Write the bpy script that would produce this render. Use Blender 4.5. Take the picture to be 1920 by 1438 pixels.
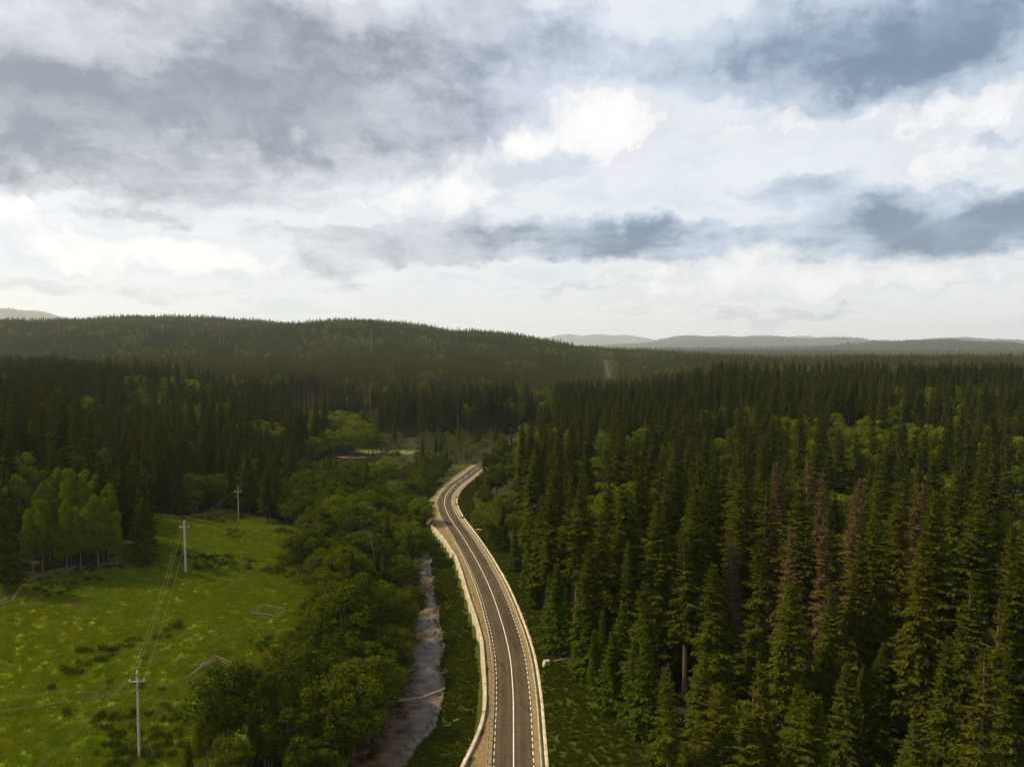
import bpy, math, numpy as np
from mathutils import Vector, Matrix
R = math.radians
sc = bpy.context.scene
for o in list(bpy.data.objects): bpy.data.objects.remove(o)
C = sc.collection

# ---------------------------------------------------------------- camera
cam = bpy.data.cameras.new('camera'); camo = bpy.data.objects.new('camera', cam); C.objects.link(camo)
cam.sensor_width = 36; cam.lens = 25.0; cam.clip_start = 0.5; cam.clip_end = 60000
camo.location = (0, 0, 58); camo.rotation_euler = (R(87), 0, 0)
sc.camera = camo
sc.render.resolution_x, sc.render.resolution_y = 1024, 766

# ---------------------------------------------------------------- view, sampling
sc.view_settings.view_transform = 'Standard'; sc.view_settings.look = 'None'
sc.view_settings.gamma = 1; sc.view_settings.exposure = 0.50; sc.view_settings.use_curve_mapping = False
cy = sc.cycles
cy.max_bounces = 6; cy.diffuse_bounces = 3; cy.glossy_bounces = 2; cy.transmission_bounces = 3; cy.volume_bounces = 3; cy.transparent_max_bounces = 4
cy.use_denoising = True
try: cy.denoiser = 'OPENIMAGEDENOISE'; cy.denoising_input_passes = 'RGB_ALBEDO_NORMAL'; cy.denoising_prefilter = 'NONE'
except Exception: pass
cy.sample_clamp_indirect = 4

# ---------------------------------------------------------------- sun
SUN_AZ, SUN_EL = -80.0, 45.0          # degrees right of the view direction, degrees up
sun = bpy.data.lights.new('sun', 'SUN'); suno = bpy.data.objects.new('sun', sun); C.objects.link(suno)
sun.energy = 5.0; sun.angle = R(3); sun.color = (1.0, 0.84, 0.50)
sd = Vector((math.sin(R(SUN_AZ)) * math.cos(R(SUN_EL)), math.cos(R(SUN_AZ)) * math.cos(R(SUN_EL)), math.sin(R(SUN_EL))))
suno.rotation_euler = sd.to_track_quat('Z', 'Y').to_euler()

# ---------------------------------------------------------------- node helper
class NT:
    def __init__(s, tree): s.t = tree; s.t.nodes.clear()
    def n(s, typ, ins=None, **kw):
        nd = s.t.nodes.new(typ)
        for k, v in kw.items(): setattr(nd, k, v)
        for k, v in (ins or {}).items():
            if isinstance(v, bpy.types.NodeSocket): s.t.links.new(v, nd.inputs[k])
            else: nd.inputs[k].default_value = v
        return nd
    def math(s, op, a, b=0.0, c=0.0, clamp=False):
        return s.n('ShaderNodeMath', {0: a, 1: b, 2: c}, operation=op, use_clamp=clamp).outputs[0]
    def vec(s, op, a, b=(0, 0, 0), c=(0, 0, 0)):
        nd = s.n('ShaderNodeVectorMath', {0: a, 1: b}, operation=op)
        if op == 'MULTIPLY_ADD':
            if isinstance(c, bpy.types.NodeSocket): s.t.links.new(c, nd.inputs[2])
            else: nd.inputs[2].default_value = c
        return nd.outputs['Value'] if op in ('DOT_PRODUCT', 'LENGTH') else nd.outputs[0]
    def step(s, v, a, b, lo=0.0, hi=1.0):
        return s.n('ShaderNodeMapRange', {0: v, 1: a, 2: b, 3: lo, 4: hi}, interpolation_type='SMOOTHSTEP').outputs[0]
    def noise(s, vec, scale, detail=3.0, rough=0.5, dim='3D', col=False):
        nd = s.n('ShaderNodeTexNoise', {'Vector': vec, 'Scale': scale, 'Detail': detail, 'Roughness': rough}, noise_dimensions=dim)
        return nd.outputs['Color' if col else 'Fac']
    def mix(s, f, a, b, blend='MIX'):
        nd = s.n('ShaderNodeMix', data_type='RGBA', blend_type=blend)
        for k, v in ((0, f), (6, a), (7, b)):
            if isinstance(v, bpy.types.NodeSocket): s.t.links.new(v, nd.inputs[k])
            else: nd.inputs[k].default_value = (v if k == 0 else (tuple(v) + (1,) if len(v) == 3 else v))
        return nd.outputs[2]

# ---------------------------------------------------------------- sky: clear air behind broken grey and white cloud
w = bpy.data.worlds.new('World'); sc.world = w; w.use_nodes = True
k = NT(w.node_tree)
tc = k.n('ShaderNodeTexCoord').outputs['Generated']
sky = k.n('ShaderNodeTexSky', sky_type='NISHITA', sun_disc=False, sun_elevation=R(SUN_EL), sun_rotation=R(SUN_AZ), air_density=1.2, dust_density=2.0)
sx = k.n('ShaderNodeSeparateXYZ', {0: tc}); X, Yv, Z = sx.outputs
az = k.math('ARCTAN2', X, Yv); el = k.math('ARCSINE', Z)
P = k.n('ShaderNodeCombineXYZ', {0: az, 1: el}).outputs[0]
kk = k.math('DIVIDE', 1.0, k.math('ADD', k.math('ABSOLUTE', Z), 0.17))
Q = k.n('ShaderNodeCombineXYZ', {0: k.math('MULTIPLY', X, kk), 1: k.math('MULTIPLY', Yv, kk)}).outputs[0]
ca = k.noise(Q, 1.7, 4, 0.55, '2D', True); cb = k.noise(P, 15.0, 5, 0.62, '2D', True)
wa = k.vec('SUBTRACT', ca, (0.5, 0.5, 0.5)); wb = k.vec('SUBTRACT', cb, (0.5, 0.5, 0.5))
P1 = k.vec('MULTIPLY_ADD', wb, (0.10, 0.055, 0.0), k.vec('MULTIPLY_ADD', wa, (0.12, 0.045, 0.0), P))
P2 = k.vec('MULTIPLY_ADD', wb, (0.085, 0.075, 0.0), k.vec('MULTIPLY_ADD', wa, (0.06, 0.02, 0.0), P))
def layout(pos, L, rank=9):
    """sum of soft elliptical patches (degrees: azimuth, elevation, half-widths, weight), factored into curves over azimuth and elevation"""
    a = np.linspace(-63, 63, 90); e = np.linspace(-3, 32, 80); Ff = np.zeros((len(a), len(e)))
    for ax, ex, rx, ry, amp in L: Ff += amp * np.outer(np.exp(-((a - ax) / rx) ** 2), np.exp(-((e - ex) / ry) ** 2))
    Ff *= np.outer(np.clip((63 - np.abs(a)) / 8, 0, 1), np.clip((32 - e) / 4, 0, 1))
    U, S_, Vt = np.linalg.svd(Ff, full_matrices=False)
    sp = k.n('ShaderNodeSeparateXYZ', {0: pos})
    ia = k.math('DIVIDE', sp.outputs[0], R(63)); ie = k.math('MULTIPLY_ADD', sp.outputs[1], 1 / R(17.5), -14.5 / 17.5)
    va = k.n('ShaderNodeCombineXYZ', {0: ia, 1: ia, 2: ia}).outputs[0]; ve = k.n('ShaderNodeCombineXYZ', {0: ie, 1: ie, 2: ie}).outputs[0]
    acc = 0.0
    for r0 in range(0, rank, 3):
        outs = []; sc3 = []
        for src, A_, grid in ((va, U, a / 63), (ve, Vt.T, (e - 14.5) / 17.5)):
            nd = k.n('ShaderNodeVectorCurve', {'Vector': src}); mp = nd.mapping; mp.extend = 'HORIZONTAL'; mp.use_clip = False
            for c3 in range(3):
                col = A_[:, r0 + c3]; mx = max(np.abs(col).max(), 1e-6); sc3.append(mx); cu = mp.curves[c3]
                cu.points[0].location = (float(grid[0]), float(col[0] / mx)); cu.points[1].location = (float(grid[-1]), float(col[-1] / mx))
                for g_, v_ in zip(grid[1:-1], col[1:-1]): cu.points.new(float(g_), float(v_ / mx))
            mp.update(); outs.append(nd.outputs[0])
        wv = tuple(float(S_[r0 + c3] * sc3[c3] * sc3[3 + c3]) for c3 in range(3))
        acc = k.math('ADD', k.vec('DOT_PRODUCT', k.vec('MULTIPLY', outs[0], wv), outs[1]), acc)
    return acc
DARK = layout(P1, [(-22.8,18.3,20.5,5.94,0.8),(-3.4,16.6,11.1,3.86,0.22),(-22.1,16.8,12.2,2.39,0.55),(-32.5,14.7,7.3,2.17,0.9),(-33.1,11.7,5.7,1.22,1),(-26.3,12.1,5.2,1.54,0.45),(-21.7,23,5.9,1.8,0.5),(-13.1,21.1,10.6,2.93,0.62),(-16.7,17.1,9.5,2.47,0.45),(-2.6,23.8,9.9,2.36,0.5),(-1.3,21.6,5.6,1.72,0.3),(15.5,21.3,6.8,2.49,0.5),(23.5,21,8,2.96,0.9),(31.6,20.3,6.5,3.29,1.15),(27,17.7,6.5,1.34,0.55),(30,8.2,7.4,1.71,1.45),(35.2,8,3.4,1.76,0.75),(22.1,11.6,4.1,1.04,0.6),(27,10,3.8,0.92,0.5),(9,8.3,8.4,1.53,1.2),(-0.9,8.9,7.3,1.12,0.6),(-11,8.1,9.1,1.1,0.45),(-15.5,6,3,0.83,0.7),(-6.8,6.8,4.7,0.77,0.55),(-28,8.9,3.7,0.53,0.5),(-22.1,10.8,5.9,1.04,0.35),(34.6,13.2,2.3,0.78,0.55),(3.9,4.6,4.7,0.39,0.45),(22.8,2.4,7.7,0.44,0.5),(18.3,2,5.8,0.37,0.3),(33.7,3.9,1.2,0.32,0.35),(-28,3.8,8.7,0.53,0.32),(-31.9,4.4,4,0.44,0.3),(-11,4.6,6.6,0.51,0.2),(44.1,15.9,4.9,2.78,0.7),(44.1,6.1,4,1.24,0.7),(-43.4,12.3,5.7,2.5,0.7),(-43.4,3.4,5.7,0.62,0.4)])
WHITE = layout(P2, [(-35.3,8.9,1.4,1.26,1.5),(-32.2,6.5,3.4,1.31,1),(-26.7,6.5,4.5,1.61,1.2),(-22.1,6.3,4.4,1.35,0.8),(-18.7,6,1.5,1.06,0.5),(-8.5,3.8,5.5,1.11,0.45),(3.4,16.6,5.1,3,0.85),(9.4,17.4,4.6,2.63,0.95),(7.5,15.1,2.1,1.19,0.6),(4.3,22,2.6,1.71,0.45),(-2.6,14.7,5.1,2.15,0.7),(-6.8,11.7,7.2,1.71,0.65),(-13.5,10.5,7.3,1.25,0.55),(-3.4,11.2,2.6,1.72,0.45),(-30,19.8,3.2,2.23,0.45),(-16.7,22.6,3.5,1.65,0.35),(-28.2,14.4,3,0.76,0.5),(24.6,20.9,0.8,2.74,0.55),(26.3,18.9,1.6,1.54,0.4),(20.2,16.1,6.8,1.61,0.6),(29,14.7,6.6,1.88,0.6),(32.2,12.1,5.2,1.31,0.7),(21.3,9.9,3,0.8,0.5),(16.7,10.9,2.4,0.66,0.3),(14.3,4.5,15.3,2.5,0.75),(27.4,4.7,8.8,1.3,0.7),(33.7,16,3.6,1.43,0.5),(42.9,11.5,5.1,1.89,0.6),(-42.2,6.9,5.2,1.59,0.7)])
fb1 = k.n('ShaderNodeSeparateXYZ', {0: ca}).outputs[2]; fb4 = k.n('ShaderNodeSeparateXYZ', {0: cb}).outputs[2]
fb2 = k.noise(Q, 4.2, 7, 0.64, '2D'); fb3 = k.noise(k.vec('MULTIPLY', P1, (1.0, 1.9, 0.0)), 7.5, 5, 0.6, '2D')
gen = k.step(fb1, 0.52, 0.75, 0.0, 0.30)
lump = k.math('ADD', k.math('SUBTRACT', fb2, 0.5), k.math('SUBTRACT', fb3, 0.5))
DK = k.math('ADD', k.math('MULTIPLY_ADD', lump, 0.50, DARK), gen)
WH = k.math('MULTIPLY_ADD', lump, 0.7, k.math('MULTIPLY_ADD', k.math('SUBTRACT', fb4, 0.5), 0.9, WHITE))
wh = k.step(WH, 0.30, 0.75)
blue = k.step(az, R(-16), R(14))
veil = k.mix(k.step(fb3, 0.3, 0.7), (0.68, 0.75, 0.845), (0.82, 0.86, 0.915))
veil = k.mix(k.step(el, 0.0, k.math('MULTIPLY_ADD', blue, 0.09, 0.07)), k.mix(blue, (0.76, 0.78, 0.84), (0.97, 0.965, 0.985)), veil)
veil = k.mix(k.math('MULTIPLY', k.step(DK, -0.12, 0.14), 0.55), veil, (0.89, 0.90, 0.925))
whc = k.mix(k.step(k.math('MULTIPLY_ADD', k.math('SUBTRACT', fb4, 0.5), 1.2, k.math('MULTIPLY', WHITE, 0.5)), 0.0, 0.75), (0.72, 0.745, 0.80), (0.93, 0.928, 0.93))
colr = k.mix(wh, veil, whc)
low = k.step(el, 0.14, 0.05)
greyc = k.mix(blue, (0.255, 0.295, 0.365), (0.165, 0.245, 0.365))
tex = k.step(k.math('MULTIPLY_ADD', k.math('SUBTRACT', fb3, 0.5), 1.4, k.math('MULTIPLY', lump, 0.5)), -0.32, 0.32)
greyc = k.mix(tex, k.mix(1.0, greyc, (1.32, 1.28, 1.22), 'MULTIPLY'), k.mix(1.0, greyc, (0.84, 0.86, 0.90), 'MULTIPLY'))
midc = k.mix(blue, (0.63, 0.65, 0.715), (0.56, 0.64, 0.76))
midc = k.mix(low, midc, (0.68, 0.70, 0.755))
dkc = k.mix(k.step(k.math('MULTIPLY_ADD', k.math('ADD', lump, k.math('MULTIPLY', k.math('SUBTRACT', fb4, 0.5), 0.5)), 0.80, k.math('MULTIPLY', DARK, 0.72)), 0.10, 1.02), midc, greyc)
colr = k.mix(k.math('MULTIPLY', k.step(DK, 0.16, 0.50), 0.96), colr, dkc)
colr = k.mix(k.math('MULTIPLY', k.step(WH, 0.62, 1.15), k.step(DARK, 1.0, 0.45)), colr, whc)
bg1 = k.n('ShaderNodeBackground', {'Color': sky.outputs[0], 'Strength': 0.09})
bg2 = k.n('ShaderNodeBackground', {'Color': colr, 'Strength': 0.77})
cover = k.math('MAXIMUM', k.math('MAXIMUM', wh, k.step(DK, 0.1, 0.5)), 0.85)
ms = k.n('ShaderNodeMixShader', {0: cover, 1: bg1.outputs[0], 2: bg2.outputs[0]})
k.n('ShaderNodeOutputWorld', {'Surface': ms.outputs[0]})

try: w.cycles.sampling_method = 'MANUAL'; w.cycles.sample_map_resolution = 512
except Exception: pass

# ---------------------------------------------------------------- object helpers
def tag(o, label=None, cat=None, group=None, kind=None):
    if label: o['label'] = label
    if cat: o['category'] = cat
    if group: o['group'] = group
    if kind: o['kind'] = kind
    return o
def mesh(name, verts, faces, mats=(), fm=None, smooth=False, uv=None):
    me = bpy.data.meshes.new(name)
    me.from_pydata([tuple(map(float, v)) for v in verts], [], [tuple(int(i) for i in f) for f in faces])
    for m in mats: me.materials.append(m)
    if fm is not None: me.polygons.foreach_set('material_index', np.asarray(fm, np.int32))
    if smooth: me.polygons.foreach_set('use_smooth', np.ones(len(me.polygons), bool))
    if uv is not None:
        l = me.uv_layers.new(name='uv'); idx = np.empty(len(me.loops), np.int32); me.loops.foreach_get('vertex_index', idx)
        l.data.foreach_set('uv', np.asarray(uv, np.float32)[idx].ravel())
    me.update(); return me
def poly_mesh(name, quads=None, tris=None, mats=(), fm=None, smooth=False):
    """fast mesh from arrays of loose quads (n,4,3) and triangles (n,3,3)"""
    q = np.zeros((0, 4, 3)) if quads is None else np.asarray(quads); t = np.zeros((0, 3, 3)) if tris is None else np.asarray(tris)
    v = np.concatenate([q.reshape(-1, 3), t.reshape(-1, 3)]).astype(np.float32)
    me = bpy.data.meshes.new(name); me.vertices.add(len(v)); me.vertices.foreach_set('co', v.ravel())
    me.loops.add(len(v)); me.loops.foreach_set('vertex_index', np.arange(len(v), dtype=np.int32))
    n = len(q) + len(t); me.polygons.add(n)
    tot = np.r_[np.full(len(q), 4), np.full(len(t), 3)].astype(np.int32); st = np.r_[0, np.cumsum(tot)[:-1]].astype(np.int32)
    me.polygons.foreach_set('loop_start', st)
    for m in mats: me.materials.append(m)
    if fm is not None: me.polygons.foreach_set('material_index', np.asarray(fm, np.int32))
    me.update(calc_edges=True); me.validate(); return me
def obj(name, me, parent=None, coll=None, loc=None):
    o = bpy.data.objects.new(name, me); (coll or C).objects.link(o)
    if parent is not None: o.parent = parent
    if loc is not None: o.location = loc
    return o
def empty(name, loc, rz=0.0, coll=None):
    o = bpy.data.objects.new(name, None); (coll or C).objects.link(o); o.location = loc; o.rotation_euler = (0, 0, rz); o.empty_display_size = 0.5
    return o
def tube(pts, rad, n=6, cap=True):
    """tapered tube along points -> verts, faces"""
    pts = [Vector(p) for p in pts]; V = []; F = []
    up = Vector((0.31, 0.17, 0.93))
    for i, p in enumerate(pts):
        d = (pts[min(i + 1, len(pts) - 1)] - pts[max(i - 1, 0)]).normalized()
        a = d.cross(up if abs(d.dot(up)) < .95 else Vector((1, 0, 0))).normalized(); b = d.cross(a)
        for j in range(n):
            t = 2 * math.pi * j / n; V.append(p + (a * math.cos(t) + b * math.sin(t)) * rad[i])
    for i in range(len(pts) - 1):
        for j in range(n):
            j2 = (j + 1) % n; F.append((i * n + j, i * n + j2, (i + 1) * n + j2, (i + 1) * n + j))
    if cap:
        F.append(tuple(range(n))[::-1]); F.append(tuple((len(pts) - 1) * n + j for j in range(n)))
    return V, F
def tube_quads(pts, rad, n=5):
    V, F = tube(pts, rad, n, False); V = np.array([tuple(v) for v in V]); return V[np.array(F)]
def box(x0, x1, y0, y1, z0, z1):
    V = [(x, y, z) for z in (z0, z1) for y in (y0, y1) for x in (x0, x1)]
    return V, [(0, 2, 3, 1), (4, 5, 7, 6), (0, 1, 5, 4), (2, 6, 7, 3), (0, 4, 6, 2), (1, 3, 7, 5)]
def join(parts):
    V = []; F = []
    for v, f in parts:
        b = len(V); V += list(v); F += [tuple(i + b for i in q) for q in f]
    return V, F

# ---------------------------------------------------------------- materials
def material(name):
    m = bpy.data.materials.new(name); m.use_nodes = True; return m, NT(m.node_tree)
def out(kt, sh, disp=None):
    kt.n('ShaderNodeOutputMaterial', {'Surface': sh})
def bsdf(kt, col, rough=0.8, bump=None, bstr=0.3, bdist=0.05, spec=0.3):
    ins = {'Base Color': col, 'Roughness': rough, 'Specular IOR Level': spec}
    if bump is not None: ins['Normal'] = kt.n('ShaderNodeBump', {'Height': bump, 'Strength': bstr, 'Distance': bdist}).outputs[0]
    return kt.n('ShaderNodeBsdfPrincipled', ins).outputs[0]
def mottled(name, c0, c1, scale=2.0, rough=0.85, bstr=0.3, bdist=0.02, detail=5.0, c2=None, s2=0.3, spec=0.25):
    m, kt = material(name); g = kt.n('ShaderNodeNewGeometry').outputs['Position']
    f = kt.step(kt.noise(g, scale, detail, 0.6), 0.3, 0.7); col = kt.mix(f, c0, c1)
    if c2 is not None: col = kt.mix(kt.step(kt.noise(g, s2, 4, 0.6), 0.45, 0.7), col, c2)
    out(kt, bsdf(kt, col, rough, f, bstr, bdist, spec)); return m
def foliage(name, c0, c1, c2, trans=0.25, stand=None, leaf=1.6, spec=0.0):
    """c0..c1 vary from tree to tree, c2 shows in patches inside one crown"""
    m, kt = material(name); oi = kt.n('ShaderNodeObjectInfo'); g = kt.n('ShaderNodeNewGeometry').outputs['Position']
    st = kt.noise(oi.outputs['Location'], 0.009, 4, 0.65)
    f = kt.math('ADD', kt.math('MULTIPLY', oi.outputs['Random'], 0.5), kt.math('MULTIPLY', kt.step(st, 0.36, 0.64), 0.5), clamp=True)
    col = kt.mix(f, c0, c1)
    col = kt.mix(kt.step(kt.noise(g, leaf, 3, 0.6), 0.42, 0.72), col, c2)
    d = kt.n('ShaderNodeBsdfDiffuse', {'Color': col, 'Roughness': 0.6}).outputs[0]
    t = kt.n('ShaderNodeBsdfTranslucent', {'Color': kt.mix(1.0, col, (1.0, 1.0, .55), 'MULTIPLY')}).outputs[0]
    out(kt, kt.n('ShaderNodeMixShader', {0: trans, 1: d, 2: t}).outputs[0]); return m

M = {}
M['needle'] = foliage('spruce needles', (0.011, 0.020, 0.003), (0.050, 0.060, 0.004), (0.082, 0.082, 0.005), 0.2)
M['needle2'] = foliage('old olive spruce needles', (0.018, 0.023, 0.003), (0.056, 0.056, 0.004), (0.080, 0.072, 0.005), 0.15)
M['young'] = foliage('young spruce needles', (0.022, 0.038, 0.003), (0.054, 0.076, 0.004), (0.080, 0.096, 0.005), 0.25)
M['leaf'] = foliage('alder leaves', (0.017, 0.032, 0.003), (0.092, 0.108, 0.004), (0.108, 0.120, 0.005), 0.35)
M['aspen'] = foliage('aspen leaves', (0.036, 0.068, 0.005), (0.150, 0.172, 0.006), (0.135, 0.158, 0.007), 0.35)
M['deadtwig'] = foliage('dead spruce twigs', (0.056, 0.038, 0.014), (0.082, 0.054, 0.020), (0.11, 0.078, 0.036), 0.05)
M['bark'] = mottled('spruce bark', (0.055, 0.040, 0.028), (0.11, 0.082, 0.056), 5, 0.95, 0.5)
M['palebark'] = mottled('pale birch and aspen bark', (0.10, 0.085, 0.06), (0.24, 0.205, 0.155), 3, 0.9, 0.4)
M['deadbark'] = mottled('bare dead wood', (0.095, 0.066, 0.034), (0.18, 0.135, 0.08), 4, 0.9, 0.4)
M['alderbark'] = mottled('grey alder bark', (0.09, 0.07, 0.05), (0.17, 0.14, 0.10), 4, 0.9, 0.4)
M['concrete'] = mottled('weathered concrete', (0.27, 0.225, 0.165), (0.44, 0.38, 0.295), 1.3, 0.9, 0.35, 0.02, 7, (0.27, 0.22, 0.15), 0.5)
M['polecon'] = mottled('pole concrete', (0.27, 0.23, 0.165), (0.40, 0.345, 0.26), 2.5, 0.9, 0.2)
M['steel'] = mottled('galvanised steel', (0.42, 0.41, 0.38), (0.55, 0.53, 0.49), 6, 0.5, 0.1, spec=0.5)
M['rust'] = mottled('dark steel', (0.10, 0.08, 0.06), (0.17, 0.13, 0.10), 6, 0.7, 0.2)
M['wire'] = mottled('aluminium wire', (0.10, 0.10, 0.045), (0.14, 0.135, 0.06), 2, 0.8, 0.0)
M['rail'] = mottled('weathered grey wood', (0.13, 0.10, 0.065), (0.24, 0.19, 0.13), 4, 0.9, 0.4)
M['log'] = mottled('stripped log', (0.17, 0.125, 0.09), (0.30, 0.24, 0.17), 5, 0.9, 0.4)
M['paint'] = mottled('worn road paint', (0.40, 0.36, 0.29), (0.70, 0.66, 0.58), 3, 0.7, 0.1)
M['stone'] = mottled('river stone', (0.055, 0.045, 0.036), (0.15, 0.125, 0.10), 3, 0.8, 0.4)
M['insul'] = mottled('white insulator', (0.6, 0.58, 0.52), (0.7, 0.68, 0.62), 8, 0.4, 0.0)
M['grassblade'] = foliage('grass blades', (0.070, 0.120, 0.003), (0.158, 0.190, 0.004), (0.190, 0.185, 0.006), 0.3, leaf=0.4)
M['sedge'] = foliage('dark grass tussock', (0.028, 0.048, 0.003), (0.054, 0.072, 0.004), (0.072, 0.064, 0.006), 0.2, leaf=0.6)
M['flower'] = foliage('yellow meadow flowers', (0.20, 0.19, 0.03), (0.32, 0.29, 0.06), (0.12, 0.15, 0.03), 0.2, leaf=2.0)
# ---------------------------------------------------------------- terrain (metres; road surface at z = 0)
ROAD = np.array([(0.4,-60),(0.25,0),(0.22,60),(0.22,95),(0.22,103.5),(0.22,112),(0.11,118.4),(-0.23,127.6),(-0.8,135),(-1.75,143.6),(-3.71,158),
 (-5.69,170.3),(-8.0,182.4),(-10.26,193.2),(-13.39,207),(-16.52,220),(-19.3,230.8),(-21.49,240.1),(-23.48,250.1),(-24.98,260.2),
 (-25.63,271),(-25.27,282.8),(-23.52,298),(-21.5,308.5),(-19.3,321),(-17.1,333),(-11,365),(-2,410),(12,480),(35,580),(70,700),
 (112,860),(149,1019),(167,1174),(181,1337),(196,1480),(215,1650)], float)
STREAM = np.array([(-30,-40),(-26,40),(-22,80),(-20.2,95),(-18.9,101),(-17.9,106),(-17.2,110),(-16.7,115),(-16.4,120),(-16.4,124),(-17,128),(-17.6,131),(-17.4,135),
 (-17.5,140),(-18.4,145),(-19.8,155),(-21.4,164),(-22.8,172),(-24.1,181),(-26.2,202),(-31,222),(-38,245),(-44,275),(-48,310),(-52,350),(-60,420),(-70,520)], float)
STREAM[6:, 0] += np.where(STREAM[6:, 1] < 215, .8, 0); STREAM_HALF = -.85 + np.interp(np.arange(0, 600, 5.0), [0, 98, 104, 112, 122, 132, 150, 170, 185, 205, 600], [5, 4.6, 4.5, 4.4, 4.1, 3.6, 3.5, 3.3, 3.0, 2.2, 2.0])
def smooth(a, b, t):
    t = np.clip((t - a) / (b - a), 0, 1); return t * t * (3 - 2 * t)
def resample(P, step):
    """Catmull-Rom through the points of P, evenly spaced"""
    Q = []
    for i in range(len(P) - 1):
        p0, p1, p2, p3 = P[max(i - 1, 0)], P[i], P[i + 1], P[min(i + 2, len(P) - 1)]
        for t in np.linspace(0, 1, 24, endpoint=False):
            Q.append(0.5 * ((2 * p1) + (p2 - p0) * t + (2 * p0 - 5 * p1 + 4 * p2 - p3) * t * t + (3 * p1 - p0 - 3 * p2 + p3) * t ** 3))
    Q.append(P[-1]); Q = np.array(Q)
    d = np.r_[0, np.cumsum(np.hypot(*np.diff(Q, axis=0).T))]
    s = np.arange(0, d[-1], step)
    return np.c_[np.interp(s, d, Q[:, 0]), np.interp(s, d, Q[:, 1])], s
def road_x(y): return np.interp(y, ROAD[:, 1], ROAD[:, 0])
def road_cos(y):
    g = (road_x(y + 3) - road_x(y - 3)) / 6.0; return 1 / np.sqrt(1 + g * g)
def stream_x(y): return np.interp(y, STREAM[:, 1], STREAM[:, 0])
WALL = np.array([(-10.5,78),(-7.6,90.5),(-6.66,95.5),(-5.05,103.2),(-4.4,109.4),(-4.45,116.2),(-4.95,124.7),(-5.6,133.7),(-6.05,138.3),(-7.5,147.7),(-9.91,161.3),
 (-12.87,179.1),(-15.2,191.8),(-16.9,198.1),(-20.17,210),(-24.2,222.4),(-26.6,229.7)], float)
def wall_x(y):
    return np.where(y < 229.7, np.interp(y, WALL[:, 1], WALL[:, 0]), np.interp(y, [229.7, 245, 262, 300, 340, 400], [-26.6, -29, -31.5, -28.5, -21.5, -11]))
HILLS = np.array([(-51,95,2.3),(-74,159,10.6),(-87,225,-.4),(-100,142,8.2),(-49,141,2.3),(-51,118,3.2),(-103,202,12),(-160,200,18),(-210,150,15),(-150,100,7),(-100,95,5),
 (-62,60,1.5),(-120,40,4),(-36,100,-.6),(-33,118,-.4),(-33,150,.2),(-38,180,0),(-46,208,0),(-60,235,-.3),(-66,177,3.6),(-56,160,1.8),(-64,140,6.2),(-53,172,.6),(-48,158,.8),(-70,150,9.2),(-78,128,6),(-76,190,4.2),(-66,205,.3),(-80,176,10),(-90,188,9),(-110,245,6),
 (-90,285,2),(-140,300,9),(-220,310,18),(-95,380,0),(-60,330,-.5),(-160,400,6),(-300,220,22),(-300,80,10),(-250,420,14),(-70,460,0),(-36,250,-.5),(-40,60,0),(-30,20,0),(-200,20,6),(-88,165,12.2),(-116,170,12.5),(-128,140,10)], float)
RIDGE_L = np.array([(-2400,80),(-1914,88),(-1584,97),(-1380,112),(-1172,121),(-924,114),(-740,98),(-610,88),(-500,100),(-429,104),(-330,92),(-181,66),(-99,64),(-16,57),(148,38),(313,25),(460,20),(560,2),(800,0),(2600,0)], float)
RIDGE_R = np.array([(-7141,0),(1072,0),(2000,38),(2891,101),(3496,189),(3978,222),(4462,211),(5300,254),(5784,215),(6505,166),(7229,211),(7957,139),(8926,131),(9522,174),(10121,203),(11566,69),(14995,7),(21421,0)], float)
RIDGE_M = np.array([(-6300,0),(1470,0),(2016,0),(2730,0),(3326,38),(3730,84),(4234,100),(4838,55),(6300,42),(10500,21)], float)
MOUNT_L = np.array([(-13770,474),(-9792,597),(-9364,661),(-9119,676),(-8874,612),(-8629,558),(-8384,538),(-8032,474),(-7497,352),(-6579,153),(-4590,0),(13770,0)], float)
MOUNT_R = np.array([(-26000,29),(-812,61),(975,142),(1186,272),(1674,427),(2145,471),(2551,402),(2974,438),(3624,329),(4095,383),(4648,297),(5200,126),(7475,78),(9750,175),(10400,338),(10774,364),(11342,297),(12025,126),(19500,61),(26000,61)], float)
def vnoise(x, y, s, seed=0):
    """smooth value noise, about -1..1"""
    x = np.asarray(x, float) / s; y = np.asarray(y, float) / s
    xi = np.floor(x).astype(np.int64); yi = np.floor(y).astype(np.int64); fx = x - xi; fy = y - yi
    def hsh(a, b):
        n = (a * 374761393 + b * 668265263 + seed * 1442695041) & 0x7fffffff
        n = ((n ^ (n >> 13)) * 1274126177) & 0x7fffffff
        return ((n ^ (n >> 16)) & 0xffff) / 32767.5 - 1
    fx = fx * fx * (3 - 2 * fx); fy = fy * fy * (3 - 2 * fy)
    return (hsh(xi, yi) * (1 - fx) + hsh(xi + 1, yi) * fx) * (1 - fy) + (hsh(xi, yi + 1) * (1 - fx) + hsh(xi + 1, yi + 1) * fx) * fy
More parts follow.
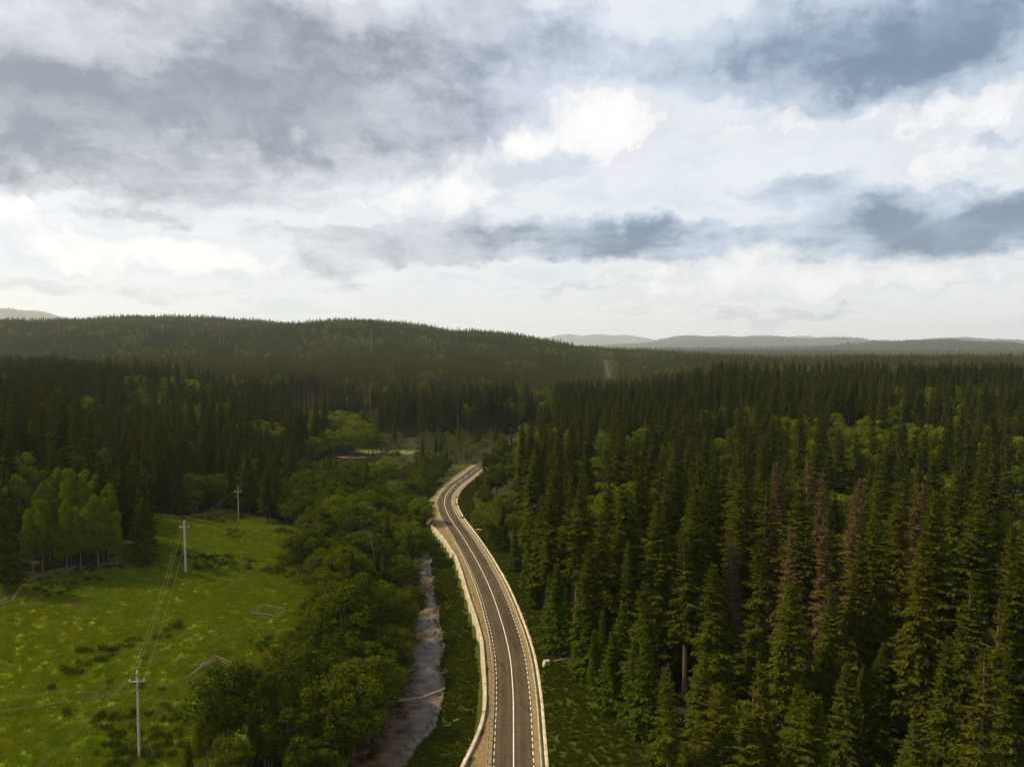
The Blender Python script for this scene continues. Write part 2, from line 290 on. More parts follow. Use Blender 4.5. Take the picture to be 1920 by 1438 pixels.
def height(x, y):
    x = np.asarray(x, float); y = np.asarray(y, float)
    # the meadow spur and valley side left of the stream
    num = np.zeros_like(x); den = np.full_like(x, 1e-9)
    for hx, hy, hz in HILLS:
        d2 = (x - hx) ** 2 + (y - hy) ** 2
        w = np.exp(-d2 / (2 * 17.0 ** 2)) + 1e-4 * np.exp(-d2 / (2 * 70.0 ** 2)); num += w * hz; den += w
    hill = num / den + 0.35 * vnoise(x, y, 9, 3) + 0.12 * vnoise(x, y, 3.1, 4) + 0.6 * vnoise(x, y, 23, 5)
    sx = stream_x(y); near = 1 - smooth(420, 560, y) * 1.0
    left = smooth(-4, -16, x - sx) * near * (1 - smooth(-330, -520, x))
    z = hill * left
    # right-hand forest floor
    z = z + smooth(14, 60, x - road_x(y)) * (0.8 * vnoise(x, y, 40, 6) + 0.4 * vnoise(x, y, 12, 7) + .5) * (1 - smooth(300, 600, y))
    # the valley sides rise to a low plateau on both hands
    dr = x - road_x(y)
    z = z + 15 * smooth(170, 420, y) * smooth(45, 150, dr) * (1 - smooth(1080, 1550, y)) + 15 * smooth(330, 560, y) * smooth(-150, -290, dr) * (1 - .5 * smooth(900, 1400, y)) + 13 * smooth(500, 640, y) * smooth(-40, -130, dr) * (1 - smooth(-150, -290, dr)) * (1 - .5 * smooth(900, 1400, y))
    # stream bed and its right bank below the road's wall
    wx = wall_x(y)
    drop = smooth(0.3, -0.9, x - wx) * (1 - smooth(245, 300, y))
    bank = -1.9 + 0.25 * vnoise(x, y, 4.1, 8) + 0.15 * vnoise(x, y, 1.7, 9)
    inner = smooth(-18, -10, x - sx)
    z = np.where((x < wx + 0.5) & (x > sx - 18), z * (1 - inner * drop) + bank * inner * drop, z)
    near_s = (1 - smooth(330, 420, y))
    half = np.interp(y, np.arange(0, 600, 5.0), STREAM_HALF)
    ragged = 0.5 * vnoise(x, y, 2.3, 11) + 0.5 * vnoise(x, y, 5.5, 12)
    z = z - (1.9 * (1 - smooth(half - .9, half + 1.4, np.abs(x - sx) + ragged))) * near_s - 1.2 * (1 - smooth(6, 14, np.abs(x - sx))) * near_s * (x < sx)
    # far relief
    # road corridor kept level
    k = 1 - smooth(4.6, 7.5, np.abs(x - road_x(y)) * road_cos(y))
    k = k * np.where(y < 300, (x > wx + 0.35), 1.0)
    far = np.interp(x, RIDGE_L[:, 0], RIDGE_L[:, 1]) * smooth(950, 2180 + 120 * np.sin(x / 260.), y) * (1 - .8 * smooth(2300, 3300, y))
    far = far + sum(a_ * np.exp(-((x - cx_) / sx_) ** 2 - ((y - cy_ - .2 * (x - cx_)) / sy_) ** 2) for cx_, cy_, sx_, sy_, a_ in ((-720, 1330, 210, 120, 34), (-1080, 1560, 230, 130, 30), (-330, 1620, 190, 120, 30), (-520, 1080, 150, 95, 18), (40, 1560, 170, 110, 20), (-160, 1300, 140, 90, 14), (-1250, 1150, 200, 120, 22)))
    far = far + np.interp(x, RIDGE_R[:, 0], RIDGE_R[:, 1]) * smooth(11500, 16000, y) * (1 - .7 * smooth(16400, 19000, y))
    far = far + np.interp(x, RIDGE_M[:, 0], RIDGE_M[:, 1]) * smooth(5000, 6900, y) * (1 - .8 * smooth(7000, 8600, y))
    far = far + np.interp(x, MOUNT_L[:, 0], MOUNT_L[:, 1]) * smooth(10300, 12950 + 300 * np.sin(x / 700.), y) * (1 - .6 * smooth(13600, 15500, y))
    far = far + np.interp(x, MOUNT_R[:, 0], MOUNT_R[:, 1]) * smooth(22500, 25900 + 500 * np.sin(x / 1100.), y) * (1 - .6 * smooth(26600, 28500, y))
    far = far + smooth(700, 1600, y) * (8 * vnoise(x, y, 240, 20) + 4 * vnoise(x, y, 90, 21)) * (1 - .8 * smooth(160, 0, np.abs(x - road_x(y)))) + smooth(5000, 6800, y) * (14 * vnoise(x, y, 500, 26) + 8 * vnoise(x, y, 200, 27)) + smooth(10500, 14500, y) * (30 * vnoise(x, y, 1000, 22) + 16 * vnoise(x, y, 380, 23)) + smooth(23000, 25500, y) * (48 * vnoise(x, y, 1500, 24) + 22 * vnoise(x, y, 560, 25))
    far = far - 10 * smooth(1700, 2500, y) * smooth(500, 900, x) * (1 - smooth(3500, 4600, y))
    z = z + far
    z = z * (1 - k) + (-0.14) * k * (y < 560) + z * k * (y >= 560)
    return z
# ---------------------------------------------------------------- ground sheet
def spaced(lo, hi, fine_lo, fine_hi, step, grow):
    a = list(np.arange(fine_lo, fine_hi + .01, step)); s = step
    while a[-1] < hi: s *= grow; a.append(a[-1] + s)
    s = step
    while a[0] > lo: s *= grow; a.insert(0, a[0] - s)
    return np.array(a)
gx = spaced(-24000, 24000, -110, 40, 1.3, 1.055); gy = spaced(-700, 28000, 86, 245, 1.4, 1.032)
GX, GY = np.meshgrid(gx, gy); GZ = height(GX, GY)
nx, ny = len(gx), len(gy)
gi = np.arange(nx * ny).reshape(ny, nx)
me = bpy.data.meshes.new('ground')
me.vertices.add(nx * ny); me.vertices.foreach_set('co', np.stack([GX, GY, GZ], -1).astype(np.float32).ravel())
fq = np.stack([gi[:-1, :-1], gi[:-1, 1:], gi[1:, 1:], gi[1:, :-1]], -1).reshape(-1, 4)
me.loops.add(len(fq) * 4); me.loops.foreach_set('vertex_index', fq.astype(np.int32).ravel())
me.polygons.add(len(fq)); me.polygons.foreach_set('loop_start', np.arange(0, len(fq) * 4, 4, dtype=np.int32))
me.polygons.foreach_set('use_smooth', np.ones(len(fq), bool))
# what grows or lies there: 0 forest floor, 1 pasture, 2 bank and verge grass, 3 gravel, 4 dry yellow grass or sand
MEADOW = np.array([(-140,60),(-44,60),(-41,100),(-40,118),(-38,135),(-40,150),(-46,172),(-52,195),(-60,215),(-78,232),(-97,234),(-101,215),(-112,206),(-106,196),(-94,176),(-92,158),(-96,153),(-104,147),(-140,135)], float)
def inside(x, y, P):
    c = np.zeros(np.shape(x), bool); j = len(P) - 1
    for i in range(len(P)):
        xi, yi = P[i]; xj, yj = P[j]
        c ^= ((yi > y) != (yj > y)) & (x < (xj - xi) * (y - yi) / (yj - yi + 1e-12) + xi); j = i
    return c
wob = 2.0 * vnoise(GX, GY, 5, 40)
past = inside(GX + wob, GY + wob, MEADOW).astype(float)
past = np.maximum(past, ((GX < -60) & (GY < 60) & (GY > -300) & (GX > -200)).astype(float))
rdist = (GX - road_x(GY)) * road_cos(GY)
verge = smooth(-26, -22, rdist) * (1 - smooth(13, 19, rdist + wob)) * (GY < 345)
verge = np.maximum(verge * (1 - np.where(GY > 130, smooth(7, 10, rdist), 0)), 0)
sand = np.exp(-(((GX + 83) / 8) ** 2 + ((GY - 367) / 5) ** 2)) + .9 * np.exp(-(((GX + 29) / 2.2) ** 2 + ((GY - 238) / 7) ** 2))
yell = .8 * np.exp(-(((GX + 70) / 26) ** 2 + ((GY - 390) / 10) ** 2)) + np.exp(-(((GX + 33) / 3) ** 2 + ((GY - 262) / 13) ** 2))
open_far = np.exp(-(((GX - 120) / 55) ** 2 + ((GY - 1230) / 260) ** 2)) + np.exp(-(((GX - 90) / 90) ** 2 + ((GY - 1480) / 60) ** 2)) + np.exp(-(((GX - 4750) / 420) ** 2 + ((GY - 15300) / 260) ** 2)) + np.exp(-(((GX - 4480) / 330) ** 2 + ((GY - 6700) / 110) ** 2))
for nm, arr in (('pasture', past), ('verge', verge), ('sand', np.clip(sand * 1.3, 0, 1)), ('yellow', np.clip(np.maximum(yell, open_far * .55), 0, 1))):
    at = me.attributes.new(nm, 'FLOAT', 'POINT'); at.data.foreach_set('value', arr.astype(np.float32).ravel())
me.update(calc_edges=True)
m, kt = material('ground cover')
pos = kt.n('ShaderNodeNewGeometry').outputs['Position']
def at(n): return kt.n('ShaderNodeAttribute', attribute_name=n).outputs['Fac']
n1 = kt.noise(pos, 0.09, 5, 0.6); n2 = kt.noise(pos, 0.6, 6, 0.65); n3 = kt.noise(pos, 3.0, 4, 0.6)
floor = kt.mix(kt.step(n2, .35, .65), (0.013, 0.015, 0.004), (0.026, 0.025, 0.006))
g1 = kt.mix(kt.step(n1, .36, .62), (0.056, 0.108, 0.003), (0.138, 0.180, 0.004))
g1 = kt.mix(kt.math('MULTIPLY', kt.step(kt.noise(pos, 0.16, 5, .65), .56, .74), .75), g1, (0.150, 0.150, 0.012))
g1 = kt.mix(kt.step(n2, .52, .76), g1, (0.042, 0.076, 0.003))
g1 = kt.mix(kt.math('MULTIPLY', kt.step(kt.noise(pos, 0.05, 3, .5), .58, .70), .6), g1, (0.105, 0.085, 0.022))
g2 = kt.mix(kt.step(n2, .30, .74), (0.024, 0.032, 0.003), (0.044, 0.047, 0.004))
g2 = kt.mix(kt.step(kt.noise(pos, 0.22, 4, .6), .52, .72), g2, (0.050, 0.043, 0.006))
col = kt.mix(kt.step(kt.math('MULTIPLY_ADD', kt.math('SUBTRACT', n2, .5), .7, at('verge')), .1, .9), floor, g2)
col = kt.mix(kt.step(kt.math('MULTIPLY_ADD', kt.math('SUBTRACT', n2, .5), .6, at('pasture')), .35, .6), col, g1)
col = kt.mix(kt.step(kt.math('MULTIPLY_ADD', kt.math('SUBTRACT', n2, .5), .5, at('yellow')), .3, .7), col, kt.mix(kt.step(n2, .4, .6), (0.07, 0.10, 0.008), (0.15, 0.135, 0.02)))
col = kt.mix(kt.step(kt.math('MULTIPLY_ADD', kt.math('SUBTRACT', n2, .5), .6, at('sand')), .35, .65), col, kt.mix(kt.step(n3, .3, .7), (0.17, 0.115, 0.055), (0.26, 0.185, 0.10)))
sep = kt.n('ShaderNodeSeparateXYZ', {0: pos}); zc = sep.outputs[2]
wet = kt.math('MULTIPLY', kt.step(zc, -2.25, -2.8), kt.step(sep.outputs[1], 420, 400))
col = kt.mix(wet, col, kt.mix(kt.step(n3, .4, .6), (0.035, 0.026, 0.017), (0.10, 0.078, 0.055)))
out(kt, bsdf(kt, col, 0.95, kt.math('ADD', n2, kt.math('MULTIPLY', n3, .4)), 0.6, 0.25, 0.1))
me.materials.append(m)
ground = tag(obj('ground', me), kind='structure', label='forest floor, pasture and hills of the whole valley')

# ---------------------------------------------------------------- road and everything laid along it
RC, RS = resample(ROAD, 1.0)
RT = np.gradient(RC, axis=0); RT /= np.linalg.norm(RT, axis=1)[:, None]; RN = np.c_[RT[:, 1], -RT[:, 0]]      # normal points right
def rpt(s, off, z=0.0):
    x = np.interp(s, RS, RC[:, 0]); y = np.interp(s, RS, RC[:, 1]); nx_ = np.interp(s, RS, RN[:, 0]); ny_ = np.interp(s, RS, RN[:, 1])
    return (x + nx_ * off, y + ny_ * off, z)
def s_at(y): return float(np.interp(y, RC[:, 1], RS))
def strip(name, s0, s1, prof, mat, step=1.5, far=False, parent=None, wig=None, smooth_=False):
    """prof: list of (offset, z) across; swept from s0 to s1"""
    n = max(2, int((s1 - s0) / step) + 1); V = []; U = []; F = []; m_ = len(prof)
    for i, s in enumerate(np.linspace(s0, s1, n)):
        for j, (o_, z_) in enumerate(prof):
            oo = o_ + (wig(s, j) if wig else 0); x, y, _ = rpt(s, oo)
            zz = z_ + (float(height(*rpt(s, 0)[:2])) + .3 if far else 0)
            V.append((x, y, zz)); U.append((oo, s))
    for i in range(n - 1):
        for j in range(m_ - 1): F.append((i * m_ + j, i * m_ + j + 1, (i + 1) * m_ + j + 1, (i + 1) * m_ + j))
    return obj(name, mesh(name, V, F, [mat], uv=U, smooth=smooth_), parent)
m, kt = material('asphalt')
uv = kt.n('ShaderNodeUVMap', uv_map='uv').outputs[0]; us = kt.n('ShaderNodeSeparateXYZ', {0: uv}).outputs[0]
pos = kt.n('ShaderNodeNewGeometry').outputs['Position']
tr = kt.math('ABSOLUTE', kt.math('SUBTRACT', kt.math('ABSOLUTE', us), 1.45))
tracks = kt.math('MULTIPLY', kt.step(kt.math('ABSOLUTE', kt.math('SUBTRACT', tr, 0.72)), 0.42, 0.05), 0.65)
n1 = kt.noise(kt.vec('MULTIPLY', pos, (1.0, .35, 1.0)), 0.35, 6, .65); n2 = kt.noise(pos, 14, 3, .6)
col = kt.mix(kt.step(n1, .32, .68), (0.038, 0.027, 0.017), (0.058, 0.042, 0.027))
col = kt.mix(tracks, col, (0.074, 0.052, 0.031))
col = kt.mix(kt.math('MULTIPLY', kt.step(n2, .45, .7), .35), col, (0.085, 0.058, 0.034))
col = kt.mix(kt.math('MULTIPLY', kt.step(kt.math('ABSOLUTE', us), 2.55, 2.95), .6), col, (0.13, 0.09, 0.05))
pat = kt.n('ShaderNodeTexVoronoi', {'Vector': kt.vec('MULTIPLY', uv, (.33, .055, 1.0)), 'Scale': 1.0}, distance='CHEBYCHEV').outputs['Color']
pr = kt.n('ShaderNodeSeparateXYZ', {0: pat}).outputs[0]
col = kt.mix(kt.math('MULTIPLY', kt.step(pr, .80, .82), .45), col, (0.032, 0.021, 0.012))
col = kt.mix(kt.math('MULTIPLY', kt.step(kt.noise(kt.vec('MULTIPLY', uv, (2.2, .05, 1.0)), 1.0, 4, .6), .56, .66), .30), col, (0.030, 0.020, 0.011))
crk = kt.n('ShaderNodeTexVoronoi', {'Vector': kt.vec('MULTIPLY_ADD', kt.noise(pos, 1.2, 3, .6, col=True), (.8, .8, 0), pos), 'Scale': .28}, feature='DISTANCE_TO_EDGE').outputs[0]
col = kt.mix(kt.math('MULTIPLY', kt.step(crk, .022, .006), .5), col, (0.018, 0.012, 0.008))
out(kt, bsdf(kt, col, 0.92, n2, 0.3, 0.01, 0.12)); M['asphalt'] = m
M['gravel'] = mottled('sandy gravel shoulder', (0.13, 0.088, 0.042), (0.215, 0.152, 0.08), 3.0, 0.95, 0.5, 0.03, 6, (0.12, 0.10, 0.035), 0.35)
M['drygrass'] = mottled('dry verge earth', (0.115, 0.074, 0.03), (0.185, 0.122, 0.05), 1.6, 0.95, 0.6, 0.06, 6, (0.075, 0.07, 0.02), 0.25)
s0, s1, s2 = s_at(-55), s_at(345), s_at(1640)
road = strip('road', s0, s_at(560), [(-2.98, -0.02), (-1.5, .0), (0, 0.02), (1.5, 0.0), (2.98, -0.02)], M['asphalt'])
tag(road, 'two-lane asphalt road curving away through the forest', kind='structure')
roadf = strip('road', s_at(560), s2, [(-3.4, 0.0), (0, 0.03), (3.4, 0.0)], M['asphalt'], 12, True)
tag(roadf, 'far stretch of the road in the valley', kind='structure')
def left_edge(s):
    x, y, _ = rpt(s, 0); return (wall_x(np.array(y)) - x) * road_cos(y)
# shoulders: sheets just below the asphalt
def shoulder_left(name, o0, f1, za, zb, mat):
    V = []; F = []; U = []; S = np.arange(s0, s1, 1.0)
    for s in S:
        b = f1(s); x, y, _ = rpt(s, b); V.append((x, y, zb)); U.append((b, s)); x, y, _ = rpt(s, o0); V.append((x, y, za)); U.append((o0, s))
    for i in range(len(S) - 1): F.append((2 * i, 2 * i + 1, 2 * i + 3, 2 * i + 2))
    return tag(obj(name, mesh(name, V, F, [mat], uv=U)), kind='structure')
tag(shoulder_left('road_shoulder', -2.975, lambda s: -3.85 + .15 * float(vnoise(s, 3, 4, 50)), -0.025, -0.04, M['gravel']), 'sandy gravel shoulder on the stream side of the road')
tag(shoulder_left('verge', -3.7, lambda s: min(float(left_edge(s)) + .2, -4.3), -0.05, -0.09, M['drygrass']), 'brown dry verge between guardrail and concrete wall')
tag(strip('road_shoulder', s0, s1, [(2.975, -0.025), (3.72, -0.05)], M['gravel'], wig=lambda s, j: 0 if j == 0 else .06 * float(vnoise(s, 9, 2.5, 51))), 'sandy gravel shoulder on the forest side of the road', kind='structure')

# painted lines
cl = strip('centre_line', s0, s_at(298), [(-0.075, 0.026), (0.075, 0.026)], M['paint'], parent=road)
sA = s_at(301)
while sA < s_at(345):
    strip('centre_line_dash', sA, sA + 7.5, [(-0.07, 0.026), (0.07, 0.026)], M['paint'], parent=road); sA += 10.5
for side in (-1, 1):
    s = s_at(84)
    while s < s_at(268 if side < 0 else 255):
        a, b = side * 2.78 - .065, side * 2.78 + .065
        V = [rpt(s, a, -0.012), rpt(s, b, -0.012), rpt(s + 1.02, b, -0.012), rpt(s + 1.02, a, -0.012)]
        obj('edge_line_dash', mesh('edge_line_dash', V, [(0, 1, 2, 3)], [M['paint']]), road); s += 1.78
    strip('edge_line', s + .3, s1, [(side * 2.78 - .07, -0.012), (side * 2.78 + .07, -0.012)], M['paint'], parent=road)

# concrete gutter on the forest side, cast in lengths
gut = empty('drainage_gutter', rpt(s_at(95), 4.3))
tag(gut, 'pale concrete drainage gutter along the right side of the road', 'gutter')
gut.location = (0, 0, 0)
s = s_at(80); i = 0; rg = np.random.default_rng(3)
while s < s_at(330):
    L = 2.6; dz = rg.normal(0, .012); w_ = rg.normal(0, .015)
    prof = [(3.74, -.20), (3.74, .03), (3.93, .03), (4.16, -.20), (4.36, -.20), (4.60, .07), (4.86 + w_, .07), (4.86 + w_, -.25)]
    V = []; F = []; kx = len(prof)
    for t in (0.012, L / 2, L - .012):
        for o_, z_ in prof: V.append(rpt(s + t, o_, z_ + dz))
    for a in range(2):
        for j in range(kx - 1): F.append((a * kx + j, a * kx + j + 1, (a + 1) * kx + j + 1, (a + 1) * kx + j))
    F.append(tuple(range(kx))[::-1]); F.append(tuple(2 * kx + j for j in range(kx)))
    if rg.random() > (.12 if s > s_at(170) else .0): obj('gutter_segment', mesh('gutter_segment', V, F, [M['concrete']]), gut)
    s += L

# retaining wall on the stream side, cast in lengths
WC, WS = resample(WALL, 0.5); WT = np.gradient(WC, axis=0); WT /= np.linalg.norm(WT, axis=1)[:, None]; WN = np.c_[-WT[:, 1], WT[:, 0]]   # points to the stream
wall = empty('retaining_wall', (0, 0, 0)); tag(wall, 'long pale concrete retaining wall between the road and the stream', 'wall')
def wpt(s, o_, z_):
    i_ = np.interp(s, WS, np.arange(len(WS))); f = lambda A: np.interp(i_, np.arange(len(WS)), A)
    return (f(WC[:, 0]) + f(WN[:, 0]) * o_, f(WC[:, 1]) + f(WN[:, 1]) * o_, z_)
s = 0.0
while s < WS[-1] - 3.2:
    L = 3.2; dz = rg.normal(0, .035) - (.25 if s > WS[-1] - 10 else 0); bat = .32
    V = []; F = []
    for t in (0.015, L * .5, L - .015):
        j1 = rg.normal(0, .02)
        for o_, z_ in ((-.22, -.5), (-.22, .36 + dz), (-.18, .42 + dz), (.26 + j1, .42 + dz), (.32, .37 + dz), (.32 + bat, -2.6)): V.append(wpt(s + t, o_, z_))
    for a in range(2):
        for j in range(5): F.append((a * 6 + j, (a + 1) * 6 + j, (a + 1) * 6 + j + 1, a * 6 + j + 1))
    F.append((0, 1, 2, 3, 4, 5)); F.append((17, 16, 15, 14, 13, 12))
    obj('wall_segment', mesh('wall_segment', V, F, [M['concrete']]), wall); s += L
# guardrail: posts and lengths of W-beam
gr = empty('guardrail', (0, 0, 0)); tag(gr, 'low steel guardrail with dark posts beside the concrete wall', 'guardrail')
PO = join([box(-.05, .05, -.07, .07, -.3, .72)]); pm = mesh('post', PO[0], PO[1], [M['rust']])
s = s_at(72); kx = 0
OFF = -3.52
while s < s_at(206):
    o_ = obj('post', pm, gr, loc=rpt(s, OFF - .12, 0)); d = np.array(rpt(s + .5, 0)) - np.array(rpt(s - .5, 0)); o_.rotation_euler = (0, 0, math.atan2(d[1], d[0]) + math.pi / 2)
    V = []; F = []
    pr = [(.0, .42), (.055, .46), (.055, .50), (.0, .56), (.055, .62), (.055, .66), (.0, .71)]
    for t in (0.0, 2.02):
        for a_, z_ in pr: V.append(rpt(s + t, OFF + a_, z_))
    F = [(j, j + 1, 7 + j + 1, 7 + j) for j in range(6)]
    obj('beam', mesh('beam', V, F, [M['steel']]), gr)
    s += 2.0

# ---------------------------------------------------------------- stream
m, kt = material('stream water')
pos = kt.n('ShaderNodeNewGeometry').outputs['Position']
sc_ = kt.vec('MULTIPLY', pos, (1.0, .55, 1.0))
nz = kt.math('ADD', kt.noise(sc_, 2.6, 5, .62), kt.math('MULTIPLY', kt.noise(sc_, 0.5, 3, .5), .8))
wc = kt.mix(kt.step(kt.noise(pos, .35, 4, .6), .35, .7), (0.020, 0.012, 0.005), (0.120, 0.076, 0.038))
bp = kt.n('ShaderNodeBump', {'Height': nz, 'Strength': 0.5, 'Distance': 0.16}).outputs[0]
out(kt, kt.n('ShaderNodeBsdfPrincipled', {'Base Color': wc, 'Roughness': 0.12, 'IOR': 1.26, 'Specular IOR Level': .5, 'Normal': bp}).outputs[0]); M['water'] = m
SC, SS = resample(STREAM, 2.0); ST = np.gradient(SC, axis=0); ST /= np.linalg.norm(ST, axis=1)[:, None]; SN = np.c_[ST[:, 1], -ST[:, 0]]
V = []; F = []; offs = np.linspace(-7.5, 6.5, 8)
for i in range(len(SC)):
    for o_ in offs: V.append((SC[i, 0] + SN[i, 0] * o_, SC[i, 1] + SN[i, 1] * o_, -2.95))
for i in range(len(SC) - 1):
    for j in range(7): F.append((i * 8 + j, i * 8 + j + 1, (i + 1) * 8 + j + 1, (i + 1) * 8 + j))
tag(obj('stream_water', mesh('stream_water', V, F, [M['water']])), 'shallow rippled stream below the road wall', kind='structure')
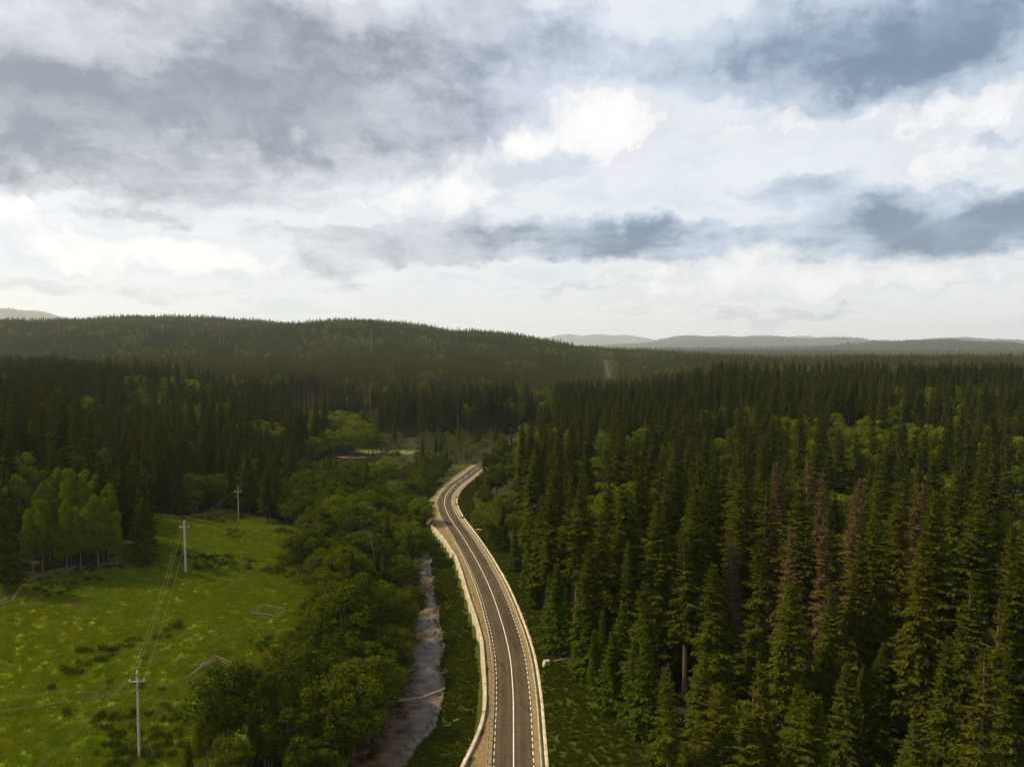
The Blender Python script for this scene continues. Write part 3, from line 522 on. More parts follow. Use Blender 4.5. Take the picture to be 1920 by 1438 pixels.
TREES = """
S|39.6|68.5|21.0|R|short dark spruce at the lower right edge, rightmost
S|17.4|69.6|18.0|R|short dark spruce beside lower grass verge, leftmost
S|31.0|71.9|22.0|R|dark spruce low in front of dead spruces, fifth from left
S|21.8|72.6|18.0|R|short dark spruce low in front of dead spruces, leftmost
S|24.3|72.6|20.0|R|short dark spruce low in front of dead spruces, fourth from left
S|48.9|72.8|27.0|R|dark spruce at the lower right edge, second from left
S|16.8|73.2|24.0|R|dark spruce beside lower grass verge, third from left
S|22.0|74.4|22.0|R|dark spruce low in front of dead spruces, leftmost
S|27.2|74.7|24.0|R|dark spruce low in front of dead spruces, third from left
S|55.2|76.3|26.0|R|dark spruce at the lower right edge, rightmost
S|16.4|76.4|23.0|R|dark spruce beside lower grass verge, second from left
B|31.9|78.8|10.4|R|low leafy tree low in front of dead spruces, rightmost
S|21.4|79.6|15.8|R|short dark spruce beside lower grass verge, second from left
S|56.6|81.5|29.0|R|dark spruce at the lower right edge, third from left
S|50.7|81.8|24.0|R|dark spruce at the lower right edge, leftmost
B|-31.0|85.7|8.4|LS|low leafy tree by fallen log on stream bank, nearest row
S|-40.5|86.0|8.0|LS|short dark spruce by fallen log on stream bank, nearest row
S|26.4|86.7|15.4|R|short dark spruce low in front of dead spruces, second from left
S|56.3|86.9|30.0|R|tall dark spruce at the lower right edge, fourth from left
S|35.4|87.1|15.8|R|short dark spruce low in front of dead spruces, fifth from left
S|62.7|87.4|32.0|R|tall dark spruce at the lower right edge, rightmost
B|-36.7|90.4|7.1|LS|low leafy tree by fallen log on stream bank, second row, second from left
S|43.4|90.5|16.8|R|short dark spruce low in front of dead spruces, eighth from left
S|-29.2|91.1|9.0|LS|short dark spruce by fallen log on stream bank, second row, leftmost
B|-27.8|91.3|9.6|LS|low leafy tree by fallen log on stream bank, second row, fifth from left
B|-25.5|91.9|8.7|LS|low leafy tree by fallen log on stream bank, second row, sixth from left
S|25.6|93.0|17.0|R|short dark spruce beside lower grass verge, rightmost
B|31.4|93.0|10.4|R|low leafy tree low in front of dead spruces, leftmost
S|55.2|93.2|33.0|R|tall dark spruce at the lower right edge, second from left
S|48.6|93.2|15.9|R|short dark spruce at the lower right edge, leftmost
B|-41.4|93.5|6.5|LS|low leafy tree by fallen log on stream bank, second row, leftmost
S|38.4|95.1|26.0|R|dark spruce low in front of dead spruces, fourth from left
B|-33.8|95.4|7.6|LS|low leafy tree by fallen log on stream bank, second row, third from left
S|-24.9|95.5|13.0|LS|short dark spruce by fallen log on stream bank, second row, rightmost
B|-24.8|97.0|8.4|LS|low leafy tree by fallen log on stream bank, second row, rightmost
S|65.1|97.0|35.0|R|tall dark spruce at the lower right edge, fifth from left
B|-32.2|97.3|10.7|LS|low leafy tree by fallen log on stream bank, second row, fourth from left
S|44.6|97.6|25.0|R|dark spruce low in front of dead spruces, sixth from left
B|-40.0|98.2|13.4|LS|round leafy tree by fallen log on stream bank, nearest row, leftmost
B|-37.2|98.9|12.7|LS|round leafy tree by fallen log on stream bank, nearest row, rightmost
Y|-27.0|99.0|10.0|LS|young green spruce by fallen log on stream bank
S|29.1|99.2|27.0|R|dark spruce low in front of dead spruces, second from left
B|-23.9|99.8|11.2|LS|low leafy tree by fallen log on stream bank, third row, fifth from left
B|-27.7|99.9|10.9|LS|low leafy tree by fallen log on stream bank, third row, third from left
S|61.9|100.5|36.0|R|tall dark spruce at the lower right edge, third from left
S|51.0|100.8|11.8|R|short dark spruce low in front of dead spruces, rightmost
B|-24.8|100.9|15.6|LS|round leafy tree by fallen log on stream bank, second row, second from left
S|35.6|101.8|30.0|R|tall dark spruce low in front of dead spruces, leftmost
B|-29.9|102.3|11.3|LS|low leafy tree by fallen log on stream bank, third row, second from left
B|-23.6|103.0|11.0|LS|low leafy tree by fallen log on stream bank, third row, rightmost
Y|20.5|103.1|17.0|R|young green spruce beside lower grass verge, rightmost
S|55.0|104.0|14.0|R|short dark spruce at the lower right edge, second from left
Y|18.4|104.5|14.0|R|young green spruce beside lower grass verge, fourth from left
B|-32.3|105.4|14.3|LS|round leafy tree by fallen log on stream bank, second row, leftmost
B|-36.6|106.1|8.0|LS|low leafy tree by fallen log on stream bank, third row, leftmost
S|19.9|106.8|22.0|R|dark spruce beside lower grass verge, leftmost
B|-22.2|107.2|14.4|LS|round leafy tree by fallen log on stream bank, second row, rightmost
S|51.5|107.5|10.0|R|short dark spruce low in front of dead spruces, seventh from left
B|-29.9|108.3|11.8|LS|low leafy tree by fallen log on stream bank, third row, fourth from left
S|58.5|108.5|12.0|R|short dark spruce at the lower right edge, third from left
S|52.8|108.7|28.0|R|dark spruce low in front of dead spruces, rightmost
D|43.0|109.0|30.0|R|dead brown spruce low in front of dead spruces, leftmost
B|-25.5|109.1|12.2|LS|round leafy tree by fallen log on stream bank, second row, third from left
S|56.6|109.8|32.0|R|tall dark spruce low in front of dead spruces, rightmost
Y|16.0|109.9|13.0|R|young green spruce beside lower grass verge, second from left
S|47.0|110.0|12.0|R|short dark spruce low in front of dead spruces, sixth from left
S|62.7|111.3|11.0|R|short dark spruce at the lower right edge, fourth from left
B|-36.9|112.0|9.0|LS|low leafy tree by fallen log on stream bank, fourth row, leftmost
D|52.9|112.5|37.0|R|dead brown spruce low in front of dead spruces, rightmost
S|36.3|113.2|13.4|R|short dark spruce low in front of dead spruces, third from left
D|50.8|113.5|31.0|R|dead brown spruce low in front of dead spruces, second from left
S|28.5|114.3|28.0|R|dark spruce beside lower grass verge, rightmost
Y|18.3|115.0|16.0|R|young green spruce beside lower grass verge, third from left
B|-23.8|115.2|12.3|LS|round leafy tree by fallen log on stream bank, third row, rightmost
B|-28.2|115.4|12.7|LS|round leafy tree by fallen log on stream bank, third row, leftmost
B|77.7|115.6|11.5|R|low leafy tree at the lower right edge
Y|13.7|115.9|11.0|R|young green spruce beside lower grass verge, leftmost
B|-34.5|116.2|8.7|LS|low leafy tree by fallen log on stream bank, fourth row, second from left
S|62.8|116.7|36.0|R|tall dark spruce at the lower right edge, leftmost
B|-20.7|118.3|7.4|LS|low leafy tree by fallen log on stream bank, fourth row, rightmost
Y|15.4|118.9|13.0|R|young green spruce just right of road, nearest row, rightmost
S|32.9|119.1|34.0|R|tall dark spruce between road and dead spruces, nearest row, third from left
S|85.1|119.3|26.6|R|dark spruce by right photo edge, nearest row, rightmost
S|25.3|119.8|31.6|R|tall dark spruce between road and dead spruces, nearest row, leftmost
S|48.6|120.2|34.9|R|tall dark spruce around dead spruces, nearest row
S|19.2|120.5|25.0|R|dark spruce just right of road, nearest row, third from left
B|-35.1|120.8|10.0|LS|low leafy tree by fallen log on stream bank, fourth row, third from left
D|69.8|121.1|34.0|R|dead brown spruce right of dead spruces
D|38.5|121.3|27.0|R|dead brown spruce between road and dead spruces, nearest row
Y|13.1|121.9|15.0|R|young green spruce just right of road, nearest row, fourth from left
D|60.0|122.4|32.0|R|dead brown spruce around dead spruces, nearest row, rightmost
S|13.5|122.4|24.0|R|dark spruce just right of road, nearest row, leftmost
Y|11.8|123.1|10.0|R|young green spruce just right of road, nearest row, third from left
S|15.9|123.2|29.0|R|dark spruce just right of road, nearest row, second from left
S|43.9|123.5|34.0|R|tall dark spruce between road and dead spruces, nearest row, rightmost
S|33.6|124.4|34.3|R|tall dark spruce between road and dead spruces, nearest row, second from left
S|66.3|125.1|34.5|R|tall dark spruce right of dead spruces, nearest row, leftmost
B|-24.7|125.4|11.1|LS|low leafy tree by fallen log on stream bank, fifth row, second from left
B|-21.1|125.5|11.1|LS|low leafy tree by fallen log on stream bank, fifth row, rightmost
S|75.0|125.6|31.8|R|tall dark spruce right of dead spruces, nearest row, rightmost
B|-30.7|125.9|15.6|LS|round leafy tree by fallen log on stream bank, fourth row
S|41.0|126.0|35.0|R|tall dark spruce between road and dead spruces, nearest row, fifth from left
S|81.2|126.1|27.7|R|dark spruce by right photo edge, nearest row, leftmost
B|-38.0|126.2|6.6|LS|low leafy tree by fallen log on stream bank, fifth row, leftmost
S|20.1|126.7|33.0|R|tall dark spruce just right of road, nearest row
S|95.8|128.5|34.8|R|tall dark spruce by right photo edge, nearest row, rightmost
Y|10.6|130.5|13.0|R|young green spruce just right of road, nearest row, second from left
S|23.0|131.1|29.3|R|dark spruce just right of road, nearest row, rightmost
B|-34.0|131.1|9.8|LS|low leafy tree on wide stream bank, nearest row, rightmost
D|49.9|131.3|36.0|R|dead brown spruce around dead spruces, nearest row, leftmost
B|-29.6|131.9|17.1|LS|round leafy tree on wide stream bank, nearest row
Y|8.7|132.2|17.0|R|young green spruce just right of road, nearest row, leftmost
D|58.1|132.4|34.0|R|dead brown spruce around dead spruces, nearest row, second from left
B|-38.1|132.6|6.0|LS|low leafy tree on wide stream bank, nearest row, leftmost
S|43.2|133.3|34.9|R|tall dark spruce between road and dead spruces, nearest row, fourth from left
S|88.4|133.4|35.0|R|tall dark spruce by right photo edge, nearest row, leftmost
S|29.4|134.5|27.8|R|dark spruce between road and dead spruces, nearest row, leftmost
S|75.6|134.5|23.8|R|dark spruce right of dead spruces, nearest row
B|-21.3|135.1|8.1|LS|low leafy tree on wide stream bank, second row, rightmost
S|35.2|135.4|25.2|R|dark spruce between road and dead spruces, nearest row, rightmost
A|82.0|136.2|23.2|R|slender pale-trunked leafy tree right of dead spruces, nearest row
S|22.8|137.0|28.4|R|dark spruce just right of road, second row, rightmost
B|-25.1|138.4|15.5|LS|round leafy tree on wide stream bank, second row, leftmost
S|87.1|138.8|33.7|R|tall dark spruce by right photo edge, second row
Y|14.3|139.2|14.8|R|young green spruce just right of road, second row, rightmost
D|58.4|139.3|35.0|R|dead brown spruce around dead spruces, second row
S|-101.5|140.3|19.0|LB|short dark spruce at left photo edge
S|93.9|140.5|29.5|R|dark spruce by right photo edge, second row
B|-37.5|140.6|9.7|LS|low leafy tree on wide stream bank, second row, leftmost
B|-22.0|140.8|12.4|LS|round leafy tree on wide stream bank, second row, rightmost
S|44.0|141.4|27.3|R|dark spruce between road and dead spruces, second row
S|27.0|141.4|34.0|R|tall dark spruce between road and dead spruces, second row, leftmost
Y|7.8|143.2|11.5|R|young green spruce just right of road, second row, leftmost
A|71.0|143.7|22.1|R|slender pale-trunked leafy tree around dead spruces, nearest row, rightmost
S|64.4|144.8|29.8|R|dark spruce around dead spruces, nearest row
S|13.2|144.8|30.0|R|tall dark spruce just right of road, second row, leftmost
S|87.0|145.0|28.2|R|dark spruce right of dead spruces, second row, rightmost
S|19.8|145.6|33.5|R|tall dark spruce just right of road, second row, rightmost
S|28.8|146.2|30.6|R|tall dark spruce between road and dead spruces, second row, second from left
B|-38.7|146.2|10.3|LS|low leafy tree on wide stream bank, second row, second from left
S|105.8|147.4|20.1|R|short dark spruce by right photo edge
S|39.5|148.5|35.0|R|tall dark spruce between road and dead spruces, second row, third from left
A|-99.8|148.9|16.0|LB|slender pale-trunked leafy tree at left photo edge, nearest row, rightmost
A|-102.1|149.3|14.0|LB|slender pale-trunked leafy tree at left photo edge, nearest row, leftmost
A|60.4|149.4|23.7|R|slender pale-trunked leafy tree around dead spruces, nearest row, leftmost
A|-95.2|149.6|16.0|LB|slender pale-trunked leafy tree behind meadow birches, nearest row, leftmost
S|77.6|150.3|24.9|R|dark spruce right of dead spruces, second row, leftmost
A|-93.5|151.8|15.0|LB|slender pale-trunked leafy tree behind meadow birches, nearest row, rightmost
S|13.4|152.8|29.7|R|dark spruce just right of road, second row, second from left
A|-90.3|153.2|17.0|LB|slender pale-trunked leafy tree behind meadow birches, second row, fifth from left
A|111.5|153.3|22.7|R|slender pale-trunked leafy tree by right photo edge, nearest row
S|8.0|153.3|28.0|R|dark spruce just right of road, second row, leftmost
S|48.0|153.6|32.6|R|tall dark spruce between road and dead spruces, second row, rightmost
B|-36.8|153.7|13.6|LS|round leafy tree on wide stream bank, third row
A|-96.8|153.9|10.8|LB|slender pale-trunked leafy tree behind meadow birches, second row, third from left
S|-109.9|153.9|22.0|LB|dark spruce at left photo edge, nearest row, leftmost
S|33.2|154.0|27.7|R|dark spruce between road and dead spruces, third row, second from left
S|57.9|154.3|29.8|R|dark spruce around dead spruces, second row, leftmost
B|-22.5|154.4|9.1|LS|low leafy tree on wide stream bank, third row, rightmost
A|-87.2|154.6|13.0|LB|slender pale-trunked leafy tree behind meadow birches, second row, rightmost
S|99.8|154.9|33.8|R|tall dark spruce by right photo edge, third row, leftmost
A|40.1|154.9|22.0|R|slender pale-trunked leafy tree between road and dead spruces, nearest row
S|82.1|155.6|32.8|R|tall dark spruce right of dead spruces, second row, leftmost
Y|5.3|155.8|13.0|R|young green spruce just right of road, third row, leftmost
S|7.2|156.0|25.0|R|dark spruce just right of road, third row, leftmost
S|63.2|156.3|31.7|R|tall dark spruce around dead spruces, second row
A|-103.2|156.4|18.0|LB|slender pale-trunked leafy tree at left photo edge, second row, rightmost
B|-42.8|156.4|11.7|LS|low leafy tree on wide stream bank, third row, leftmost
A|69.5|156.4|19.6|R|slender pale-trunked leafy tree around dead spruces, second row, second from left
Y|11.5|156.8|14.6|R|young green spruce just right of road, third row, rightmost
S|44.7|157.9|28.9|R|dark spruce between road and dead spruces, third row, third from left
S|51.9|158.7|34.4|R|tall dark spruce between road and dead spruces, third row, rightmost
S|92.4|158.8|25.8|R|dark spruce right of dead spruces, third row
B|-36.8|158.8|11.8|LS|low leafy tree on wide stream bank, third row, second from left
B|-31.5|159.0|9.4|LS|low leafy tree on wide stream bank, fourth row
S|16.9|159.1|28.8|R|dark spruce just right of road, third row, rightmost
S|104.2|159.1|29.9|R|dark spruce by right photo edge, third row
A|-111.7|159.6|19.0|LB|slender pale-trunked leafy tree at left photo edge, second row, leftmost
A|-91.9|159.8|18.0|LB|slender pale-trunked leafy tree behind meadow birches, second row, sixth from left
S|-83.9|160.0|16.0|LB|short dark spruce behind meadow birches, nearest row, rightmost
A|-100.7|160.7|20.0|LB|slender pale-trunked leafy tree behind meadow birches, second row, second from left
A|-97.5|161.2|20.0|LB|slender pale-trunked leafy tree behind meadow birches, second row, fourth from left
Y|10.2|161.4|12.7|R|young green spruce just right of road, third row, second from left
S|69.2|161.7|28.7|R|dark spruce around dead spruces, second row, third from left
S|39.2|162.3|30.5|R|tall dark spruce between road and dead spruces, third row, second from left
S|33.5|162.4|32.8|R|tall dark spruce between road and dead spruces, third row, leftmost
A|-105.2|162.9|20.0|LB|slender pale-trunked leafy tree behind meadow birches, second row, leftmost
S|63.0|163.3|27.5|R|dark spruce around dead spruces, second row, second from left
B|-34.9|163.4|10.2|LS|low leafy tree on upper stream bank, nearest row, leftmost
S|-116.0|163.6|27.5|LB|dark spruce at left photo edge, nearest row, rightmost
S|115.2|164.1|34.2|R|tall dark spruce by right photo edge, third row, rightmost
A|14.7|164.4|20.8|R|slender pale-trunked leafy tree just right of road, nearest row, leftmost
S|48.6|164.8|22.1|R|dark spruce between road and dead spruces, third row, fourth from left
S|-87.4|165.6|20.0|LB|short dark spruce behind meadow birches, nearest row, leftmost
S|95.3|165.6|34.3|R|tall dark spruce right of dead spruces, second row, rightmost
Y|3.9|165.8|14.0|R|young green spruce beside road bend, nearest row
B|-50.5|166.2|12.3|LS|round leafy tree on upper stream bank, nearest row
A|73.2|166.6|25.8|R|slender pale-trunked leafy tree around dead spruces, second row, leftmost
S|42.6|167.1|34.3|R|tall dark spruce between road and dead spruces, third row, third from left
B|7.7|167.1|10.8|R|low leafy tree just right of road
S|83.1|167.7|27.3|R|dark spruce around dead spruces, second row, rightmost
S|-93.0|167.8|23.0|LB|dark spruce behind meadow birches, nearest row
S|59.5|168.8|29.6|R|dark spruce between road and dead spruces, third row, rightmost
S|31.3|169.0|28.3|R|dark spruce between road and dead spruces, third row, leftmost
B|-25.7|169.0|11.4|LS|low leafy tree on upper stream bank, nearest row, rightmost
S|11.5|169.7|31.0|R|tall dark spruce just right of road, third row
S|115.8|170.0|32.2|R|tall dark spruce by right photo edge, third row, second from left
Y|-122.1|170.6|20.0|LB|young green spruce at left photo edge, nearest row
B|18.7|170.7|20.9|R|round leafy tree just right of road, nearest row
A|-117.1|170.8|21.4|LB|slender pale-trunked leafy tree at left photo edge, third row
A|24.6|171.5|25.7|R|slender pale-trunked leafy tree just right of road, nearest row, rightmost
A|79.2|171.9|23.6|R|slender pale-trunked leafy tree around dead spruces, second row, rightmost
B|-39.2|172.0|10.8|LS|low leafy tree on upper stream bank, second row, fourth from left
B|-30.4|172.2|7.1|LS|low leafy tree on upper stream bank, second row, sixth from left
B|-49.8|172.6|11.8|LS|low leafy tree on upper stream bank, second row, leftmost
S|52.5|172.8|27.8|R|dark spruce between road and dead spruces, fourth row, rightmost
S|-103.9|173.9|30.7|LB|tall dark spruce behind meadow birches, nearest row
S|96.6|174.1|29.1|R|dark spruce right of dead spruces, fourth row, leftmost
S|-94.0|174.4|23.0|LB|dark spruce behind meadow birches, second row
S|68.9|174.5|27.0|R|dark spruce around dead spruces, third row, second from left
B|-42.7|175.8|10.8|LS|low leafy tree on upper stream bank, second row, third from left
S|105.5|176.4|29.6|R|dark spruce right of dead spruces, fourth row, rightmost
S|56.7|176.5|33.2|R|tall dark spruce between road and dead spruces, fourth row, rightmost
B|-34.2|176.6|13.8|LS|round leafy tree on upper stream bank, second row
B|91.3|176.6|22.9|R|round leafy tree right of dead spruces, nearest row
S|41.3|176.8|34.0|R|tall dark spruce between road and dead spruces, fourth row, leftmost
A|82.7|177.2|23.2|R|slender pale-trunked leafy tree around dead spruces, third row, rightmost
A|16.0|177.7|19.1|R|slender pale-trunked leafy tree just right of road, second row, leftmost
B|-29.1|178.3|8.9|LS|low leafy tree on upper stream bank, second row, rightmost
B|-39.1|178.4|11.5|LS|low leafy tree on upper stream bank, second row, fifth from left
S|64.5|178.7|28.0|R|dark spruce around dead spruces, third row, leftmost
S|51.3|178.7|28.6|R|dark spruce between road and dead spruces, fourth row, leftmost
S|99.0|179.2|31.8|R|tall dark spruce right of dead spruces, third row
A|24.5|179.5|25.9|R|slender pale-trunked leafy tree just right of road, second row, second from left
Y|-110.4|179.7|21.0|LB|young green spruce behind meadow birches, nearest row, rightmost
A|37.6|179.8|22.1|R|slender pale-trunked leafy tree between road and dead spruces, second row
A|114.5|180.3|26.0|R|slender pale-trunked leafy tree by right photo edge, second row, leftmost
Y|-114.8|180.6|20.0|LB|young green spruce behind meadow birches, nearest row, second from left
A|30.7|180.7|24.6|R|slender pale-trunked leafy tree just right of road, second row, rightmost
Y|0.8|181.2|12.0|R|young green spruce beside road bend, second row, leftmost
A|72.4|181.3|24.3|R|slender pale-trunked leafy tree around dead spruces, third row, leftmost
Y|-118.2|181.4|21.0|LB|young green spruce behind meadow birches, nearest row, leftmost
B|-47.6|181.6|7.1|LS|low leafy tree on upper stream bank, second row, second from left
S|124.5|181.7|34.5|R|tall dark spruce by right photo edge, fourth row, rightmost
Y|5.1|181.8|15.3|R|young green spruce beside road bend, second row, rightmost
D|89.4|181.9|22.3|R|dead brown spruce around dead spruces, third row
A|111.9|185.0|24.0|R|slender pale-trunked leafy tree right of dead spruces, second row
Y|-122.9|185.1|21.0|LB|young green spruce at left photo edge, second row
S|-131.1|185.3|28.4|LB|dark spruce at left photo edge, second row, second from left
S|-114.5|187.1|25.4|LB|dark spruce behind meadow birches, third row, rightmost
S|53.8|187.4|31.7|R|tall dark spruce between road and dead spruces, fourth row, second from left
S|124.8|187.6|30.9|R|tall dark spruce by right photo edge, fourth row, leftmost
A|-109.8|189.2|20.1|LB|slender pale-trunked leafy tree behind meadow birches, third row
S|32.2|189.3|32.1|R|tall dark spruce just right of road, fourth row
A|129.7|189.3|21.5|R|slender pale-trunked leafy tree by right photo edge, second row, rightmost
S|80.0|189.7|29.6|R|dark spruce around dead spruces, third row, rightmost
S|65.0|190.1|22.3|R|dark spruce between road and dead spruces, fifth row, rightmost
B|-39.3|190.4|8.6|LS|low leafy tree on upper stream bank, third row, second from left
S|-138.4|190.5|26.5|LB|dark spruce at left photo edge, second row, leftmost
S|6.2|191.3|27.4|R|dark spruce just right of road, fourth row, leftmost
B|-53.4|191.3|13.4|LS|round leafy tree on upper stream bank, third row, leftmost
S|14.4|191.9|24.3|R|dark spruce just right of road, fourth row, rightmost
B|-27.3|193.2|10.8|LS|low leafy tree on upper stream bank, third row, rightmost
S|-130.1|193.7|25.7|LB|dark spruce at left photo edge, second row, rightmost
B|-50.0|193.9|8.9|LS|low leafy tree on upper stream bank, third row, leftmost
A|76.0|193.9|25.7|R|slender pale-trunked leafy tree around dead spruces, fourth row
S|53.1|194.0|25.6|R|dark spruce between road and dead spruces, fifth row, second from left
B|-27.4|194.1|13.7|LS|round leafy tree on upper stream bank, third row, rightmost
B|-41.2|194.1|12.1|LS|round leafy tree on upper stream bank, third row, second from left
B|-34.9|194.2|7.8|LS|low leafy tree on upper stream bank, third row, third from left
S|-119.1|194.4|29.4|LB|dark spruce behind meadow birches, third row, leftmost
S|86.9|194.6|29.3|R|dark spruce around dead spruces, fourth row
Y|-110.0|195.3|20.0|LB|young green spruce behind meadow birches, second row, rightmost
A|112.3|195.9|26.0|R|slender pale-trunked leafy tree right of dead spruces, third row, leftmost
S|106.3|196.3|33.8|R|tall dark spruce right of dead spruces, fourth row, leftmost
B|-46.1|196.3|17.4|LS|round leafy tree on upper stream bank, fourth row
A|121.2|196.6|24.3|R|slender pale-trunked leafy tree right of dead spruces, third row, rightmost
Y|-113.7|197.0|21.0|LB|young green spruce behind meadow birches, second row, leftmost
S|6.6|197.0|31.9|R|tall dark spruce just right of road, fifth row, leftmost
S|13.5|198.1|34.1|R|tall dark spruce just right of road, fifth row, third from left
A|141.5|198.2|25.0|R|slender pale-trunked leafy tree by right photo edge, third row
S|-125.5|198.3|30.8|LB|tall dark spruce behind meadow birches, second row
Y|-2.9|199.3|13.0|R|young green spruce beside road bend, third row
S|21.8|199.7|32.0|R|tall dark spruce just right of road, fifth row, fourth from left
S|-130.8|200.5|26.6|LB|dark spruce behind meadow birches, fourth row, leftmost
S|55.0|200.8|31.2|R|tall dark spruce between road and dead spruces, fifth row
S|80.9|201.0|33.7|R|tall dark spruce around dead spruces, third row, second from left
S|26.6|201.6|30.0|R|tall dark spruce just right of road, fifth row, rightmost
S|-142.4|201.7|27.8|LB|dark spruce at left photo edge, third row, second from left
S|-118.6|201.8|30.4|LB|tall dark spruce behind meadow birches, third row
S|75.6|202.1|32.7|R|tall dark spruce around dead spruces, third row, leftmost
B|-35.9|202.4|10.2|LS|low leafy tree on upper stream bank, fourth row, third from left
S|44.3|202.7|27.6|R|dark spruce between road and dead spruces, fifth row, leftmost
A|124.6|203.9|23.2|R|slender pale-trunked leafy tree right of dead spruces, third row, second from left
B|-2.9|204.0|17.0|R|round leafy tree beside road bend, nearest row
S|116.3|204.2|33.0|R|tall dark spruce right of dead spruces, fourth row, rightmost
S|89.6|204.7|33.1|R|tall dark spruce around dead spruces, third row, rightmost
A|-132.9|204.7|19.1|LB|slender pale-trunked leafy tree behind meadow birches, fourth row
S|12.8|205.2|30.6|R|tall dark spruce just right of road, fifth row, second from left
S|131.0|205.2|33.4|R|tall dark spruce by right photo edge, fifth row
B|-52.3|205.3|9.5|LS|low leafy tree on upper stream bank, fourth row, leftmost
B|-32.6|206.3|10.6|LS|low leafy tree on upper stream bank, fourth row, rightmost
B|-37.6|206.7|10.5|LS|low leafy tree on upper stream bank, fourth row, second from left
S|-146.3|207.9|29.1|LB|dark spruce at left photo edge, third row, third from left
S|-116.0|208.1|20.2|LB|short dark spruce behind meadow birches, second row
S|69.6|208.6|27.6|R|dark spruce between road and dead spruces, sixth row, second from left
S|122.0|208.6|33.3|R|tall dark spruce right of dead spruces, fifth row, second from left
S|33.1|208.8|30.4|R|tall dark spruce just right of road, sixth row, rightmost
Y|-6.0|210.1|9.0|R|young green spruce beside road bend, fourth row
S|97.2|210.8|29.7|R|dark spruce around dead spruces, fifth row, leftmost
S|42.5|210.8|31.9|R|tall dark spruce between road and dead spruces, sixth row, leftmost
S|-109.5|211.1|27.5|LB|dark spruce behind meadow birches, fourth row, rightmost
S|-140.7|211.1|31.0|LB|tall dark spruce at left photo edge, nearest row
S|75.3|211.8|30.6|R|tall dark spruce around dead spruces, fourth row, leftmost
B|-32.2|212.1|11.3|LS|low leafy tree on upper stream bank, fifth row, rightmost
S|-148.1|212.8|27.1|LB|dark spruce at left photo edge, third row, rightmost
S|82.0|212.8|34.7|R|tall dark spruce around dead spruces, fourth row, second from left
S|17.9|213.1|33.0|R|tall dark spruce just right of road, sixth row, second from left
B|-38.8|213.2|11.3|LS|low leafy tree on upper stream bank, fifth row, second from left
A|87.5|213.4|26.0|R|slender pale-trunked leafy tree around dead spruces, fifth row
S|-154.5|213.8|24.4|LB|dark spruce at left photo edge, third row, leftmost
S|31.5|214.9|28.2|R|dark spruce just right of road, fifth row
B|-45.2|215.7|11.7|LS|low leafy tree on upper stream bank, fifth row, leftmost
S|-135.0|215.8|27.3|LB|dark spruce behind meadow birches, fourth row, second from left
A|115.5|216.3|26.0|R|slender pale-trunked leafy tree right of dead spruces, fourth row
S|66.9|216.5|29.9|R|dark spruce between road and dead spruces, sixth row, leftmost
S|-102.7|216.8|18.6|LM|short dark spruce behind far meadow pole, nearest row, rightmost
S|-107.9|217.3|20.1|LM|short dark spruce behind far meadow pole, nearest row, leftmost
S|100.5|217.4|31.4|R|tall dark spruce around dead spruces, fourth row, rightmost
A|24.0|217.4|25.1|R|slender pale-trunked leafy tree just right of road, third row
S|121.7|217.8|33.6|R|tall dark spruce right of dead spruces, fifth row, leftmost
B|-58.9|218.4|9.5|LM|low leafy tree between meadow and road bend, nearest row, rightmost
S|12.4|218.6|33.0|R|tall dark spruce just right of road, sixth row, leftmost
S|-141.0|218.8|29.0|LB|dark spruce behind meadow birches, fifth row, leftmost
S|75.6|220.6|24.1|R|dark spruce between road and dead spruces, sixth row, rightmost
S|60.5|220.7|32.5|R|tall dark spruce between road and dead spruces, sixth row, second from left
S|135.9|221.1|30.1|R|tall dark spruce right of dead spruces, fifth row, rightmost
B|-100.6|221.2|9.0|LM|low leafy tree behind far meadow pole, nearest row, rightmost
B|-66.7|221.4|13.4|LM|round leafy tree between meadow and road bend, nearest row, second from left
S|104.2|221.5|24.0|R|dark spruce around dead spruces, fifth row, rightmost
B|-41.8|221.8|14.1|LM|round leafy tree between meadow and road bend, nearest row, fifth from left
B|-46.3|221.9|15.0|LM|round leafy tree between meadow and road bend, nearest row, fourth from left
B|-62.0|222.0|10.1|LM|low leafy tree between meadow and road bend, nearest row, leftmost
B|-55.0|222.2|13.9|LM|round leafy tree between meadow and road bend, nearest row, third from left
S|-128.3|222.4|28.0|LB|dark spruce behind meadow birches, fifth row, second from left
Y|-150.8|222.5|16.4|LB|young green spruce at left photo edge, third row
B|-37.2|223.1|12.3|LM|round leafy tree between meadow and road bend, nearest row, rightmost
A|68.2|223.8|24.7|R|slender pale-trunked leafy tree between road and dead spruces, third row
B|-105.4|224.3|10.0|LM|low leafy tree behind far meadow pole, nearest row, leftmost
S|34.9|224.4|33.6|R|tall dark spruce just right of road, sixth row, third from left
Y|113.8|224.5|17.2|R|young green spruce around dead spruces
S|-118.7|224.8|24.7|LB|dark spruce behind meadow birches, fifth row, rightmost
B|-58.0|225.3|14.7|LS|round leafy tree on upper stream bank, fifth row
S|-78.5|225.8|19.0|LS|short dark spruce on upper stream bank, nearest row
S|73.3|225.9|32.8|R|tall dark spruce between road and dead spruces, sixth row, rightmost
S|83.6|226.2|33.3|R|tall dark spruce around dead spruces, fifth row, leftmost
B|-70.7|226.3|12.6|LM|round leafy tree between meadow and road bend, nearest row, leftmost
A|89.0|226.7|26.0|R|slender pale-trunked leafy tree around dead spruces, sixth row, leftmost
S|-111.7|227.0|17.0|LM|short dark spruce behind far meadow pole, nearest row, second from left
S|-145.6|227.1|30.2|LB|tall dark spruce behind meadow birches, fourth row
S|46.2|227.3|33.7|R|tall dark spruce between road and dead spruces, seventh row, leftmost
B|-40.8|227.3|12.5|LM|round leafy tree between meadow and road bend, nearest row, sixth from left
S|154.5|227.4|34.5|R|tall dark spruce by right photo edge, sixth row, leftmost
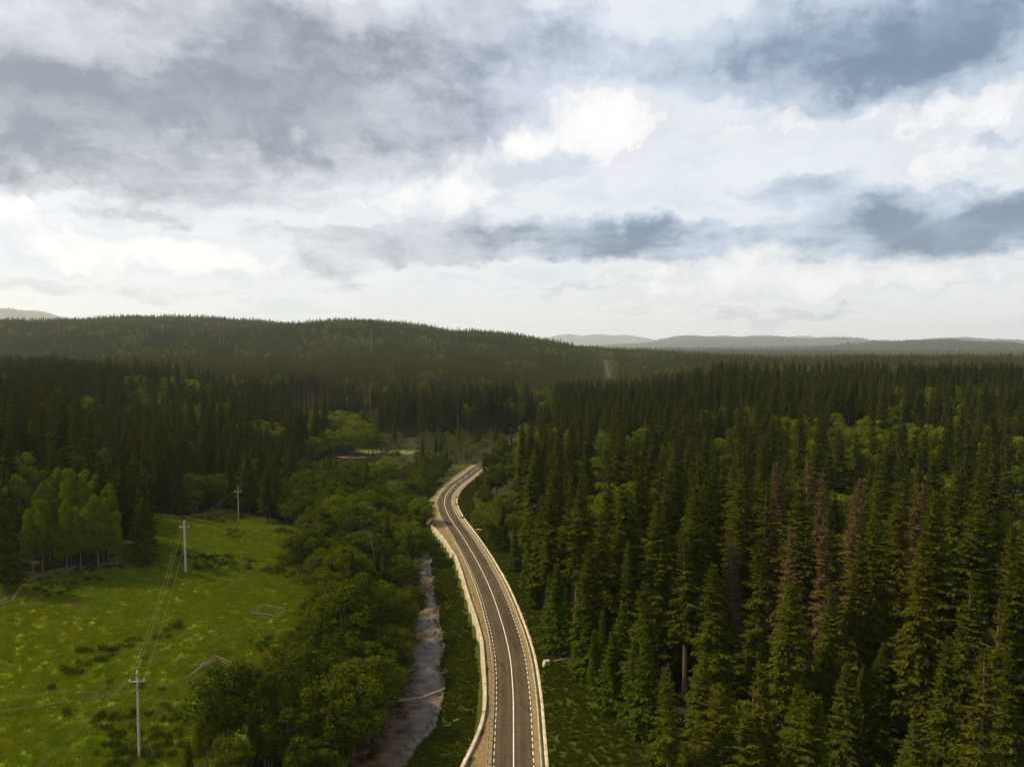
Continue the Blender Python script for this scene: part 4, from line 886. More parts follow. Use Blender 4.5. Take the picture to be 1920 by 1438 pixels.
A|106.2|228.1|21.4|R|slender pale-trunked leafy tree around dead spruces, sixth row, third from left
A|137.6|228.5|25.0|R|slender pale-trunked leafy tree right of dead spruces, fifth row, rightmost
S|112.3|229.1|28.2|R|dark spruce around dead spruces, sixth row
B|-103.0|230.1|12.9|LM|round leafy tree behind far meadow pole
S|117.6|230.3|31.9|R|tall dark spruce around dead spruces, fifth row, rightmost
A|21.1|230.5|20.0|R|slender pale-trunked leafy tree just right of road, fourth row, leftmost
S|-154.9|230.6|30.2|LB|tall dark spruce at left photo edge, second row
S|5.6|230.9|33.4|R|tall dark spruce beside road bend, rightmost
B|-29.8|231.1|11.2|LS|low leafy tree on upper stream bank, sixth row
S|143.5|231.3|32.5|R|tall dark spruce right of dead spruces, sixth row
S|162.3|231.6|34.7|R|tall dark spruce by right photo edge, sixth row, rightmost
S|44.8|232.6|29.9|R|dark spruce between road and dead spruces, seventh row, leftmost
S|-167.7|232.6|27.4|LB|dark spruce at left photo edge, fourth row, leftmost
B|-80.3|233.2|9.7|LM|low leafy tree between meadow and road bend, second row
Y|-127.2|233.3|18.6|LB|young green spruce behind meadow birches, third row
B|-97.7|234.2|11.1|LM|low leafy tree behind far meadow pole, second row
S|52.5|234.3|34.6|R|tall dark spruce between road and dead spruces, seventh row, second from left
A|122.5|234.4|25.0|R|slender pale-trunked leafy tree right of dead spruces, fifth row, leftmost
B|-75.3|234.5|12.4|LM|round leafy tree between meadow and road bend, second row, leftmost
S|89.3|234.6|33.8|R|tall dark spruce around dead spruces, fifth row, second from left
S|-119.2|234.7|29.7|LB|dark spruce behind meadow birches, sixth row, rightmost
A|171.8|235.1|25.5|R|slender pale-trunked leafy tree by right photo edge, fourth row, rightmost
S|157.2|235.4|26.4|R|dark spruce by right photo edge, fourth row
S|-88.2|235.5|20.7|LM|short dark spruce behind far meadow pole, second row, rightmost
S|32.4|235.8|32.7|R|tall dark spruce just right of road, seventh row, rightmost
S|3.9|235.9|32.0|R|tall dark spruce beside road bend, leftmost
S|19.1|236.4|32.0|R|tall dark spruce just right of road, seventh row, second from left
S|-103.2|236.5|15.2|LM|short dark spruce behind far meadow pole, second row, leftmost
Y|-62.7|236.6|14.4|LM|young green spruce between meadow and road bend, nearest row, rightmost
A|114.8|236.7|25.0|R|slender pale-trunked leafy tree around dead spruces, sixth row, rightmost
S|11.7|236.8|31.7|R|tall dark spruce just right of road, seventh row, leftmost
A|101.0|236.9|26.0|R|slender pale-trunked leafy tree around dead spruces, sixth row, second from left
S|-143.8|237.3|30.7|LB|tall dark spruce behind meadow birches, fifth row
Y|-67.1|237.9|11.4|LM|young green spruce between meadow and road bend, nearest row, leftmost
A|161.0|238.3|25.0|R|slender pale-trunked leafy tree by right photo edge, fourth row, leftmost
A|40.5|238.6|19.1|R|slender pale-trunked leafy tree just right of road, fourth row, rightmost
A|63.2|238.9|21.7|R|slender pale-trunked leafy tree between road and dead spruces, fourth row, leftmost
S|-96.2|239.0|16.9|LM|short dark spruce behind far meadow pole, second row, second from left
S|79.6|239.0|31.4|R|tall dark spruce between road and dead spruces, seventh row, rightmost
S|-127.4|239.4|27.6|LB|dark spruce behind meadow birches, sixth row, second from left
B|-59.7|239.9|14.0|LM|round leafy tree between meadow and road bend, second row, rightmost
A|170.8|240.2|25.6|R|slender pale-trunked leafy tree by right photo edge, fourth row, second from left
B|-36.1|240.9|12.6|LS|round leafy tree on upper stream bank, sixth row
A|139.0|241.0|25.0|R|slender pale-trunked leafy tree right of dead spruces, fifth row, second from left
S|-121.3|241.5|30.1|LB|tall dark spruce behind meadow top, nearest row
B|-73.2|241.5|11.9|LM|low leafy tree between meadow and road bend, third row, second from left
S|22.8|241.8|30.4|R|tall dark spruce just right of road, seventh row, third from left
S|84.3|241.8|25.9|R|dark spruce between road and dead spruces, seventh row, rightmost
B|-63.7|241.9|13.5|LM|round leafy tree between meadow and road bend, third row, third from left
S|-88.8|242.4|13.6|LM|short dark spruce behind far meadow pole, third row, rightmost
B|-55.7|242.6|10.9|LM|low leafy tree between meadow and road bend, third row, fourth from left
A|75.9|242.7|26.0|R|slender pale-trunked leafy tree between road and dead spruces, fourth row, rightmost
S|-114.9|243.0|24.7|LB|dark spruce behind meadow top, nearest row
B|-100.4|243.0|10.6|LM|low leafy tree behind far meadow pole, third row
B|-68.4|243.2|11.4|LM|low leafy tree between meadow and road bend, third row, third from left
B|-47.9|243.3|14.4|LS|round leafy tree on upper stream bank, seventh row, second from left
A|-163.6|243.5|19.0|LB|slender pale-trunked leafy tree at left photo edge, fourth row
S|-82.0|243.9|20.0|LS|short dark spruce on upper stream bank, second row
A|16.6|244.1|27.0|R|slender pale-trunked leafy tree just right of road, fifth row, leftmost
A|123.3|244.4|21.3|R|slender pale-trunked leafy tree around dead spruces, seventh row, rightmost
B|-51.9|244.8|10.9|LM|low leafy tree between meadow and road bend, third row, rightmost
A|55.8|245.6|25.7|R|slender pale-trunked leafy tree between road and dead spruces, fifth row, third from left
S|-94.6|245.7|14.7|LM|short dark spruce behind far meadow pole, third row, second from left
S|-134.1|245.7|23.7|LB|dark spruce behind meadow birches, sixth row, leftmost
S|11.3|245.7|32.4|R|tall dark spruce just right of road, eighth row, leftmost
A|71.4|246.0|26.0|R|slender pale-trunked leafy tree between road and dead spruces, fifth row, fourth from left
B|-72.8|247.0|13.9|LM|round leafy tree between meadow and road bend, third row, second from left
B|-57.3|247.1|13.7|LM|round leafy tree between meadow and road bend, third row, fourth from left
B|-79.5|247.6|9.9|LM|low leafy tree between meadow and road bend, third row, leftmost
S|61.0|247.8|33.5|R|tall dark spruce between road and dead spruces, eighth row, leftmost
S|-170.4|247.8|29.3|LB|dark spruce at left photo edge, fourth row, rightmost
B|-65.7|248.1|13.6|LS|round leafy tree on upper stream bank, seventh row, leftmost
A|127.9|248.1|25.0|R|slender pale-trunked leafy tree right of dead spruces, sixth row, leftmost
B|-9.8|248.2|10.0|R|low leafy tree beside road bend, nearest row
B|-42.7|248.7|13.7|LS|round leafy tree on upper stream bank, seventh row, rightmost
A|37.8|248.9|25.8|R|slender pale-trunked leafy tree just right of road, fifth row, third from left
S|-97.6|249.6|16.2|LM|short dark spruce behind far meadow pole, third row, leftmost
A|110.4|249.9|19.1|R|slender pale-trunked leafy tree around dead spruces, seventh row, leftmost
S|-122.4|250.1|23.2|LB|dark spruce behind meadow top, second row, leftmost
A|132.5|250.2|21.7|R|slender pale-trunked leafy tree right of dead spruces, sixth row, third from left
A|33.0|250.5|24.2|R|slender pale-trunked leafy tree just right of road, fifth row, second from left
S|-88.6|251.0|20.1|LM|short dark spruce between meadow and road bend, nearest row
A|145.1|251.0|23.9|R|slender pale-trunked leafy tree right of dead spruces, sixth row, fifth from left
B|-83.4|251.2|13.7|LM|round leafy tree between meadow and road bend, third row, leftmost
B|-57.2|251.5|14.3|LM|round leafy tree between meadow and road bend, third row, rightmost
S|69.1|251.6|34.9|R|tall dark spruce between road and dead spruces, eighth row, rightmost
S|89.8|252.4|33.1|R|tall dark spruce around dead spruces, sixth row, leftmost
S|161.2|252.6|32.8|R|tall dark spruce by right photo edge, seventh row, leftmost
B|-74.7|252.6|14.5|LM|round leafy tree between meadow and road bend, fourth row, leftmost
B|-94.3|253.1|11.0|LM|low leafy tree behind far meadow pole, fourth row
S|167.5|253.3|28.4|R|dark spruce by right photo edge, fifth row
B|121.2|254.0|19.5|R|round leafy tree around dead spruces, nearest row, leftmost
S|103.7|254.2|32.1|R|tall dark spruce around dead spruces, sixth row, third from left
S|-126.7|254.2|30.5|LB|tall dark spruce behind meadow top, second row
S|-117.2|254.3|23.8|LB|dark spruce behind meadow top, second row, rightmost
S|-131.9|254.3|30.8|LB|tall dark spruce behind meadow birches, sixth row
S|-104.6|254.5|20.4|LM|short dark spruce behind far meadow pole, fourth row, leftmost
B|128.9|254.8|23.9|R|round leafy tree around dead spruces, nearest row, rightmost
A|5.6|255.1|23.5|R|slender pale-trunked leafy tree beside road bend, nearest row
B|141.1|255.6|19.1|R|round leafy tree right of dead spruces, second row
A|134.9|255.8|22.6|R|slender pale-trunked leafy tree right of dead spruces, sixth row, second from left
A|147.5|256.8|25.9|R|slender pale-trunked leafy tree right of dead spruces, sixth row, fourth from left
S|28.7|257.6|30.2|R|tall dark spruce just right of road, eighth row, rightmost
A|39.9|257.6|23.6|R|slender pale-trunked leafy tree just right of road, fifth row, rightmost
B|-90.1|257.8|10.6|LM|low leafy tree between meadow and road bend, fourth row, leftmost
B|-65.5|257.9|14.5|LM|round leafy tree between meadow and road bend, fourth row, rightmost
D|15.4|257.9|26.4|R|dead brown spruce just right of road, nearest row
S|171.9|258.4|32.8|R|tall dark spruce by right photo edge, seventh row, second from left
A|155.4|258.5|23.5|R|slender pale-trunked leafy tree right of dead spruces, sixth row, rightmost
A|48.4|258.6|22.5|R|slender pale-trunked leafy tree between road and dead spruces, fifth row, leftmost
A|-127.5|258.8|20.1|LB|slender pale-trunked leafy tree behind meadow top, nearest row
S|179.3|258.9|33.8|R|tall dark spruce by right photo edge, seventh row, rightmost
A|126.8|259.4|21.6|R|slender pale-trunked leafy tree around dead spruces, seventh row, third from left
A|164.8|260.0|19.6|R|slender pale-trunked leafy tree by right photo edge, fifth row
S|-123.0|260.2|27.4|LB|dark spruce behind meadow top, second row, second from left
A|55.6|260.4|22.8|R|slender pale-trunked leafy tree between road and dead spruces, fifth row, second from left
S|-103.7|260.5|16.6|LM|short dark spruce behind far meadow pole, fourth row, rightmost
A|83.9|261.1|21.8|R|slender pale-trunked leafy tree between road and dead spruces, fifth row, rightmost
S|105.1|261.2|33.0|R|tall dark spruce around dead spruces, sixth row, second from left
S|113.9|261.6|32.4|R|tall dark spruce around dead spruces, sixth row, rightmost
A|120.3|261.9|25.2|R|slender pale-trunked leafy tree around dead spruces, seventh row, second from left
B|-38.6|261.9|10.9|LS|low leafy tree on upper stream bank, seventh row
A|138.0|262.0|21.4|R|slender pale-trunked leafy tree right of dead spruces, seventh row, leftmost
B|-35.5|263.0|7.7|LM|low leafy tree between meadow and road bend, fourth row, rightmost
S|91.6|263.5|26.2|R|dark spruce between road and dead spruces, eighth row, rightmost
A|41.6|263.7|25.4|R|slender pale-trunked leafy tree just right of road, sixth row, rightmost
A|34.5|264.0|25.1|R|slender pale-trunked leafy tree just right of road, sixth row, seventh from left
S|-110.9|264.1|17.4|LM|short dark spruce behind far meadow pole, fifth row
Y|-54.9|264.6|13.2|LM|young green spruce between meadow and road bend, second row
A|-122.1|264.8|17.1|LB|slender pale-trunked leafy tree behind meadow top, second row
S|-116.0|265.0|25.3|LB|dark spruce behind meadow top, third row, third from left
B|-61.1|265.2|13.8|LS|round leafy tree on upper stream bank, eighth row
A|100.6|265.3|20.0|R|slender pale-trunked leafy tree around dead spruces, eighth row, leftmost
S|58.1|265.5|34.8|R|tall dark spruce between road and dead spruces, ninth row, leftmost
A|23.9|266.0|24.3|R|slender pale-trunked leafy tree just right of road, sixth row, third from left
B|125.5|266.6|20.4|R|round leafy tree around dead spruces, second row
B|-95.3|266.7|13.6|LM|round leafy tree between meadow and road bend, fifth row, leftmost
A|110.2|266.8|22.3|R|slender pale-trunked leafy tree around dead spruces, eighth row, sixth from left
A|184.4|267.0|21.6|R|slender pale-trunked leafy tree by right photo edge, sixth row, rightmost
A|160.5|267.2|25.4|R|slender pale-trunked leafy tree right of dead spruces, seventh row, rightmost
B|5.3|267.3|19.2|R|round leafy tree beside road bend, second row, rightmost
S|72.5|267.5|32.9|R|tall dark spruce between road and dead spruces, ninth row, third from left
S|-151.2|267.8|30.2|LB|tall dark spruce behind meadow birches, seventh row
B|-71.7|268.5|10.4|LM|low leafy tree between meadow and road bend, fifth row, leftmost
A|33.6|268.9|22.1|R|slender pale-trunked leafy tree just right of road, sixth row, sixth from left
Y|-128.5|268.9|16.3|LB|young green spruce behind meadow top
B|-49.4|269.0|10.9|LM|low leafy tree between meadow and road bend, fifth row, rightmost
S|93.6|269.2|33.3|R|tall dark spruce between road and dead spruces, ninth row, rightmost
A|49.7|269.2|27.0|R|slender pale-trunked leafy tree between road and dead spruces, sixth row
B|-54.9|269.2|12.0|LS|round leafy tree on upper stream bank, ninth row
B|-13.0|269.4|9.0|R|low leafy tree beside road bend, second row, leftmost
A|13.6|269.4|22.6|R|slender pale-trunked leafy tree just right of road, sixth row, second from left
A|28.4|269.6|21.9|R|slender pale-trunked leafy tree just right of road, sixth row, fourth from left
B|-9.2|269.6|11.0|R|low leafy tree beside road bend, second row, rightmost
S|-115.7|270.0|23.5|LB|dark spruce behind meadow top, third row, rightmost
A|145.9|270.0|21.8|R|slender pale-trunked leafy tree right of dead spruces, seventh row, third from left
A|103.1|270.3|23.0|R|slender pale-trunked leafy tree around dead spruces, eighth row, second from left
A|137.3|271.0|21.6|R|slender pale-trunked leafy tree around dead spruces, eighth row, rightmost
S|-123.4|271.2|28.5|LB|dark spruce behind meadow top, third row, second from left
A|108.4|271.8|23.1|R|slender pale-trunked leafy tree around dead spruces, eighth row, fourth from left
A|181.3|271.9|24.9|R|slender pale-trunked leafy tree by right photo edge, sixth row, second from left
S|63.8|272.2|32.0|R|tall dark spruce between road and dead spruces, ninth row, second from left
A|-157.6|272.2|17.1|LB|slender pale-trunked leafy tree behind meadow birches, fifth row
B|-5.8|272.2|13.0|R|round leafy tree beside road bend, second row, leftmost
S|-84.9|272.3|19.4|LM|short dark spruce between meadow and road bend, second row
S|-149.5|273.1|24.6|LB|dark spruce behind meadow birches, seventh row, leftmost
A|151.4|273.1|24.9|R|slender pale-trunked leafy tree right of dead spruces, seventh row, fourth from left
A|8.9|273.3|24.7|R|slender pale-trunked leafy tree just right of road, sixth row, leftmost
B|-69.9|273.5|13.2|LM|round leafy tree between meadow and road bend, fifth row, rightmost
A|131.7|274.1|22.7|R|slender pale-trunked leafy tree around dead spruces, eighth row, eighth from left
S|-132.7|274.2|27.7|LB|dark spruce behind meadow top, third row, leftmost
A|175.0|274.4|23.5|R|slender pale-trunked leafy tree by right photo edge, sixth row, leftmost
S|69.3|275.2|28.7|R|dark spruce between road and dead spruces, eighth row, leftmost
S|87.6|275.3|31.4|R|tall dark spruce between road and dead spruces, ninth row, fourth from left
S|169.0|275.4|32.4|R|tall dark spruce right of dead spruces, seventh row
A|29.8|275.6|22.3|R|slender pale-trunked leafy tree just right of road, sixth row, fifth from left
A|112.4|276.1|25.5|R|slender pale-trunked leafy tree around dead spruces, eighth row, fifth from left
S|-197.9|276.3|28.5|LB|dark spruce at left photo edge, fifth row
B|-45.6|276.4|9.7|LS|low leafy tree on upper stream bank, eighth row
B|-61.6|277.7|11.2|LM|low leafy tree between meadow and road bend, sixth row, third from left
A|135.4|277.8|21.6|R|slender pale-trunked leafy tree around dead spruces, eighth row, ninth from left
B|-92.6|277.9|12.9|LM|round leafy tree between meadow and road bend, sixth row, leftmost
B|-35.9|278.2|7.5|LM|low leafy tree between meadow and road bend, sixth row, rightmost
Y|-53.5|278.5|10.7|LM|young green spruce between meadow and road bend, third row
A|118.0|278.6|21.0|R|slender pale-trunked leafy tree around dead spruces, eighth row, seventh from left
S|-151.2|278.7|27.3|LB|dark spruce behind meadow birches, seventh row, rightmost
A|148.5|279.3|19.1|R|slender pale-trunked leafy tree right of dead spruces, seventh row, second from left
B|-83.1|279.4|11.5|LM|low leafy tree between meadow and road bend, sixth row, leftmost
A|108.2|279.4|22.6|R|slender pale-trunked leafy tree around dead spruces, eighth row, third from left
B|-65.8|279.8|12.2|LM|round leafy tree between meadow and road bend, sixth row, rightmost
B|-49.1|279.8|7.7|LM|low leafy tree between meadow and road bend, sixth row, sixth from left
B|-103.5|280.4|11.5|LM|low leafy tree behind far meadow pole, fifth row
A|142.4|280.6|26.0|R|slender pale-trunked leafy tree around dead spruces, ninth row, rightmost
A|130.8|280.6|23.6|R|slender pale-trunked leafy tree around dead spruces, ninth row, sixth from left
S|58.3|280.8|31.7|R|tall dark spruce between road and dead spruces, tenth row, leftmost
S|-156.1|281.1|28.5|LB|dark spruce behind meadow birches, eighth row
D|10.6|281.2|31.0|R|dead brown spruce just right of road, second row
A|-163.4|281.5|19.3|LB|slender pale-trunked leafy tree behind meadow birches, sixth row, rightmost
D|124.8|282.2|26.3|R|dead brown spruce around dead spruces, fourth row
B|-75.5|282.4|9.2|LM|low leafy tree between meadow and road bend, sixth row, second from left
B|-38.8|282.7|7.0|LM|low leafy tree between meadow and road bend, sixth row, seventh from left
A|39.5|283.6|23.7|R|slender pale-trunked leafy tree just right of road, seventh row, third from left
B|22.5|283.7|24.0|R|round leafy tree just right of road, second row, leftmost
D|54.0|283.9|27.0|R|dead brown spruce between road and dead spruces, second row
A|180.7|284.0|24.7|R|slender pale-trunked leafy tree by right photo edge, seventh row, leftmost
A|88.6|284.7|21.4|R|slender pale-trunked leafy tree between road and dead spruces, seventh row, leftmost
A|6.4|284.7|25.0|R|slender pale-trunked leafy tree beside road bend, second row, leftmost
S|-121.0|284.9|24.3|LB|dark spruce behind meadow top, fourth row, second from left
A|45.0|285.6|23.0|R|slender pale-trunked leafy tree just right of road, seventh row, rightmost
S|149.0|286.1|32.7|R|tall dark spruce right of dead spruces, eighth row, leftmost
B|-52.1|286.5|11.1|LM|low leafy tree between meadow and road bend, sixth row, fifth from left
A|120.2|286.6|25.7|R|slender pale-trunked leafy tree around dead spruces, ninth row, third from left
B|-62.6|287.0|11.0|LM|low leafy tree between meadow and road bend, sixth row, fourth from left
B|30.8|287.5|23.3|R|round leafy tree just right of road, second row, rightmost
A|98.0|287.5|23.3|R|slender pale-trunked leafy tree between road and dead spruces, seventh row, second from left
S|-116.6|287.6|20.8|LB|short dark spruce behind meadow top, nearest row
A|-180.5|287.6|21.7|LB|slender pale-trunked leafy tree behind meadow birches, sixth row, leftmost
A|125.7|287.8|22.4|R|slender pale-trunked leafy tree around dead spruces, ninth row, fourth from left
A|108.5|288.5|25.3|R|slender pale-trunked leafy tree around dead spruces, ninth row, leftmost
S|-131.9|289.7|29.9|LB|dark spruce behind meadow top, fourth row, leftmost
B|-2.2|290.1|14.0|R|round leafy tree beside road bend, third row, leftmost
S|88.8|290.5|32.7|R|tall dark spruce between road and dead spruces, tenth row, third from left
B|-52.7|290.6|14.8|LS|round leafy tree on upper stream bank, tenth row
S|174.7|290.6|31.7|R|tall dark spruce right of dead spruces, eighth row, rightmost
B|-81.4|290.7|9.2|LM|low leafy tree between meadow and road bend, seventh row, second from left
S|187.8|291.2|31.6|R|tall dark spruce by right photo edge, eighth row
A|207.8|291.2|22.9|R|slender pale-trunked leafy tree by right photo edge, seventh row, rightmost
A|134.6|291.7|24.3|R|slender pale-trunked leafy tree around dead spruces, ninth row, fifth from left
B|-76.4|291.9|10.2|LM|low leafy tree between meadow and road bend, seventh row, third from left
B|-43.5|292.2|5.3|LM|low leafy tree between meadow and road bend, seventh row, fifth from left
A|6.6|292.2|25.7|R|slender pale-trunked leafy tree beside road bend, second row, rightmost
S|76.0|292.4|34.9|R|tall dark spruce between road and dead spruces, tenth row, second from left
B|-70.9|292.4|10.1|LM|low leafy tree between meadow and road bend, seventh row, fourth from left
A|112.4|292.7|22.0|R|slender pale-trunked leafy tree around dead spruces, ninth row, second from left
A|140.2|292.8|19.3|R|slender pale-trunked leafy tree around dead spruces, ninth row, seventh from left
B|-33.7|293.1|7.1|LM|low leafy tree between meadow and road bend, seventh row, eighth from left
A|38.9|293.1|24.6|R|slender pale-trunked leafy tree just right of road, seventh row, second from left
S|-115.1|293.6|23.3|LB|dark spruce behind meadow top, fourth row, rightmost
S|96.9|294.7|33.0|R|tall dark spruce between road and dead spruces, tenth row, rightmost
B|-39.1|294.8|7.1|LM|low leafy tree between meadow and road bend, seventh row, seventh from left
S|-122.5|294.9|25.1|LB|dark spruce behind meadow top, fourth row, third from left
B|-100.9|295.8|11.1|LM|low leafy tree between meadow and road bend, seventh row, leftmost
S|91.7|295.9|34.4|R|tall dark spruce between road and dead spruces, tenth row, fourth from left
S|126.6|296.1|34.0|R|tall dark spruce around dead spruces, seventh row
S|-202.8|296.6|30.2|LB|tall dark spruce at left photo edge, third row
A|191.4|296.7|20.8|R|slender pale-trunked leafy tree by right photo edge, seventh row, second from left
S|47.2|297.0|34.3|R|tall dark spruce just right of road, ninth row
A|101.8|297.3|23.6|R|slender pale-trunked leafy tree between road and dead spruces, seventh row, rightmost
B|110.0|297.5|23.3|R|round leafy tree around dead spruces, third row
B|5.6|297.6|19.0|R|round leafy tree beside road bend, third row, rightmost
A|24.8|297.9|25.7|R|slender pale-trunked leafy tree just right of road, seventh row, leftmost
S|208.3|298.0|34.3|R|tall dark spruce by right photo edge, ninth row, third from left
B|-41.6|298.1|6.8|LM|low leafy tree between meadow and road bend, seventh row, sixth from left
S|-115.0|298.8|20.8|LB|short dark spruce behind meadow top, second row
A|12.0|298.8|23.6|R|slender pale-trunked leafy tree just right of road, eighth row, leftmost
B|-32.6|299.1|6.5|LM|low leafy tree between meadow and road bend, seventh row, rightmost
Y|-36.8|299.6|7.4|LM|young green spruce between meadow and road bend, fourth row
S|-134.4|299.8|24.6|LB|dark spruce behind meadow top, fifth row, second from left
B|-61.8|300.5|8.8|LM|low leafy tree between meadow and road bend, eighth row, second from left
S|-196.6|300.9|29.8|LB|dark spruce at left photo edge, sixth row
B|-49.9|301.1|5.5|LM|low leafy tree between meadow and road bend, eighth row, fifth from left
B|-70.0|301.2|8.7|LM|low leafy tree between meadow and road bend, eighth row, leftmost
S|201.8|302.4|34.6|R|tall dark spruce by right photo edge, ninth row, second from left
B|-44.6|302.9|5.9|LM|low leafy tree between meadow and road bend, eighth row, seventh from left
S|-119.5|303.1|27.4|LB|dark spruce behind meadow top, fifth row, third from left
A|-180.2|303.2|17.5|LB|slender pale-trunked leafy tree behind meadow birches, seventh row, second from left
B|-58.3|304.4|8.2|LM|low leafy tree between meadow and road bend, eighth row, third from left
S|217.4|305.0|34.7|R|tall dark spruce by right photo edge, ninth row, rightmost
S|-187.5|305.3|25.0|LB|dark spruce behind meadow birches, ninth row, leftmost
S|138.7|305.5|32.8|R|tall dark spruce around dead spruces, eighth row, second from left
S|-142.1|305.8|28.6|LB|dark spruce behind meadow top, fifth row, leftmost
B|-37.8|306.1|6.4|LM|low leafy tree between meadow and road bend, eighth row, eighth from left
B|-31.8|306.2|6.2|LM|low leafy tree between meadow and road bend, eighth row, rightmost
A|85.1|306.7|23.4|R|slender pale-trunked leafy tree between road and dead spruces, eighth row, second from left
A|8.1|306.9|24.8|R|slender pale-trunked leafy tree beside road bend, third row
A|101.7|307.3|25.4|R|slender pale-trunked leafy tree between road and dead spruces, eighth row, rightmost
S|199.9|308.0|31.5|R|tall dark spruce by right photo edge, ninth row, leftmost
A|164.1|308.0|23.0|R|slender pale-trunked leafy tree right of dead spruces, eighth row, leftmost
S|-174.8|308.2|28.5|LB|dark spruce behind meadow birches, ninth row, rightmost
A|-163.9|308.5|21.9|LB|slender pale-trunked leafy tree behind meadow birches, seventh row, rightmost
S|121.0|308.8|34.9|R|tall dark spruce around dead spruces, eighth row, leftmost
B|-51.4|309.1|5.0|LM|low leafy tree between meadow and road bend, eighth row, fourth from left
S|-115.5|309.3|24.7|LB|dark spruce behind meadow top, fifth row, rightmost
B|89.3|309.8|23.4|R|round leafy tree between road and dead spruces, nearest row
A|-183.5|309.8|20.7|LB|slender pale-trunked leafy tree behind meadow birches, seventh row, third from left
A|192.8|309.8|19.3|R|slender pale-trunked leafy tree right of dead spruces, eighth row, rightmost
A|223.8|310.5|24.3|R|slender pale-trunked leafy tree by right photo edge, eighth row
B|-37.3|311.4|7.7|LM|low leafy tree between meadow and road bend, eighth row, ninth from left
B|-47.9|311.8|7.0|LM|low leafy tree between meadow and road bend, eighth row, sixth from left
A|-190.2|311.9|18.8|LB|slender pale-trunked leafy tree behind meadow birches, seventh row, leftmost
A|102.2|312.4|24.6|R|slender pale-trunked leafy tree between road and dead spruces, eighth row, fourth from left
A|84.9|313.1|19.7|R|slender pale-trunked leafy tree between road and dead spruces, eighth row, leftmost
A|96.3|313.3|24.9|R|slender pale-trunked leafy tree between road and dead spruces, eighth row, third from left
Y|-30.7|313.9|4.7|LM|young green spruce between meadow and road bend, fifth row, rightmost
A|127.7|314.2|21.5|R|slender pale-trunked leafy tree around dead spruces, tenth row
A|-168.2|314.3|21.5|LB|slender pale-trunked leafy tree behind meadow birches, eighth row, rightmost
S|149.4|314.7|32.4|R|tall dark spruce around dead spruces, eighth row, rightmost
B|-39.3|314.8|7.5|LM|low leafy tree between meadow and road bend, ninth row, third from left
Y|-43.0|314.8|7.9|LM|young green spruce between meadow and road bend, fifth row, second from left
A|17.3|315.6|24.2|R|slender pale-trunked leafy tree just right of road, eighth row, rightmost
S|-113.6|315.7|25.4|LB|dark spruce behind meadow top, sixth row, rightmost
Y|-12.3|316.0|8.0|R|young green spruce beside road bend, fifth row, leftmost
S|-138.1|316.6|28.7|LB|dark spruce behind meadow top, sixth row, leftmost
B|-34.1|316.9|7.6|LM|low leafy tree between meadow and road bend, ninth row, fourth from left
S|213.4|317.1|32.7|R|tall dark spruce by right photo edge, tenth row
S|-178.9|317.6|29.8|LB|dark spruce behind meadow birches, tenth row
A|6.3|317.6|25.3|R|slender pale-trunked leafy tree beside road bend, fourth row
A|174.5|318.2|25.3|R|slender pale-trunked leafy tree right of dead spruces, ninth row
B|-41.2|318.7|7.3|LM|low leafy tree between meadow and road bend, ninth row, second from left
Y|-51.5|319.1|5.9|LM|young green spruce between meadow and road bend, fifth row, leftmost
A|86.0|319.2|24.5|R|slender pale-trunked leafy tree between road and dead spruces, ninth row, second from left
A|98.6|319.7|25.5|R|slender pale-trunked leafy tree between road and dead spruces, ninth row, rightmost
A|224.5|319.7|20.6|R|slender pale-trunked leafy tree by right photo edge, ninth row
B|-111.2|320.3|11.5|LM|low leafy tree between meadow and road bend, ninth row, leftmost
B|-123.4|320.9|16.0|LG|round leafy tree in grove behind sandy clearing, nearest row, leftmost
B|-11.0|321.0|9.5|R|low leafy tree beside road bend, third row
B|-104.8|321.0|12.2|LM|round leafy tree between meadow and road bend, seventh row
B|-119.8|321.3|17.0|LG|round leafy tree in grove behind sandy clearing, nearest row, second from left
A|-142.4|321.3|19.8|LB|slender pale-trunked leafy tree behind meadow top, third row
B|-30.1|321.5|5.7|LM|low leafy tree between meadow and road bend, ninth row, rightmost
A|15.0|321.6|22.5|R|slender pale-trunked leafy tree just right of road, ninth row
A|-206.9|322.0|21.3|LB|slender pale-trunked leafy tree behind meadow birches, eighth row, leftmost
S|-179.8|322.9|30.1|LB|tall dark spruce behind meadow birches, eighth row
B|107.6|324.4|23.3|R|round leafy tree between road and dead spruces, second row
B|-53.4|324.4|5.0|LM|low leafy tree between meadow and road bend, tenth row, leftmost
Y|-32.0|324.9|7.6|LM|young green spruce between meadow and road bend, sixth row
B|-39.9|325.5|7.9|LM|low leafy tree between meadow and road bend, tenth row, third from left
B|-36.0|325.5|7.3|LM|low leafy tree between meadow and road bend, tenth row, fourth from left
B|-47.5|326.0|7.0|LM|low leafy tree between meadow and road bend, tenth row, second from left
Y|-2.0|326.0|13.0|R|young green spruce beside road bend, fifth row, rightmost
Y|-9.0|327.0|10.0|R|young green spruce beside road bend, fifth row, second from left
B|-115.8|327.1|18.0|LG|round leafy tree in grove behind sandy clearing, nearest row, rightmost
A|98.1|327.4|22.9|R|slender pale-trunked leafy tree between road and dead spruces, ninth row, third from left
S|-134.6|327.5|25.5|LB|dark spruce behind meadow top, sixth row, second from left
B|-29.7|328.6|6.0|LM|low leafy tree between meadow and road bend, tenth row, rightmost
S|184.0|329.2|33.6|R|tall dark spruce right of dead spruces, ninth row, leftmost
S|198.4|329.2|32.6|R|tall dark spruce right of dead spruces, ninth row, rightmost
B|-35.0|329.5|7.5|LM|low leafy tree between meadow and road bend, tenth row, fifth from left
A|86.0|329.8|21.5|R|slender pale-trunked leafy tree between road and dead spruces, ninth row, leftmost
B|-6.5|331.0|12.5|R|round leafy tree beside road bend, fourth row
Y|-3.5|333.0|14.5|R|young green spruce beside road bend, fifth row, third from left
B|-11.8|335.0|9.0|R|low leafy tree beside road bend, fourth row
